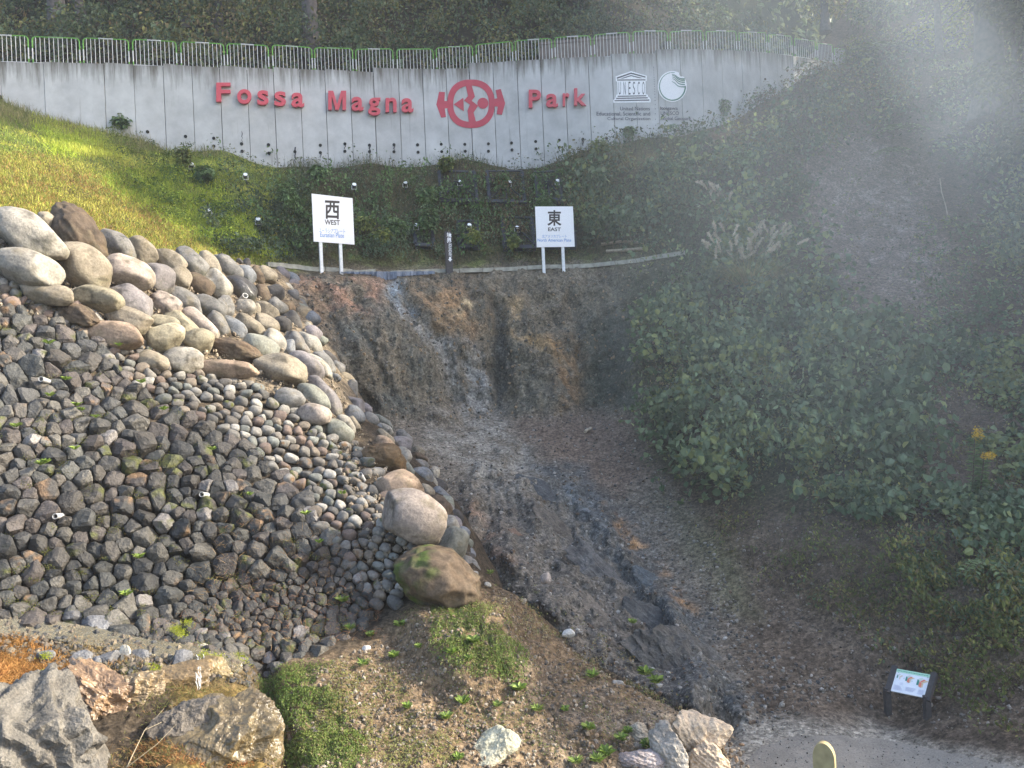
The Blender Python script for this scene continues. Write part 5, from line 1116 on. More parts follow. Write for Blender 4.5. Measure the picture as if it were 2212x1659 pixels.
# loose gravel and pebbles
def pebbles(name, label, fn, poly, n, s0, s1, cols, seed, cat='gravel', lift=.3, soft=None, power=3.0):
    r = np.random.default_rng(seed); P = np.array(poly); lo, hi = P.min(0), P.max(0); x = r.uniform(lo[0], hi[0], n * 4); y = r.uniform(lo[1], hi[1], n * 4); k = inside(x, y, poly); x, y = x[k][:n], y[k][:n]
    C = fn(x, y); nn = len(x); sz = s0 + (s1 - s0) * r.random(nn) ** power
    D, T = ico(1); m = len(D); A = norm(r.normal(size=(nn, 3))); q = 1 + .3 * r.normal(size=(nn, m)) * .6
    st = r.uniform(.55, 1.2, (nn, 1, 3)); V = D[None] * q[..., None] * st * sz[:, None, None] + C[:, None] + np.array([0, -.3, .5]) * (sz * lift)[:, None, None]
    Tt = (T[None] + (np.arange(nn) * m)[:, None, None]).reshape(-1, 3); cc = np.array(cols)[r.integers(len(cols), size=nn)] * r.uniform(.7, 1.25, (nn, 1)); col = np.repeat(cc, m, 0)
    o = link(name, mesh_from(name, V.reshape(-1, 3), [Tt], col, False), M_ANG); tag(o, label, cat, kind='stuff'); return o
pebbles('gravel', 'loose grey and brown gravel over the pit floor', lambda x, y: SP(x, y), [(820, 900), (1340, 900), (1500, 1100), (1640, 1400), (1850, 1500), (1560, 1600), (1500, 1680), (1300, 1480), (1010, 1200), (900, 1000)], 9000, .006, .05, [(.12, .105, .085), (.20, .18, .15), (.08, .08, .08), (.3, .28, .25), (.13, .09, .06)], 51, power=4)
pebbles('mound_gravel', 'brown and grey gravel on the near mound', lambda x, y: BP(x, y), [(700, 1440), (960, 1310), (1070, 1270), (1600, 1600), (1620, 1700), (560, 1700), (600, 1500)], 16000, .004, .034, [(.15, .11, .075), (.19, .15, .11), (.10, .085, .07), (.26, .22, .17), (.2, .14, .09)], 52, power=4)
pebbles('stream_gravel', 'small wet pebbles along the stream bed', lambda x, y: BP(x, y), [(-20, 1325), (300, 1370), (560, 1430), (540, 1480), (100, 1440), (-20, 1400)], 2600, .008, .06, [(.07, .06, .045), (.10, .08, .06), (.05, .05, .05), (.16, .13, .09)], 53)
pebbles('ledge_pebbles', 'chips and fallen stones on the cliff slope', lambda x, y: SP(x, y), [(600, 595), (1450, 575), (1500, 900), (1000, 905), (760, 900)], 4000, .008, .07, [(.12, .10, .075), (.17, .15, .12), (.08, .08, .07), (.24, .17, .1)], 54)
pebbles('slope_debris', 'small stones and crumbs scattered on the bare right slope', lambda x, y: SP(x, y), [(1740, 340), (1900, 250), (2080, 560), (2212, 700), (2212, 1560), (2020, 1580), (1840, 1530), (1650, 1500), (1480, 1200), (1700, 1100), (1850, 640)], 6000, .006, .045, [(.12, .10, .085), (.2, .17, .14), (.09, .075, .06), (.26, .23, .2)], 55, power=4)
pebbles('path_grit', 'scattered grit and pebbles on the trodden path', lambda x, y: SP(x, y) + [0, 0, .015], [(1560, 1600), (1700, 1560), (1880, 1580), (2212, 1655), (2212, 1680), (1500, 1680)], 1100, .003, .018, [(.2, .18, .15), (.3, .28, .25), (.14, .12, .10)], 57, power=4)
pebbles('bank_soil', 'soil and small chips packed between the boulders', lambda x, y: BP(x, y), [(0, 480), (600, 590), (830, 1000), (1020, 1240), (820, 1290), (700, 900), (400, 780), (-50, 650)], 5000, .01, .06, [(.16, .12, .08), (.26, .21, .15), (.12, .10, .07)], 56)

# ------------------------------------------------------------------ water
M_WATER, t_, b_ = nodes_of('shallow_water'); b_.inputs['Base Color'].default_value = (.75, .68, .5, 1); b_.inputs['Roughness'].default_value = .06; b_.inputs['Transmission Weight'].default_value = .85; b_.inputs['IOR'].default_value = 1.33
_n = t_.nodes.new('ShaderNodeTexNoise'); _n.inputs['Scale'].default_value = 14; _n.inputs['Detail'].default_value = 4; _bp = t_.nodes.new('ShaderNodeBump'); _bp.inputs['Strength'].default_value = .6; _bp.inputs['Distance'].default_value = .03; t_.links.new(_n.outputs[0], _bp.inputs['Height']); t_.links.new(_bp.outputs[0], b_.inputs['Normal'])
M_FOAM = mat_plain('white_water', (.8, .82, .84), .15, spec=.8, var=.2, scale=60)
xs = np.linspace(-60, 520, 120); vs = np.linspace(0, 1, 18); gx2, gv2 = np.meshgrid(xs, vs); yc = np.interp(xs, [-60, 100, 300, 420, 520], [1352, 1358, 1398, 1420, 1440]); hw = np.interp(xs, [-60, 150, 350, 520], [14, 22, 16, 18]); gy2 = yc + (gv2 - .5) * 2 * hw
V = BP(gx2.ravel(), gy2.ravel(), .035); o = link('stream', mesh_from('stream', V, [grid_quads(18, 120)], None, True), M_WATER); tag(o, 'shallow brown stream running along the foot of the stone wall', 'stream', kind='structure')
b = MB(); rr = random.Random(5)
for k in range(34):
    x0 = 430 + rr.gauss(0, 4.0); y0 = 1412 + rr.random() * 60; d0 = float(TPS_B(np.array([x0]), np.array([y0]))[0]) - .42; y1 = y0 + 6 + rr.random() * 16; p = [at(x0 + rr.gauss(0, 1.4), yy, d0 - .0) for yy in np.linspace(y0, y1, 4)]; b.tube(p, [.001, .004, .003, .001], 5)
tag(b.build('trickle', M_FOAM, None, True, origin=at(430, 1470, 9.6)), 'thin white trickle of water falling over the wet ledge', 'waterfall')
# ------------------------------------------------------------------ foliage
R4 = np.random.default_rng(77)
def leaf_mesh(P, Nr, size, cols, kind='round', r=R4, axis=None, fold=.12):
    n = len(P); a = r.normal(size=(n, 3)) if axis is None else axis + .35 * r.normal(size=(n, 3)); a = a - Nr * (a * Nr).sum(1, keepdims=True); a = norm(a); b = np.cross(Nr, a)
    if kind == 'round': L = np.array([(0, 0, 0), (.3, .42, 1), (.72, .34, .8), (1, 0, -.6), (.72, -.34, .8), (.3, -.42, 1)]); Qs = np.array([[0, 3, 2, 1], [0, 5, 4, 3]])
    elif kind == 'oval': L = np.array([(0, 0, 0), (.35, .24, .8), (.7, .20, .6), (1, 0, -.8), (.7, -.20, .6), (.35, -.24, .8)]); Qs = np.array([[0, 3, 2, 1], [0, 5, 4, 3]])
    else: L = np.array([(0, 0, 0), (.45, .13, .5), (1, 0, -.6), (.45, -.13, .5)]); Qs = np.array([[0, 3, 2, 1]])
    m = len(L); s = size[:, None, None]; V = P[:, None] + s * ((L[None, :, :1] - .4) * a[:, None] + L[None, :, 1:2] * b[:, None] + fold * L[None, :, 2:] * Nr[:, None])
    Q = (Qs[None] + (np.arange(n) * m)[:, None, None]).reshape(-1, 4)
    return V.reshape(-1, 3), Q, np.repeat(cols, m, 0)
def sample_poly(poly, n, r, soft=0):
    P = np.array(poly, float); lo, hi = P.min(0), P.max(0); xs, ys = [], []; c = 0
    while c < n:
        x = r.uniform(lo[0], hi[0], n * 2); y = r.uniform(lo[1], hi[1], n * 2)
        if soft: k = inside(x + r.normal(size=n * 2) * soft, y + r.normal(size=n * 2) * soft, poly)
        else: k = inside(x, y, poly)
        xs.append(x[k]); ys.append(y[k]); c += k.sum()
        if k.sum() == 0: break
    return np.concatenate(xs)[:n], np.concatenate(ys)[:n]
def mixcols(n, pal, r, P=None, sc=.6, var=.18):
    pal = np.array(pal, float); k = r.integers(len(pal), size=n)
    if P is not None:
        f = (fbm(P * sc, 2, 131) * 1.1 + .5 + .35 * r.normal(size=n)); k = np.clip((f * len(pal)).astype(int), 0, len(pal) - 1)
    return pal[k] * r.uniform(1 - var, 1 + var, (n, 1))
KUD = [(.07, .11, .05), (.10, .15, .075), (.13, .18, .10), (.17, .22, .11), (.22, .25, .09)]
DRK = [(.045, .068, .026), (.065, .09, .034), (.09, .115, .044), (.12, .14, .05)]
YEL = [(.10, .12, .035), (.17, .19, .05), (.26, .25, .07), (.20, .16, .07)]
BRN = [(.09, .065, .03), (.13, .09, .045), (.07, .07, .025), (.16, .12, .06)]
def cover(fn, poly, n, s0, s1, vh, lobe, pal, seed, kind='round', gap=-.25, soft=14, thick=.5, mb=None, upb=.5):
    """a leafy cover hugging a slope: lobed height, holes, layered leaves"""
    r = np.random.default_rng(seed); x, y = sample_poly(poly, n, r, soft)
    def surf(px, py):
        P, nn = eval_n(fn, px, py); l = fbm(P / lobe, 3, seed % 50); h = vh * np.clip(.5 + 1.1 * l, 0, 1.6); return P + norm(nn + np.array([0, -.2, .6])) * h[..., None], l, P
    Q, l, P = surf(x, y); A = surf(x + 5, y)[0] - Q; B = surf(x, y - 5)[0] - Q; nn = norm(np.cross(A, B))
    ed = seg_dist(x, y, poly); k = (l + .35 * fbm(P / lobe * 3.1, 2, 9) + .15 * r.normal(size=n)) > gap + .35 * np.exp(-ed / 30); Q, l, P, nn = Q[k], l[k], P[k], nn[k]; n = len(Q)
    Q = Q - nn * (thick * vh * r.random(n) ** 1.5)[:, None]
    N2 = norm(nn + np.array([0, 0, upb]) + .55 * r.normal(size=(n, 3)))
    V, F4, C = leaf_mesh(Q, N2, r.uniform(s0, s1, n), mixcols(n, pal, r, P), kind, r, axis=np.array([0, -.3, -.8]))
    (mb or MB()).add(V, Q=F4, col=C); return mb
def stuff(mb, name, label, cat, mat=None):
    o = mb.build(name, mat or M_LEAF); tag(o, label, cat, kind='stuff'); return o
def blades(fn, poly, n, l0, l1, w, pal, seed, lean=.4, soft=10, mb=None, fnm=None, droop=.25):
    r = np.random.default_rng(seed); x, y = sample_poly(poly, n, r, soft); P = fn(x, y); n = len(P)
    if fnm is not None: k = fnm(P, r); P = P[k]; n = len(P)
    L = r.uniform(l0, l1, n); d = norm(np.array([0, -.12, 1.0]) + lean * r.normal(size=(n, 3)) * np.array([1, 1, .2])); sd = norm(np.cross(d, r.normal(size=(n, 3)))) * w / 2 * (.6 + .8 * r.random((n, 1)))
    mid = P + d * (L * .55)[:, None]; tip = P + (d * L[:, None]) + np.array([0, -.5, -1]) * (droop * L * r.random(n))[:, None]
    V = np.stack([P - sd, P + sd, mid + sd * .7, mid - sd * .7, tip], 1); i = np.arange(n)[:, None] * 5
    C = np.repeat(mixcols(n, pal, r, P, 1.0, .2), 5, 0); mb.add(V.reshape(-1, 3), T=i + np.array([[3, 2, 4]]), Q=i + np.array([[0, 1, 2, 3]]), col=C); return mb
def merge(mb): return mb

# kudzu and mixed vine masses on the right-hand slope
K1 = [(1395, 610), (1470, 560), (1510, 520), (1600, 470), (1700, 500), (1770, 560), (1825, 690), (1900, 770), (2010, 880), (2035, 940), (1960, 1010), (2010, 1090), (1900, 1125), (1780, 1060), (1700, 1060), (1620, 1110), (1520, 1075), (1430, 1000), (1385, 900), (1375, 800), (1400, 700)]
b = MB(); cover(main_eval, K1, 24000, .09, .26, 1.15, 1.0, KUD, 201, 'round', -.16, soft=32, mb=b); cover(main_eval, K1, 16000, .05, .10, .7, .8, DRK + YEL, 202, 'oval', -.3, soft=34, mb=b); cover(main_eval, K1, 3500, .12, .20, 1.5, .9, [(.16, .22, .11), (.2, .25, .10), (.13, .18, .09)], 203, 'oval', .12, mb=b); cover(main_eval, [(1340, 700), (1420, 560), (1520, 440), (1840, 560), (1950, 760), (2080, 930), (2030, 1130), (1640, 1160), (1450, 1080), (1350, 900)], 7000, .05, .12, .5, .7, YEL + KUD[:3], 204, 'narrow', .05, soft=30, mb=b)
stuff(b, 'kudzu_cover', 'broad-leaved green vines smothering the spur in the middle right', 'vines')
b = MB()
for k, (pl, n) in enumerate([([(1860, 700), (1960, 720), (2100, 660), (2300, 700), (2300, 1000), (2180, 1080), (2060, 1010), (2030, 900), (1950, 800)], 6500), ([(1980, 1090), (2120, 1060), (2300, 1080), (2300, 1260), (2100, 1200)], 2600), ([(1740, 1060), (1900, 1060), (1980, 1120), (1880, 1150)], 1400)]): cover(main_eval, pl, n, .09, .19, .5, 1.2, KUD, 205 + k, 'round', -.12, mb=b)
stuff(b, 'vine_cover', 'grey-green vines sprawling over the right edge of the slope', 'vines')
b = MB(); cover(main_eval, [(1830, 700), (1900, 640), (2110, 560), (2300, 640), (2300, 1300), (2100, 1260), (1960, 1120), (2040, 960), (1900, 780)], 9000, .04, .09, .35, .8, BRN + YEL, 210, 'oval', -.15, mb=b)
cover(main_eval, [(1480, 1090), (1700, 1090), (2230, 1180), (2260, 1640), (2080, 1560), (1900, 1430), (1720, 1300), (1560, 1240)], 11000, .04, .09, .3, .6, YEL + BRN + KUD[:2], 211, 'oval', .0, mb=b)
cover(main_eval, [(1900, 1180), (2230, 1200), (2260, 1440), (2080, 1420), (1980, 1330)], 9000, .05, .13, .45, .7, YEL + KUD[:3], 212, 'oval', -.1, mb=b)
cover(main_eval, [(1760, 300), (1880, 240), (2040, 330), (2180, 600), (2100, 720), (1860, 680), (1780, 500)], 5000, .06, .15, .4, .9, YEL + KUD[:3] + BRN, 213, 'oval', .12, mb=b); cover(main_eval, [(1960, 420), (2212, 420), (2300, 700), (1960, 700)], 4000, .10, .2, .5, .9, KUD, 214, 'oval', .0, mb=b)
stuff(b, 'creepers', 'thin yellowish creepers and dead stalks over the brown right slope', 'creepers')
# brushy slope between wall foot and cliff, and up to the wall's right end
b = MB(); U1 = [(1210, 345), (1400, 312), (1520, 292), (1640, 240), (1740, 178), (1830, 145), (1850, 90), (1930, 90), (1990, 200), (1960, 280), (1840, 300), (1760, 360), (1730, 470), (1560, 450), (1480, 545), (1250, 558), (1235, 440)]
cover(main_eval, U1, 22000, .08, .20, 1.0, 1.2, DRK + KUD[:3] + [(.15, .13, .05)], 220, 'oval', -.45, mb=b); cover(main_eval, U1, 9000, .14, .26, 1.15, 1.2, KUD, 221, 'round', -.05, mb=b)
cover(main_eval, [(1560, 250), (1830, 130), (1980, 180), (1960, 260), (1760, 340), (1600, 400)], 3500, .10, .2, 1.0, 1.2, BRN + YEL, 222, 'round', .0, mb=b)
stuff(b, 'slope_scrub', 'dark tangled scrub on the slope right of the East sign up to the wall end', 'scrub')
b = MB(); U2 = [(500, 335), (640, 368), (800, 362), (1000, 352), (1250, 338), (1250, 560), (600, 572), (560, 520), (440, 360)]
cover(main_eval, U2, 14000, .05, .12, .42, .7, DRK + BRN[:2] + KUD[:3], 230, 'oval', -.25, mb=b); cover(main_eval, U2, 11000, .09, .20, .75, .8, [(.09, .16, .05), (.13, .21, .07), (.17, .26, .09), (.08, .12, .04)], 235, 'oval', -.05, mb=b)
cover(main_eval, [(580, 430), (670, 400), (680, 560), (600, 570), (470, 560), (430, 470)], 7000, .08, .17, .6, .9, DRK + KUD[:3], 231, 'oval', -.25, mb=b)
cover(main_eval, [(760, 480), (960, 470), (970, 560), (760, 575)], 4200, .07, .14, .5, .8, KUD[1:4], 232, 'oval', -.1, mb=b)
cover(main_eval, [(480, 300), (640, 350), (900, 356), (1260, 330), (1520, 284), (1530, 296), (1260, 345), (900, 372), (640, 372), (470, 330)], 4500, .06, .13, .45, .6, YEL + DRK, 233, 'oval', -.1, mb=b)
stuff(b, 'slope_growth', 'low dark weeds and dry stalks between the slope frames', 'weeds')
# grass
GR = [(.17, .23, .045), (.27, .33, .06), (.38, .42, .07), (.48, .45, .10)]; GO = [(.30, .20, .07), (.40, .24, .09), (.24, .21, .06), (.2, .2, .05)]
b = MB(); S1 = [(-200, 170), (0, 222), (150, 272), (300, 308), (480, 335), (600, 365), (640, 480), (600, 580), (450, 565), (300, 545), (150, 500), (0, 455), (-200, 420)]
blades(lambda x, y: SP(x, y), S1, 42000, .07, .19, .018, GR, 240, .5, mb=b)
blades(lambda x, y: SP(x, y, .05), [(220, 390), (330, 365), (440, 380), (540, 470), (640, 560), (520, 560), (380, 480)], 9000, .10, .24, .022, [(.34, .42, .05), (.44, .48, .07), (.22, .30, .04)], 2411, .5, mb=b)
blades(lambda x, y: SP(x, y, .05), [(60, 250), (200, 280), (280, 345), (120, 335)], 4000, .12, .26, .022, [(.36, .44, .05), (.46, .48, .08)], 2412, .4, mb=b)
blades(lambda x, y: SP(x, y), [(-100, 330), (120, 340), (330, 440), (420, 540), (300, 545), (0, 455), (-100, 430)], 24000, .06, .18, .018, GO, 241, .6, mb=b)
blades(lambda x, y: SP(x, y), [(-100, 190), (0, 216), (150, 266), (300, 302), (470, 328), (460, 342), (290, 320), (150, 290), (-100, 235)], 5000, .2, .5, .016, [(.24, .23, .10), (.32, .28, .14), (.15, .17, .05)], 242, .3, mb=b)
stuff(b, 'slope_grass', 'sunlit yellow-green grass on the left slope under the wall', 'grass', M_GRASS)
b = MB(); cover(main_eval, [(220, 400), (330, 370), (430, 380), (520, 470), (620, 560), (520, 560), (380, 480)], 15000, .05, .11, .42, .7, [(.2, .3, .03), (.32, .42, .05), (.40, .46, .06), (.10, .16, .03)], 245, 'oval', -.2, mb=b)
cover(main_eval, [(220, 280), (300, 305), (440, 335), (430, 380), (330, 370), (240, 330)], 4000, .06, .12, .45, .6, [(.06, .09, .02), (.10, .14, .03), (.16, .2, .04)], 246, 'oval', -.1, mb=b)
cover(main_eval, [(-100, 180), (150, 275), (300, 310), (450, 400), (560, 560), (300, 545), (0, 455), (-150, 420)], 14000, .03, .075, .22, .8, [(.09, .12, .03), (.14, .17, .04), (.22, .15, .06), (.10, .08, .04)], 2471, 'oval', .05, mb=b)
cover(main_eval, [(60, 250), (200, 280), (260, 340), (120, 330)], 5000, .05, .10, .3, .6, [(.3, .4, .05), (.4, .46, .08)], 2472, 'narrow', -.2, mb=b)
stuff(b, 'clover_patch', 'bright yellow-green leafy patch glowing in the sun on the left slope', 'ground cover')
b = MB(); U3 = [(600, 372), (1250, 345), (1470, 300), (1500, 545), (1180, 578), (620, 578)]
blades(lambda x, y: SP(x, y), U3, 15000, .10, .42, .014, [(.09, .10, .035), (.15, .12, .06), (.20, .15, .08), (.06, .08, .025)], 247, .5, mb=b)
blades(lambda x, y: SP(x, y), [(480, 300), (640, 352), (1000, 345), (1260, 330), (1520, 282), (1520, 300), (1260, 345), (640, 372)], 4500, .2, .7, .012, [(.16, .15, .07), (.10, .12, .04)], 248, .25, mb=b)
blades(lambda x, y: SP(x, y), [(1740, 330), (1850, 270), (2000, 350), (2212, 640), (2212, 1500), (1700, 1300), (1500, 1120), (1900, 1150), (2000, 1000), (1850, 650)], 9000, .10, .35, .010, [(.12, .10, .06), (.18, .15, .10), (.09, .08, .04)], 249, .9, mb=b, droop=.6)
stuff(b, 'dry_grass', 'dry stalks and wispy grass on the shaded slopes', 'dry grass', M_GRASS)
# orange dried grass and moss in the foreground
b = MB(); blades(lambda x, y: BP(x, y), [(-60, 1370), (60, 1375), (165, 1440), (130, 1480), (-60, 1490)], 9000, .04, .11, .008, [(.42, .20, .07), (.50, .28, .10), (.30, .16, .05)], 250, .9, mb=b)
blades(lambda x, y: BP(x, y), [(130, 1375), (300, 1400), (330, 1440), (160, 1420)], 1600, .04, .10, .008, [(.36, .20, .09), (.30, .22, .10)], 251, .9, mb=b)
blades(lambda x, y: BP(x, y, .03), [(150, 1440), (560, 1440), (620, 1659), (200, 1659), (330, 1560)], 5000, .03, .09, .006, [(.20, .16, .07), (.30, .19, .09), (.14, .15, .05)], 2511, 1.1, mb=b); blades(lambda x, y: BP(x, y), [(300, 1600), (480, 1600), (560, 1659), (280, 1659)], 2500, .04, .1, .008, [(.36, .16, .06), (.30, .20, .09)], 2512, 1.0, mb=b)
stuff(b, 'orange_grass', 'tawny orange dried grass beside the stream', 'dry grass', M_GRASS)
b = MB(); MO = [(.10, .15, .03), (.15, .20, .045), (.20, .24, .06), (.22, .20, .08)]
for k, (pl, n, s) in enumerate([([(555, 1440), (640, 1430), (720, 1480), (760, 1560), (800, 1659), (640, 1680), (600, 1560), (545, 1500)], 20000, 1), ([(930, 1330), (1040, 1320), (1110, 1380), (1140, 1470), (1080, 1490), (990, 1470), (930, 1410)], 15000, 1), ([(740, 1400), (880, 1310), (1000, 1240), (1100, 1290), (1250, 1430), (1500, 1540), (1400, 1659), (800, 1659)], 16000, 2)]):
    cover(bank_eval, pl, n, .016, .034 if s == 1 else .022, .09 if s == 1 else .03, .35, MO if s == 1 else MO[:3] + [(.18, .10, .05), (.25, .17, .08)], 255 + k, 'oval', -.5 if s == 1 else .05, mb=b)
cover(bank_eval, [(1020, 1235), (1080, 1240), (1200, 1300), (1330, 1420), (1500, 1520), (1480, 1545), (1260, 1440), (1150, 1380), (1060, 1300)], 7000, .018, .045, .12, .3, [(.22, .22, .08), (.15, .18, .05), (.26, .17, .08), (.3, .26, .14)], 259, 'oval', .0, mb=b)
cover(bank_eval, [(600, 1440), (760, 1420), (900, 1480), (1000, 1600), (960, 1670), (640, 1670)], 16000, .012, .030, .06, .3, [(.22, .22, .07), (.16, .18, .05), (.28, .20, .09)], 2591, 'oval', -.15, mb=b)
stuff(b, 'moss_mat', 'low green mat of tiny leaves on the brown mound', 'ground cover')
b = MB(); cover(bank_eval, [(560, 1180), (800, 1200), (830, 1380), (560, 1440), (300, 1380)], 1800, .01, .03, .14, .4, [(.2, .09, .05), (.3, .17, .08), (.13, .08, .04)], 260, 'narrow', -.05, mb=b); blades(lambda x, y: BP(x, y, .1), [(480, 1120), (800, 1150), (840, 1380), (560, 1430), (380, 1360)], 1500, .05, .2, .004, [(.25, .12, .06), (.30, .2, .1)], 261, 1.4, mb=b)
blades(lambda x, y: BP(x, y), [(760, 1400), (1000, 1260), (1540, 1600), (1500, 1659), (620, 1659), (700, 1480)], 5000, .03, .10, .004, [(.3, .2, .1), (.22, .14, .07), (.18, .18, .06)], 262, 1.3, mb=b)
stuff(b, 'dead_stems', 'thin reddish dead stems tangled over the small stones', 'dead stems', M_GRASS)
# moss in the joints
b = MB(); rr = np.random.default_rng(5); mx_ = sample_poly(ANGP, 500, rr)
for x, y in zip(*[q[:150] for q in mx_]):
    n = 60; px = x + rr.normal(size=n) * 9; py = y + rr.normal(size=n) * 5; Q = BP(px, py, .06); V, F4, C = leaf_mesh(Q, norm(rr.normal(size=(n, 3)) + [0, -.8, .8]), rr.uniform(.010, .026, n), mixcols(n, [(.10, .12, .02), (.16, .18, .03), (.07, .07, .02), (.12, .08, .03)], rr), 'oval', rr); b.add(V, Q=F4, col=C)
for x, y in [(395, 1370), (400, 1378), (385, 1365), (415, 1352), (110, 1422), (118, 1460), (450, 1425), (530, 1420), (480, 1432), (345, 1450)]:
    n = 260; px = x + rr.normal(size=n) * 7; py = y + rr.normal(size=n) * 4.5; Q = BP(px, py) + np.array([0, -.12, .10]); V, F4, C = leaf_mesh(Q, norm(rr.normal(size=(n, 3)) + [0, -.8, .8]), rr.uniform(.010, .022, n), mixcols(n, [(.26, .30, .02), (.34, .36, .03), (.18, .22, .02)], rr), 'oval', rr); b.add(V, Q=F4, col=C)
stuff(b, 'joint_moss', 'yellow-green moss in the joints of the stone wall', 'moss')

# ------------------------------------------------------------------ single plants
def rosette(base, up, n, s, cols, kind, r, spread=.9, tiers=1, stem=.0, axis_up=.5):
    b = MB(); P = []; N = []; A = []; S = []
    for t in range(tiers):
        h = stem * (t + 1) / tiers
        for k in range(n):
            a = 2 * math.pi * (k + r.random() * .6) / n + t; d = norm(np.array([math.cos(a), math.sin(a), axis_up + .4 * r.random()])); q = base + up * h + d * s * .5; P.append(q); A.append(d); N.append(norm(np.array([0, 0, 1.0]) + .3 * r.normal(size=3) - d * .3)); S.append(s * r.uniform(.7, 1.15))
    P, N, A, S = np.array(P), np.array(N), np.array(A), np.array(S)
    N = norm(N - A * (N * A).sum(1, keepdims=True)); n_ = len(P); V, F4, C = leaf_mesh(P, N, S, mixcols(n_, cols, r), kind, r, axis=A * 3); b.add(V, Q=F4, col=C); return b
WP = [(785, 1445), (850, 1425), (1022, 1425), (1010, 1462), (975, 1448), (1120, 1505), (905, 1420), (865, 1360), (1000, 1530), (1075, 1535), (965, 1560), (880, 1535), (1160, 1548), (1270, 1590), (1310, 1640), (1290, 1655), (1395, 1460), (1420, 1475), (1280, 1470), (1355, 1590), (1400, 1622), (1245, 1655), (990, 1640), (800, 1375), (1060, 1240), (1340, 1610), (1220, 1545), (755, 1362), (740, 1300), (1365, 1355)]
for k, (x, y) in enumerate(WP):
    r = np.random.default_rng(300 + k); P = BP(x, y)[0]; kd = 'narrow' if k % 3 == 0 else 'oval'; b = rosette(P, np.array([0, 0, 1.0]), 9 if kd == 'oval' else 13, r.uniform(.07, .14), [(.16, .24, .04), (.24, .32, .07), (.12, .18, .04)], kd, r, tiers=2, stem=.05); o = b.build('weed', M_LEAF, origin=P); tag(o, 'small bright green weed rosette growing on the brown gravel mound', 'weed', 'green weeds on the gravel mound')
WW = [(105, 765), (105, 870), (140, 835), (300, 845), (350, 905), (165, 895), (175, 905), (205, 920), (100, 1015), (160, 985), (35, 940), (90, 1020), (690, 1185), (300, 1220), (270, 1308), (540, 1090), (250, 765), (740, 1082), (660, 1130), (455, 990)]
for k, (x, y) in enumerate(WW):
    r = np.random.default_rng(340 + k); P, n = eval_n(bank_eval, np.array([float(x)]), np.array([float(y)])); P = P[0] + n[0] * .16; b = rosette(P, np.array([0, -.3, .6]), 6, r.uniform(.07, .13), [(.16, .24, .04), (.24, .32, .07)], 'oval', r, tiers=2, stem=.06); o = b.build('weed', M_LEAF, origin=P); tag(o, 'small green weed sprouting from a joint of the dark stone wall', 'weed', 'green weeds in the wall joints')
o = rosette(SP(668, 716)[0] + [0, -.4, .1], np.array([0, 0, 1.0]), 12, .3, [(.14, .24, .04), (.2, .3, .06)], 'oval', np.random.default_rng(3), tiers=3, stem=.2).build('weed', M_LEAF, origin=SP(668, 716)[0]); tag(o, 'bright leafy weed between boulders and the cliff', 'weed')
# leafy shrubs on the slope
def shrub(px, py, w, h, label, pal, kind='oval', seed=0, s=.13, n=420, name='shrub', group='leafy shrubs on the slope', fn=None, base=None):
    r = np.random.default_rng(seed); P0 = SP(px, py)[0] if base is None else base; e = empty(name, P0, label, 'shrub', group)
    m = P0[1] / F; W_ = w * m / 2; H_ = h * m; b = MB()
    tips = []
    for k in range(7):
        a = r.uniform(0, 6.28); q = P0 + np.array([math.cos(a) * W_ * r.uniform(.2, .8), math.sin(a) * W_ * .6 - .3, H_ * r.uniform(.5, .95)]); mid = (P0 + q) / 2 + np.array([0, 0, .12 * H_]); b.tube([P0, mid, q], [.02, .014, .006], 5); tips.append(q)
    b.build('stem', M_BARK_, e, True)
    T = np.array(tips); idx = r.integers(len(T), size=n); c = P0 + np.array([0, -.25, H_ * .55]); G = rand_dirs(n, r) * (r.random((n, 1)) ** .4); lump = 1 + .5 * fbm(G * 1.8 + seed, 2, 3)[:, None]
    Q = c + G * lump * np.array([W_, W_ * .7, H_ * .5]); Q = Q * .65 + (T[idx] + r.normal(size=(n, 3)) * .12) * .35
    N = norm(norm(Q - c) * .6 + np.array([0, -.2, .9]) + .4 * r.normal(size=(n, 3))); V, F4, C = leaf_mesh(Q, N, r.uniform(.6, 1.2, n) * s, mixcols(n, pal, r), kind, r, axis=norm(Q - c) + [0, 0, -.5]); b = MB(); b.add(V, Q=F4, col=C); b.build('foliage', M_LEAF, e); return e
M_BARK_ = mat_plain('stem_brown', (.10, .075, .045), .85, var=.3)
SG = [(.09, .15, .055), (.13, .21, .075), (.18, .27, .10)]; SY = [(.18, .22, .05), (.26, .28, .07), (.13, .18, .05)]
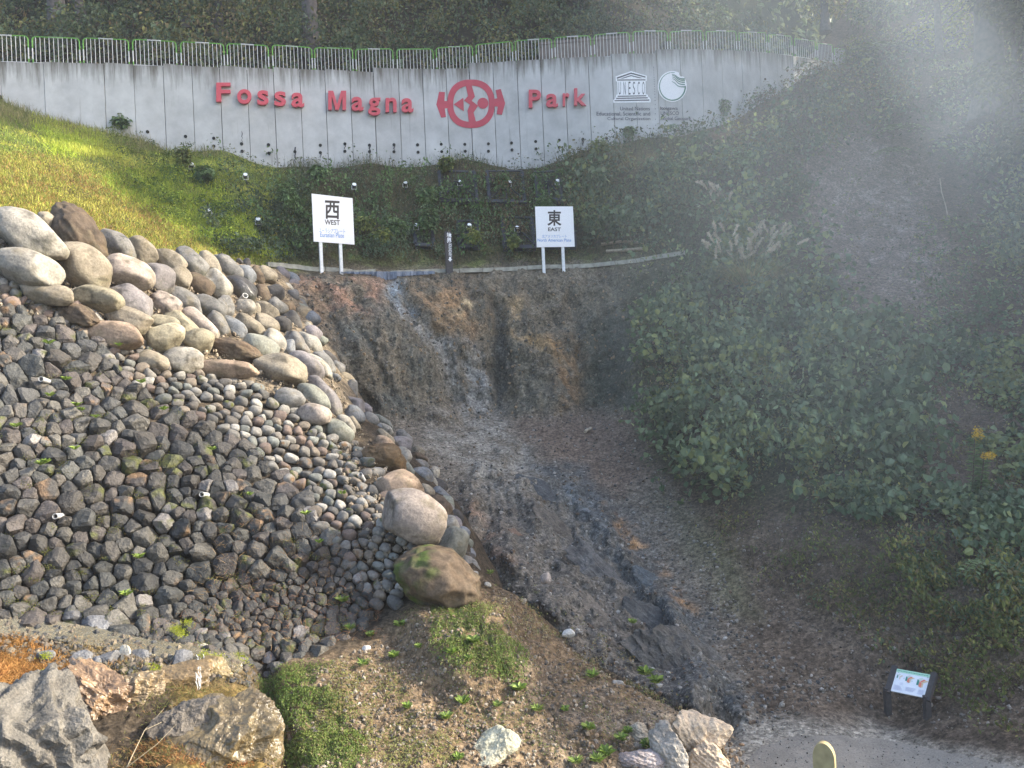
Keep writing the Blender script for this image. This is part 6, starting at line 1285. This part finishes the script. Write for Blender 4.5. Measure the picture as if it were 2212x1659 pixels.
SHR = [(690, 395, 50, 40, 'dark shrub leaning over the West sign top left', SG), (625, 480, 60, 80, 'tall dark green shrub left of the West sign', SG), (860, 530, 60, 60, 'green shrub between the West sign and the left lower frame', SG), (830, 545, 50, 50, 'low yellowish shrub right of the West sign posts', SY),
       (925, 458, 62, 52, 'large-leaved shrub beside the left upper frame', SG), (925, 520, 62, 80, 'bushy green shrub left of the boundary post', SG), (965, 382, 44, 42, 'pale green shrub hanging under the wall foot in the middle', SY), (838, 350, 30, 28, 'small bright plant growing at the wall foot', SG),
       (1025, 540, 44, 46, 'green shrub in front of the narrow lower frame', SY), (1110, 548, 30, 40, 'small bright shrub inside the wide lower frame', SY), (1085, 415, 34, 34, 'small shrub covering the middle upper spotlight', SG), (1180, 470, 50, 50, 'shrub above the East sign left edge', SG),
       (1310, 520, 60, 70, 'broad-leaved shrub right of the East sign', SG), (1290, 350, 70, 56, 'yellowish shrub under the wall right of Park lettering', SY), (1465, 420, 90, 80, 'big dark shrub on the slope below the wave logo', SG), (1600, 400, 90, 70, 'grey-green shrub on the spur above the pampas grass', SG),
       (410, 382, 50, 60, 'sunlit yellow shrub on the left grass slope', SY), (268, 292, 46, 38, 'bright green bush at the wall foot on the left', SG), (450, 405, 50, 40, 'dark bush beside the sunlit yellow shrub', SG), (790, 520, 60, 56, 'shrub in front of the lamp right of the West sign', SY),
       (1650, 262, 90, 66, 'reddish bush against the wall near its right end', [(.16, .09, .05), (.09, .11, .04), (.12, .12, .05)]), (1745, 205, 120, 80, 'tawny bush covering the right end of the wall', [(.15, .10, .05), (.10, .12, .04), (.2, .14, .06), (.08, .11, .05)]), (1835, 165, 120, 90, 'pale feathery bush at the right end of the railing', SY),
       (1560, 265, 50, 46, 'leafy plant standing up against the wall below the sixteenth panel', SG), (1358, 305, 26, 24, 'small bush at the wall foot under the dotted line', SG)]
SHR[23] = (1560, 265, 50, 46, 'leafy plant standing up against the wall right of the round logo', SG)
for k, (x, y, w, h, lb, pal) in enumerate(SHR): shrub(x, y, w, h, lb, pal, 'oval' if k % 3 else 'round', 400 + k, .17 if pal is SG else .14, 420)
# frond plants on the right slope
def fronds(px, py, w, label, seed, pal, n=9):
    r = np.random.default_rng(seed); P0 = SP(px, py)[0]; e = empty('frond_plant', P0, label, 'plant', 'plants with long leaflet fronds on the right slope'); m = P0[1] / F; L = w * m * .6; b = MB(); lp, ln, la, ls = [], [], [], []
    for k in range(n):
        a = 2 * math.pi * k / n + r.random() * .5; d = np.array([math.cos(a), math.sin(a) * .6 - .4, 0]); pts = [P0 + np.array([0, -.1, .5 * L]) + d * L * t + np.array([0, 0, L * (.55 * t - .75 * t * t)]) for t in np.linspace(0, 1, 9)]; b.tube(pts, np.linspace(.012, .003, 9), 4)
        for j in range(1, 9):
            for s in (-1, 1): q = pts[j]; dd = norm(np.cross(norm(d), [0, 0, 1])) * s; lp.append(q + dd * .09 * L); la.append(dd + d * .4); ln.append(np.array([0, -.2, 1]) + .2 * r.normal(size=3)); ls.append(.22 * L)
    b.build('stem', M_BARK_, e); n_ = len(lp); V, F4, C = leaf_mesh(np.array(lp), norm(np.array(ln)), np.array(ls), mixcols(n_, pal, r), 'oval', r, axis=np.array(la) * 3); b = MB(); b.add(V, Q=F4, col=C); b.build('foliage', M_LEAF, e)
for k, q in enumerate([(1935, 310, 90, 'pale frond plant on the spur, highest of the middle ones'), (1880, 150, 110, 'tall frond plant just right of the railing end'), (1920, 355, 70, 'yellowish frond plant on the bare brown slope edge'), (1905, 810, 60, 'frond plant right of the vine spur top'), (1870, 780, 60, 'upright frond plant left of another beside the vine spur'), (2120, 1250, 110, 'feathery frond plant near the right edge above the board')]): fronds(*q, 450 + k, [(.15, .20, .08), (.2, .26, .12), (.12, .16, .06)])
# pampas grass
def pampas(px, py, w, h, n, nb_, label, seed):
    r = np.random.default_rng(seed); P0 = SP(px, py)[0] + np.array([0, -.5, .1]); e = empty('pampas_grass', P0, label, 'pampas grass', 'clumps of plumed pampas grass'); m = P0[1] / F; H_ = h * m; W_ = w * m / 2; b = MB()
    for k in range(nb_):
        a = r.uniform(0, 6.28); d = np.array([math.cos(a), math.sin(a) * .6 - .3, 0]) * r.random() ** .5; t = np.linspace(0, 1, 6); q = P0 + d * W_ * .2 + np.outer(t, d * W_ * 1.0) + np.outer(t - .75 * t ** 3 * r.uniform(.3, 1.3), [0, 0, H_ * r.uniform(.5, .9)]); sd = norm(np.cross([0, 0, 1], d + 1e-3)) * .014; A = q - sd * (1 - t * .9)[:, None]; B = q + sd * (1 - t * .9)[:, None]
        b.add(np.vstack([A, B]), Q=grid_quads(2, 6), col=c3(*[(.18, .22, .08), (.28, .28, .12), (.32, .26, .13)][k % 3]) * r.uniform(.8, 1.2))
    b.build('blades', M_GRASS, e)
    for k in range(n):
        a = r.uniform(0, 6.28); d = np.array([math.cos(a), math.sin(a) * .5 - .25, 0]) * r.random() ** .6; top = P0 + d * W_ * 1.05 + np.array([0, 0, H_ * r.uniform(.55, 1.05)]); pts = [P0 + (top - P0) * t + np.array([0, 0, H_ * .15 * math.sin(t * 3.1)]) for t in np.linspace(0, 1, 6)]; b = MB(); b.tube(pts, .006, 4, col=c3(.2, .19, .09))
        dr = norm(d * .5 + np.array([.25 * r.normal(), -.1, .3 + .5 * r.random()])); nn = 70; L = .42 * r.uniform(.8, 1.2); t = r.random(nn) * .8; Q = top + dr * (t * L)[:, None]; ax = norm(dr + .55 * r.normal(size=(nn, 3)) + np.array([0, 0, -.9]) * t[:, None]); Nn = rand_dirs(nn, r); Nn = norm(Nn - ax * (Nn * ax).sum(1, keepdims=True)); V, F4, C = leaf_mesh(Q, Nn, np.full(nn, .15), mixcols(nn, [(.62, .56, .45), (.72, .67, .56), (.52, .42, .32)], r), 'narrow', r, axis=ax * 8); b.add(V, Q=F4, col=C); b.build('plume', M_GRASS, e)
pampas(1610, 640, 190, 120, 36, 800, 'big pampas grass clump with cream plumes on top of the vine spur', 470)
pampas(1550, 505, 60, 90, 9, 60, 'small pampas grass with a few tall plumes above the big clump', 471)
# goldenrod
def goldenrod(px, py, h, label, seed, heads):
    r = np.random.default_rng(seed); P0 = SP(px, py)[0] + np.array([0, -.3, .1]); m = P0[1] / F; H_ = h * m; e = empty('goldenrod', P0, label, 'goldenrod'); b = MB(); pts = [P0 + np.array([.1 * t, -.05 * t, H_ * t]) for t in np.linspace(0, 1, 6)]; b.tube(pts, np.linspace(.014, .006, 6), 5); b.build('stem', M_BARK_, e)
    nn = 220; t = r.random(nn) * .85; Q = P0 + np.outer(t, [.1, -.05, H_]); a = r.uniform(0, 6.28, nn); ax = np.stack([np.cos(a), np.sin(a), .15 * np.ones(nn)], -1); Nn = norm(np.array([0, 0, 1.0]) + .3 * r.normal(size=(nn, 3))); Nn = norm(Nn - ax * (Nn * ax).sum(1, keepdims=True)); V, F4, C = leaf_mesh(Q + ax * .06, Nn, r.uniform(.10, .2, nn), mixcols(nn, SG, r), 'narrow', r, axis=ax * 8); b = MB(); b.add(V, Q=F4, col=C); b.build('foliage', M_LEAF, e)
    for (hx, hz, hw, hh) in heads:
        nn = 260; G = rand_dirs(nn, r) * r.random((nn, 1)) ** .5; Q = P0 + np.array([hx, -.08, hz]) + G * np.array([hw, hw * .7, hh]); V, F4, C = leaf_mesh(Q, rand_dirs(nn, r), r.uniform(.02, .05, nn), mixcols(nn, [(.75, .50, .04), (.62, .38, .03), (.5, .35, .05)], r), 'oval', r); b = MB(); b.add(V, Q=F4, col=C); b.build('flower_head', M_LEAF, e)
goldenrod(2078, 1080, 150, 'tall yellow flowering goldenrod near the right edge', 480, [(.12, 1.22, .13, .17)])
goldenrod(2095, 1080, 95, 'shorter goldenrod with a drooping yellow head beside the tall one', 481, [(.16, .80, .16, .08)])
# bits of wood
for k, (pts, lb) in enumerate([([(1262, 940), (1270, 936), (1278, 933)], 'short pale stick lying on the pit floor below the cliff'), ([(2030, 390), (2034, 420), (2042, 450), (2046, 470)], 'thin pale bent branch hanging on the brown slope'), ([(1300, 532), (1340, 530), (1392, 528)], 'pale log lying across the slope foot right of the East sign'), ([(1310, 548), (1350, 545), (1400, 541)], 'second pale log just below the first at the slope foot')]):
    P = SP([q[0] for q in pts], [q[1] for q in pts], .12); b = MB(); rr_ = [.05, .02, .06, .06][k]; b.tube(P, rr_, 7); tag(b.build('stick' if k < 2 else 'log', mat_plain('pale_wood', (.38, .32, .24), .8, var=.3), None, True, origin=P[0]), lb, 'stick' if k < 2 else 'log')
P = [BP(x, y, .15)[0] for x, y in [(300, 1655), (330, 1600), (350, 1545)]]; b = MB(); b.tube(P, [.006, .004, .002], 5); b.tube([P[1], BP(365, 1575, .2)[0], BP(385, 1552, .22)[0]], [.004, .003, .0015], 5); b.tube([P[0], BP(350, 1640, .2)[0], BP(390, 1600, .2)[0]], [.005, .003, .0015], 5); tag(b.build('dry_branch', mat_plain('bleached_twig', (.30, .25, .17), .8), None, True, origin=P[0]), 'bleached dry forked branch over the wet rocks at the bottom', 'branch')

# ------------------------------------------------------------------ forest on the hill behind the wall
b = MB(); r = np.random.default_rng(600)
def hill_cover(mb, n, o0, o1, s0, s1, hgt, pal, seed, kind='oval', gap=-.3, S0=20, S1=1390, lobe=1.6):
    r = np.random.default_rng(seed); S = r.uniform(S0, S1, n); of = -(o0 + (o1 - o0) * r.random(n)); P = HP(S, of); l = fbm(P / lobe, 3, seed % 40); k = (l + .25 * r.normal(size=n)) > gap; P, l, S = P[k], l[k], S[k]; n = len(P)
    h = hgt * np.clip(.5 + 1.2 * l, 0, 1.7); Q = P + norm(np.array([0, -.5, 1.0])) * (h * (.25 + .75 * r.random(n) ** .5))[:, None]; N = norm(np.array([0, -.6, .8]) + .6 * r.normal(size=(n, 3)) + .8 * np.stack([fbm(P / lobe * 1.6, 2, 3), 0 * l, 0 * l], -1)); V, F4, C = leaf_mesh(Q, N, r.uniform(s0, s1, n), mixcols(n, pal, r, P, .35), kind, r, axis=np.array([0, -.3, -.8])); mb.add(V, Q=F4, col=C)
hill_cover(b, 60000, 2.3, 13, .13, .30, 2.4, DRK + KUD[:3] + [(.14, .14, .04)], 601); hill_cover(b, 40000, 9, 40, .25, .55, 4.5, DRK, 602, lobe=2.6); hill_cover(b, 9000, 2.3, 9, .12, .28, 2.2, BRN + YEL, 603, 'oval', .15)
stuff(b, 'undergrowth', 'dense dark green undergrowth on the wooded hill behind the railing', 'undergrowth')
b = MB(); V2 = [(1850, 60), (1950, -100), (2440, -150), (2440, 640), (2230, 640), (2120, 560), (2080, 400), (1980, 300), (2000, 200)]
cover(main_eval, V2, 22000, .14, .30, 1.3, 2.4, DRK + KUD, 610, 'oval', -.4, mb=b); cover(main_eval, [(2230, 640), (2440, 640), (2440, 1500), (2300, 1400), (2230, 1000)], 5000, .12, .25, .6, 1.4, KUD, 611, 'round', -.3, mb=b)
stuff(b, 'hillside_wood', 'smoky blue-green foliage on the hillside beyond the brown slope', 'foliage')

def tree(base, H_, cr, label, seed, crown0=.45, n=3500, trunk_r=.3, leaf=.3, pal=DRK, lean=(0, 0), group=None, clumps=14, name='tree', cmat=None, oval=1.5):
    r = np.random.default_rng(seed); base = np.array(base, float); e = empty(name, base, label, 'tree', group); b = MB(); top = base + np.array([lean[0], lean[1], H_]); t = np.linspace(0, 1, 12)
    pts = base + np.outer(t, top - base) + .12 * fbm(np.stack([t * 3, t * 0 + seed, t * 0], -1), 2, 5)[:, None] * np.array([1, 1, 0]); rad = trunk_r * (1 - .8 * t) * (1 + .5 * np.exp(-t * 25)); b.tube(pts, rad, 12)
    cen = []
    for k in range(clumps):
        z = crown0 + (1 - crown0) * (k + .5) / clumps; a = r.uniform(0, 6.28); q = (1 - abs((z - crown0) / (1 - crown0) - .4) * .9); d = np.array([math.cos(a), math.sin(a), .25]); p0 = base + (top - base) * max(.1, z - .08); c = base + (top - base) * z + d * cr * q * r.uniform(.35, .95); cen.append(c); b.tube([p0, (p0 + c) / 2 + [0, 0, .2], c], [trunk_r * .28, trunk_r * .16, .03], 6)
    b.build('trunk', M_BARK, e, True, ); m = e.children[0] if False else None
    cen = np.array(cen); k = r.integers(len(cen), size=n); G = rand_dirs(n, r) * r.random((n, 1)) ** .45; Q = cen[k] + G * cr * np.array([.5, .5, .36]) * (1 + .4 * fbm(G * 2 + seed, 2, 3))[:, None]
    N = norm(G * .6 + np.array([0, 0, .8]) + .5 * r.normal(size=(n, 3))); V, F4, C = leaf_mesh(Q, N, r.uniform(.6, 1.3, n) * leaf, mixcols(n, pal, r), 'oval', r); b = MB(); b.add(V, Q=F4, col=C); b.build('crown', cmat or M_LEAF, e); return e
def Sat(px, py=100): return wall_s([px], [py])[0][0]
M_BARK.node_tree.nodes['Attribute'].attribute_name = 'none'
M_BARK = mat_plain('cedar_bark', (.085, .075, .07), .9, var=.5, scale=5, bump=1.0)
for k, (px, off, tr, lb) in enumerate([(691, -5.5, .42, 'thick pale grey cedar trunk standing above the railing in the left half'), (428, -7, .22, 'thin grey trunk in the undergrowth left of the thick trunk'), (331, -8, .25, 'dim trunk in the undergrowth, second from the left'), (14, -6, .40, 'grey trunk at the top left corner'), (48, -8, .22, 'thin trunk beside the corner trunk at the top left'), (760, -11, .3, 'dark trunk in deep shade right of the thick trunk'), (560, -12, .3, 'dark far trunk between the two main trunks'), (1010, -12, .3, 'shaded tree behind the emblem part of the wall'), (1250, -11, .3, 'shaded tree behind the blockwork wall'), (1480, -12, .3, 'tree above the wall beside the smoke')]):
    P = HP(np.array([Sat(px)]), np.array([float(off)]))[0] - [0, 0, .3]; tree(P, 17, 3.0, lb, 620 + k, .42, 2600, tr, .42, DRK, group='trees on the hill behind the wall')
# right-hand hill beyond the frame, whose crest and trees shade the pit
SY_ = np.array([0, 5, 9.5, 10.6, 12.6, 13.5, 16, 20, 22, 25, 27.5, 30, 32, 40, 44, 53, 66]); SZ_ = np.array([1, 1.5, 4.6, 6.8, 9.3, 11, 12, 14.6, 16.2, 18.8, 23.5, 32, 44, 46, 19, 19, 50])
def crest(y, x): return np.interp(y, SY_, SZ_) + (x - 22) * SUN_DIR[2] / SUN_DIR[0] + EYE[2]
edge = PM[:, -1, :]; o_ = np.argsort(edge[:, 1]); ey = edge[o_, 1]; ex = edge[o_, 0]; ez = edge[o_, 2]
YY = np.linspace(8.8, 52, 110); ex_ = np.interp(YY, ey, ex); ez_ = np.interp(YY, ey, ez); CXx = np.maximum(22, ex_ + 5); cz = crest(YY, CXx) - np.interp(YY, [8, 12, 24, 28, 60], [.6, 1.2, 3.5, 8, 14]); cz = np.maximum(cz, ez_ + 1); tt = np.linspace(0, 1, 22); cz = np.minimum(cz, 5.5 + 24)
V = np.stack([ex_[:, None] + (CXx - ex_)[:, None] * tt, np.repeat(YY[:, None], 22, 1), ez_[:, None] + (cz - ez_)[:, None] * (tt * .6 + .4 * np.sin(tt * math.pi / 2))], -1); V2_ = np.stack([CXx + 8, YY, cz - 3], -1)[:, None]; V = np.concatenate([V, V2_], 1); V = V + (.4 * fbm(V * .4, 3, 7) * np.minimum(1, np.arange(23) / 3.0))[..., None]
tag(link('right_hill', mesh_from('right_hill', V.reshape(-1, 3), [grid_quads(110, 23, True)], np.tile(c3(.05, .045, .025), (110 * 23, 1)), True), M_TERRAIN), 'wooded hill closing the right side of the pit', 'hill', kind='structure')
r = np.random.default_rng(700); RT = []
for k, y in enumerate([11.2, 12.6, 14, 15.6, 17.4, 19.2, 21, 22.8, 24.6, 26.4, 28.2, 30, 32, 34, 36.5, 39, 42, 45.5, 49]):
    i = np.argmin(abs(YY - y)); x = CXx[i] + r.uniform(-1.0, 1.5); gz_ = cz[i]; top = crest(y, x) + (r.uniform(.2, 2) if y > 26 else r.uniform(-.6, .5)); H_ = max(1.5, top - gz_); RT.append((x, y, gz_ - .3, H_))
    tree((x, y, gz_ - .3), H_, max(1.2, min(4.4, .40 * H_ + 1.0)), 'dark leafy tree on the right-hand hill shading the pit', 700 + k, .08, 2600 if H_ < 10 else 7000, .12 + .012 * H_, (.42 if H_ > 4 else .28) if H_ < 10 else .6, DRK + KUD[:2], group='trees along the right hill crest', clumps=14 if H_ < 10 else 26)
# trees seen at the top right
for k, (px, py, d, H_, cr, tr, lb, pal) in enumerate([(2140, 190, 37, 16, 3.2, .75, 'very dark broad tree trunk at the top right corner', DRK), (2030, 120, 46, 12, 3.4, .25, 'sunlit yellow-green tree at the top right', [(.24, .30, .05), (.38, .42, .08), (.48, .48, .10)]), (1900, 60, 50, 12, 3.0, .25, 'hazy green tree behind the smoke, left of the sunlit one', KUD), (1780, 20, 50, 12, 3.0, .25, 'yellow-tipped tree above the end of the railing', YEL), (2200, 330, 33, 9, 2.4, .2, 'blue-green tree in the smoke on the right edge', DRK), (2120, -20, 52, 12, 3.6, .3, 'bright leafy tree beyond the dark trunk', [(.16, .20, .04), (.24, .28, .05)])]):
    P = at(px, py, d); tree(P - [0, 0, 1.5], H_, cr, lb, 750 + k, .12 if k else .35, 4200 if k else 2600, tr, .30, pal, group='trees at the top right')

# far wooded ridge closing the view at the top right
def far_eval(px, py):
    px = np.asarray(px, float); py = np.asarray(py, float); d = 74 - (py + 300) * .02 + 6 * fbm(np.stack([px / 300, py / 300, px * 0], -1), 3, 5); return at(px, py, d)
fxg, fyg = np.meshgrid(np.linspace(1200, 2700, 90), np.linspace(-420, 420, 50)); Pf = far_eval(fxg, fyg)
tag(link('far_ridge', mesh_from('far_ridge', Pf.reshape(-1, 3), [grid_quads(*fxg.shape)], np.tile(c3(.035, .045, .02), (fxg.size, 1)), True), M_TERRAIN), 'far wooded ridge behind the top right trees', 'ridge', kind='structure')
b = MB(); cover(far_eval, [(1200, -400), (2700, -400), (2700, 400), (1200, 400)], 16000, .4, .9, 3.0, 5.0, DRK + KUD, 640, 'oval', -.6, mb=b); stuff(b, 'far_wood', 'far mass of trees at the top right behind the smoke', 'wood')
b = MB(); cover(main_eval, [(900, 370), (1260, 365), (1260, 545), (900, 560)], 5500, .06, .15, .6, .7, KUD[:4] + BRN, 641, 'oval', -.1, mb=b); cover(main_eval, [(880, 380), (1260, 370), (1260, 545), (900, 560)], 1600, .03, .07, .45, .5, BRN + YEL, 642, 'oval', .0, mb=b); stuff(b, 'frame_creepers', 'creepers and dry stalks growing over the steel slope frames', 'creepers')

# ------------------------------------------------------------------ air: haze box and smoke volumes shaped as sunbeam and glare
def vol_mat(name, dens, col, aniso=.3):
    m = bpy.data.materials.new(name); m.use_nodes = True; t = m.node_tree; t.nodes.remove(t.nodes['Principled BSDF']); v = t.nodes.new('ShaderNodeVolumePrincipled'); v.inputs['Color'].default_value = (*col, 1); v.inputs['Density'].default_value = dens; v.inputs['Anisotropy'].default_value = aniso; t.links.new(v.outputs[0], t.nodes['Material Output'].inputs['Volume']); return m, t, v
HAZE = .0010
m, t, v = vol_mat('haze_air', HAZE, (.86, .91, 1.0)); b = MB(); b.box([0, 32, 20], [75, 0, 0], [0, 50, 0], [0, 0, 34]); o = b.build('haze', m); tag(o, 'thin pale haze hanging in the pit', 'haze', kind='stuff')

def smoke(name, a, c, ra, rb, dens, label, seed, nscale=.35):
    a, c = np.asarray(a, float), np.asarray(c, float); D, T = ico(4); ax = norm(c - a); L = np.linalg.norm(c - a) / 2 * 1.15; u = norm(np.cross(ax, [0, 0, 1])); w = np.cross(ax, u); ct = (a + c) / 2
    V = D[:, :1] * ax * L + D[:, 1:2] * u * ra + D[:, 2:] * w * rb
    m, t, v = vol_mat(name + '_air', dens, (.76, .88, 1.0), .2); N = t.nodes; K = t.links
    tc = N.new('ShaderNodeTexCoord'); outs = []
    for vec, r_ in ((ax, L), (u, ra), (w, rb)):
        dt = N.new('ShaderNodeVectorMath'); dt.operation = 'DOT_PRODUCT'; K.new(tc.outputs['Object'], dt.inputs[0]); dt.inputs[1].default_value = [float(q / r_) for q in vec]; pw = N.new('ShaderNodeMath'); pw.operation = 'MULTIPLY'; K.new(dt.outputs['Value'], pw.inputs[0]); K.new(dt.outputs['Value'], pw.inputs[1]); outs.append(pw)
    s1 = N.new('ShaderNodeMath'); s1.operation = 'ADD'; K.new(outs[0].outputs[0], s1.inputs[0]); K.new(outs[1].outputs[0], s1.inputs[1]); s2 = N.new('ShaderNodeMath'); s2.operation = 'ADD'; K.new(s1.outputs[0], s2.inputs[0]); K.new(outs[2].outputs[0], s2.inputs[1])
    fo = N.new('ShaderNodeMapRange'); fo.interpolation_type = 'SMOOTHSTEP'; fo.inputs[1].default_value = 1.0; fo.inputs[2].default_value = .05; fo.inputs[3].default_value = 0; fo.inputs[4].default_value = 1; K.new(s2.outputs[0], fo.inputs[0])
    lo_ = 1.0 if nscale == 0 else .55
    nz = N.new('ShaderNodeTexNoise'); nz.inputs['Scale'].default_value = nscale or 1; nz.inputs['Detail'].default_value = 3; K.new(tc.outputs['Object'], nz.inputs['Vector'])
    mr = N.new('ShaderNodeMapRange'); mr.inputs[1].default_value = .35; mr.inputs[2].default_value = .72; mr.inputs[3].default_value = lo_; mr.inputs[4].default_value = 1; K.new(nz.outputs[0], mr.inputs[0])
    mu = N.new('ShaderNodeMath'); mu.operation = 'MULTIPLY'; K.new(fo.outputs[0], mu.inputs[0]); K.new(mr.outputs[0], mu.inputs[1]); m2 = N.new('ShaderNodeMath'); m2.operation = 'MULTIPLY'; m2.inputs[1].default_value = dens; K.new(mu.outputs[0], m2.inputs[0]); K.new(m2.outputs[0], v.inputs['Density'])
    o = link(name, mesh_from(name, V, [T], None, True), m); o.location = [float(q) for q in ct]; return tag(o, label, 'smoke', kind='stuff')
smoke('smoke', at(1820, -300, 16), at(2400, 780, 13), 1.45, 1.4, .075, 'pale blue smoke plume drifting down the right side', 1)  # bluish sunbeam given body as a tinted smoke volume
smoke('smoke_glare_veil', at(1700, -500, 15), at(1950, 1400, 10.5), 5.4, 3.2, .021, 'thin smoky veil spread over the spur and pit', 2, 0)  # thin volume added to lift the shaded right side with hazy glare
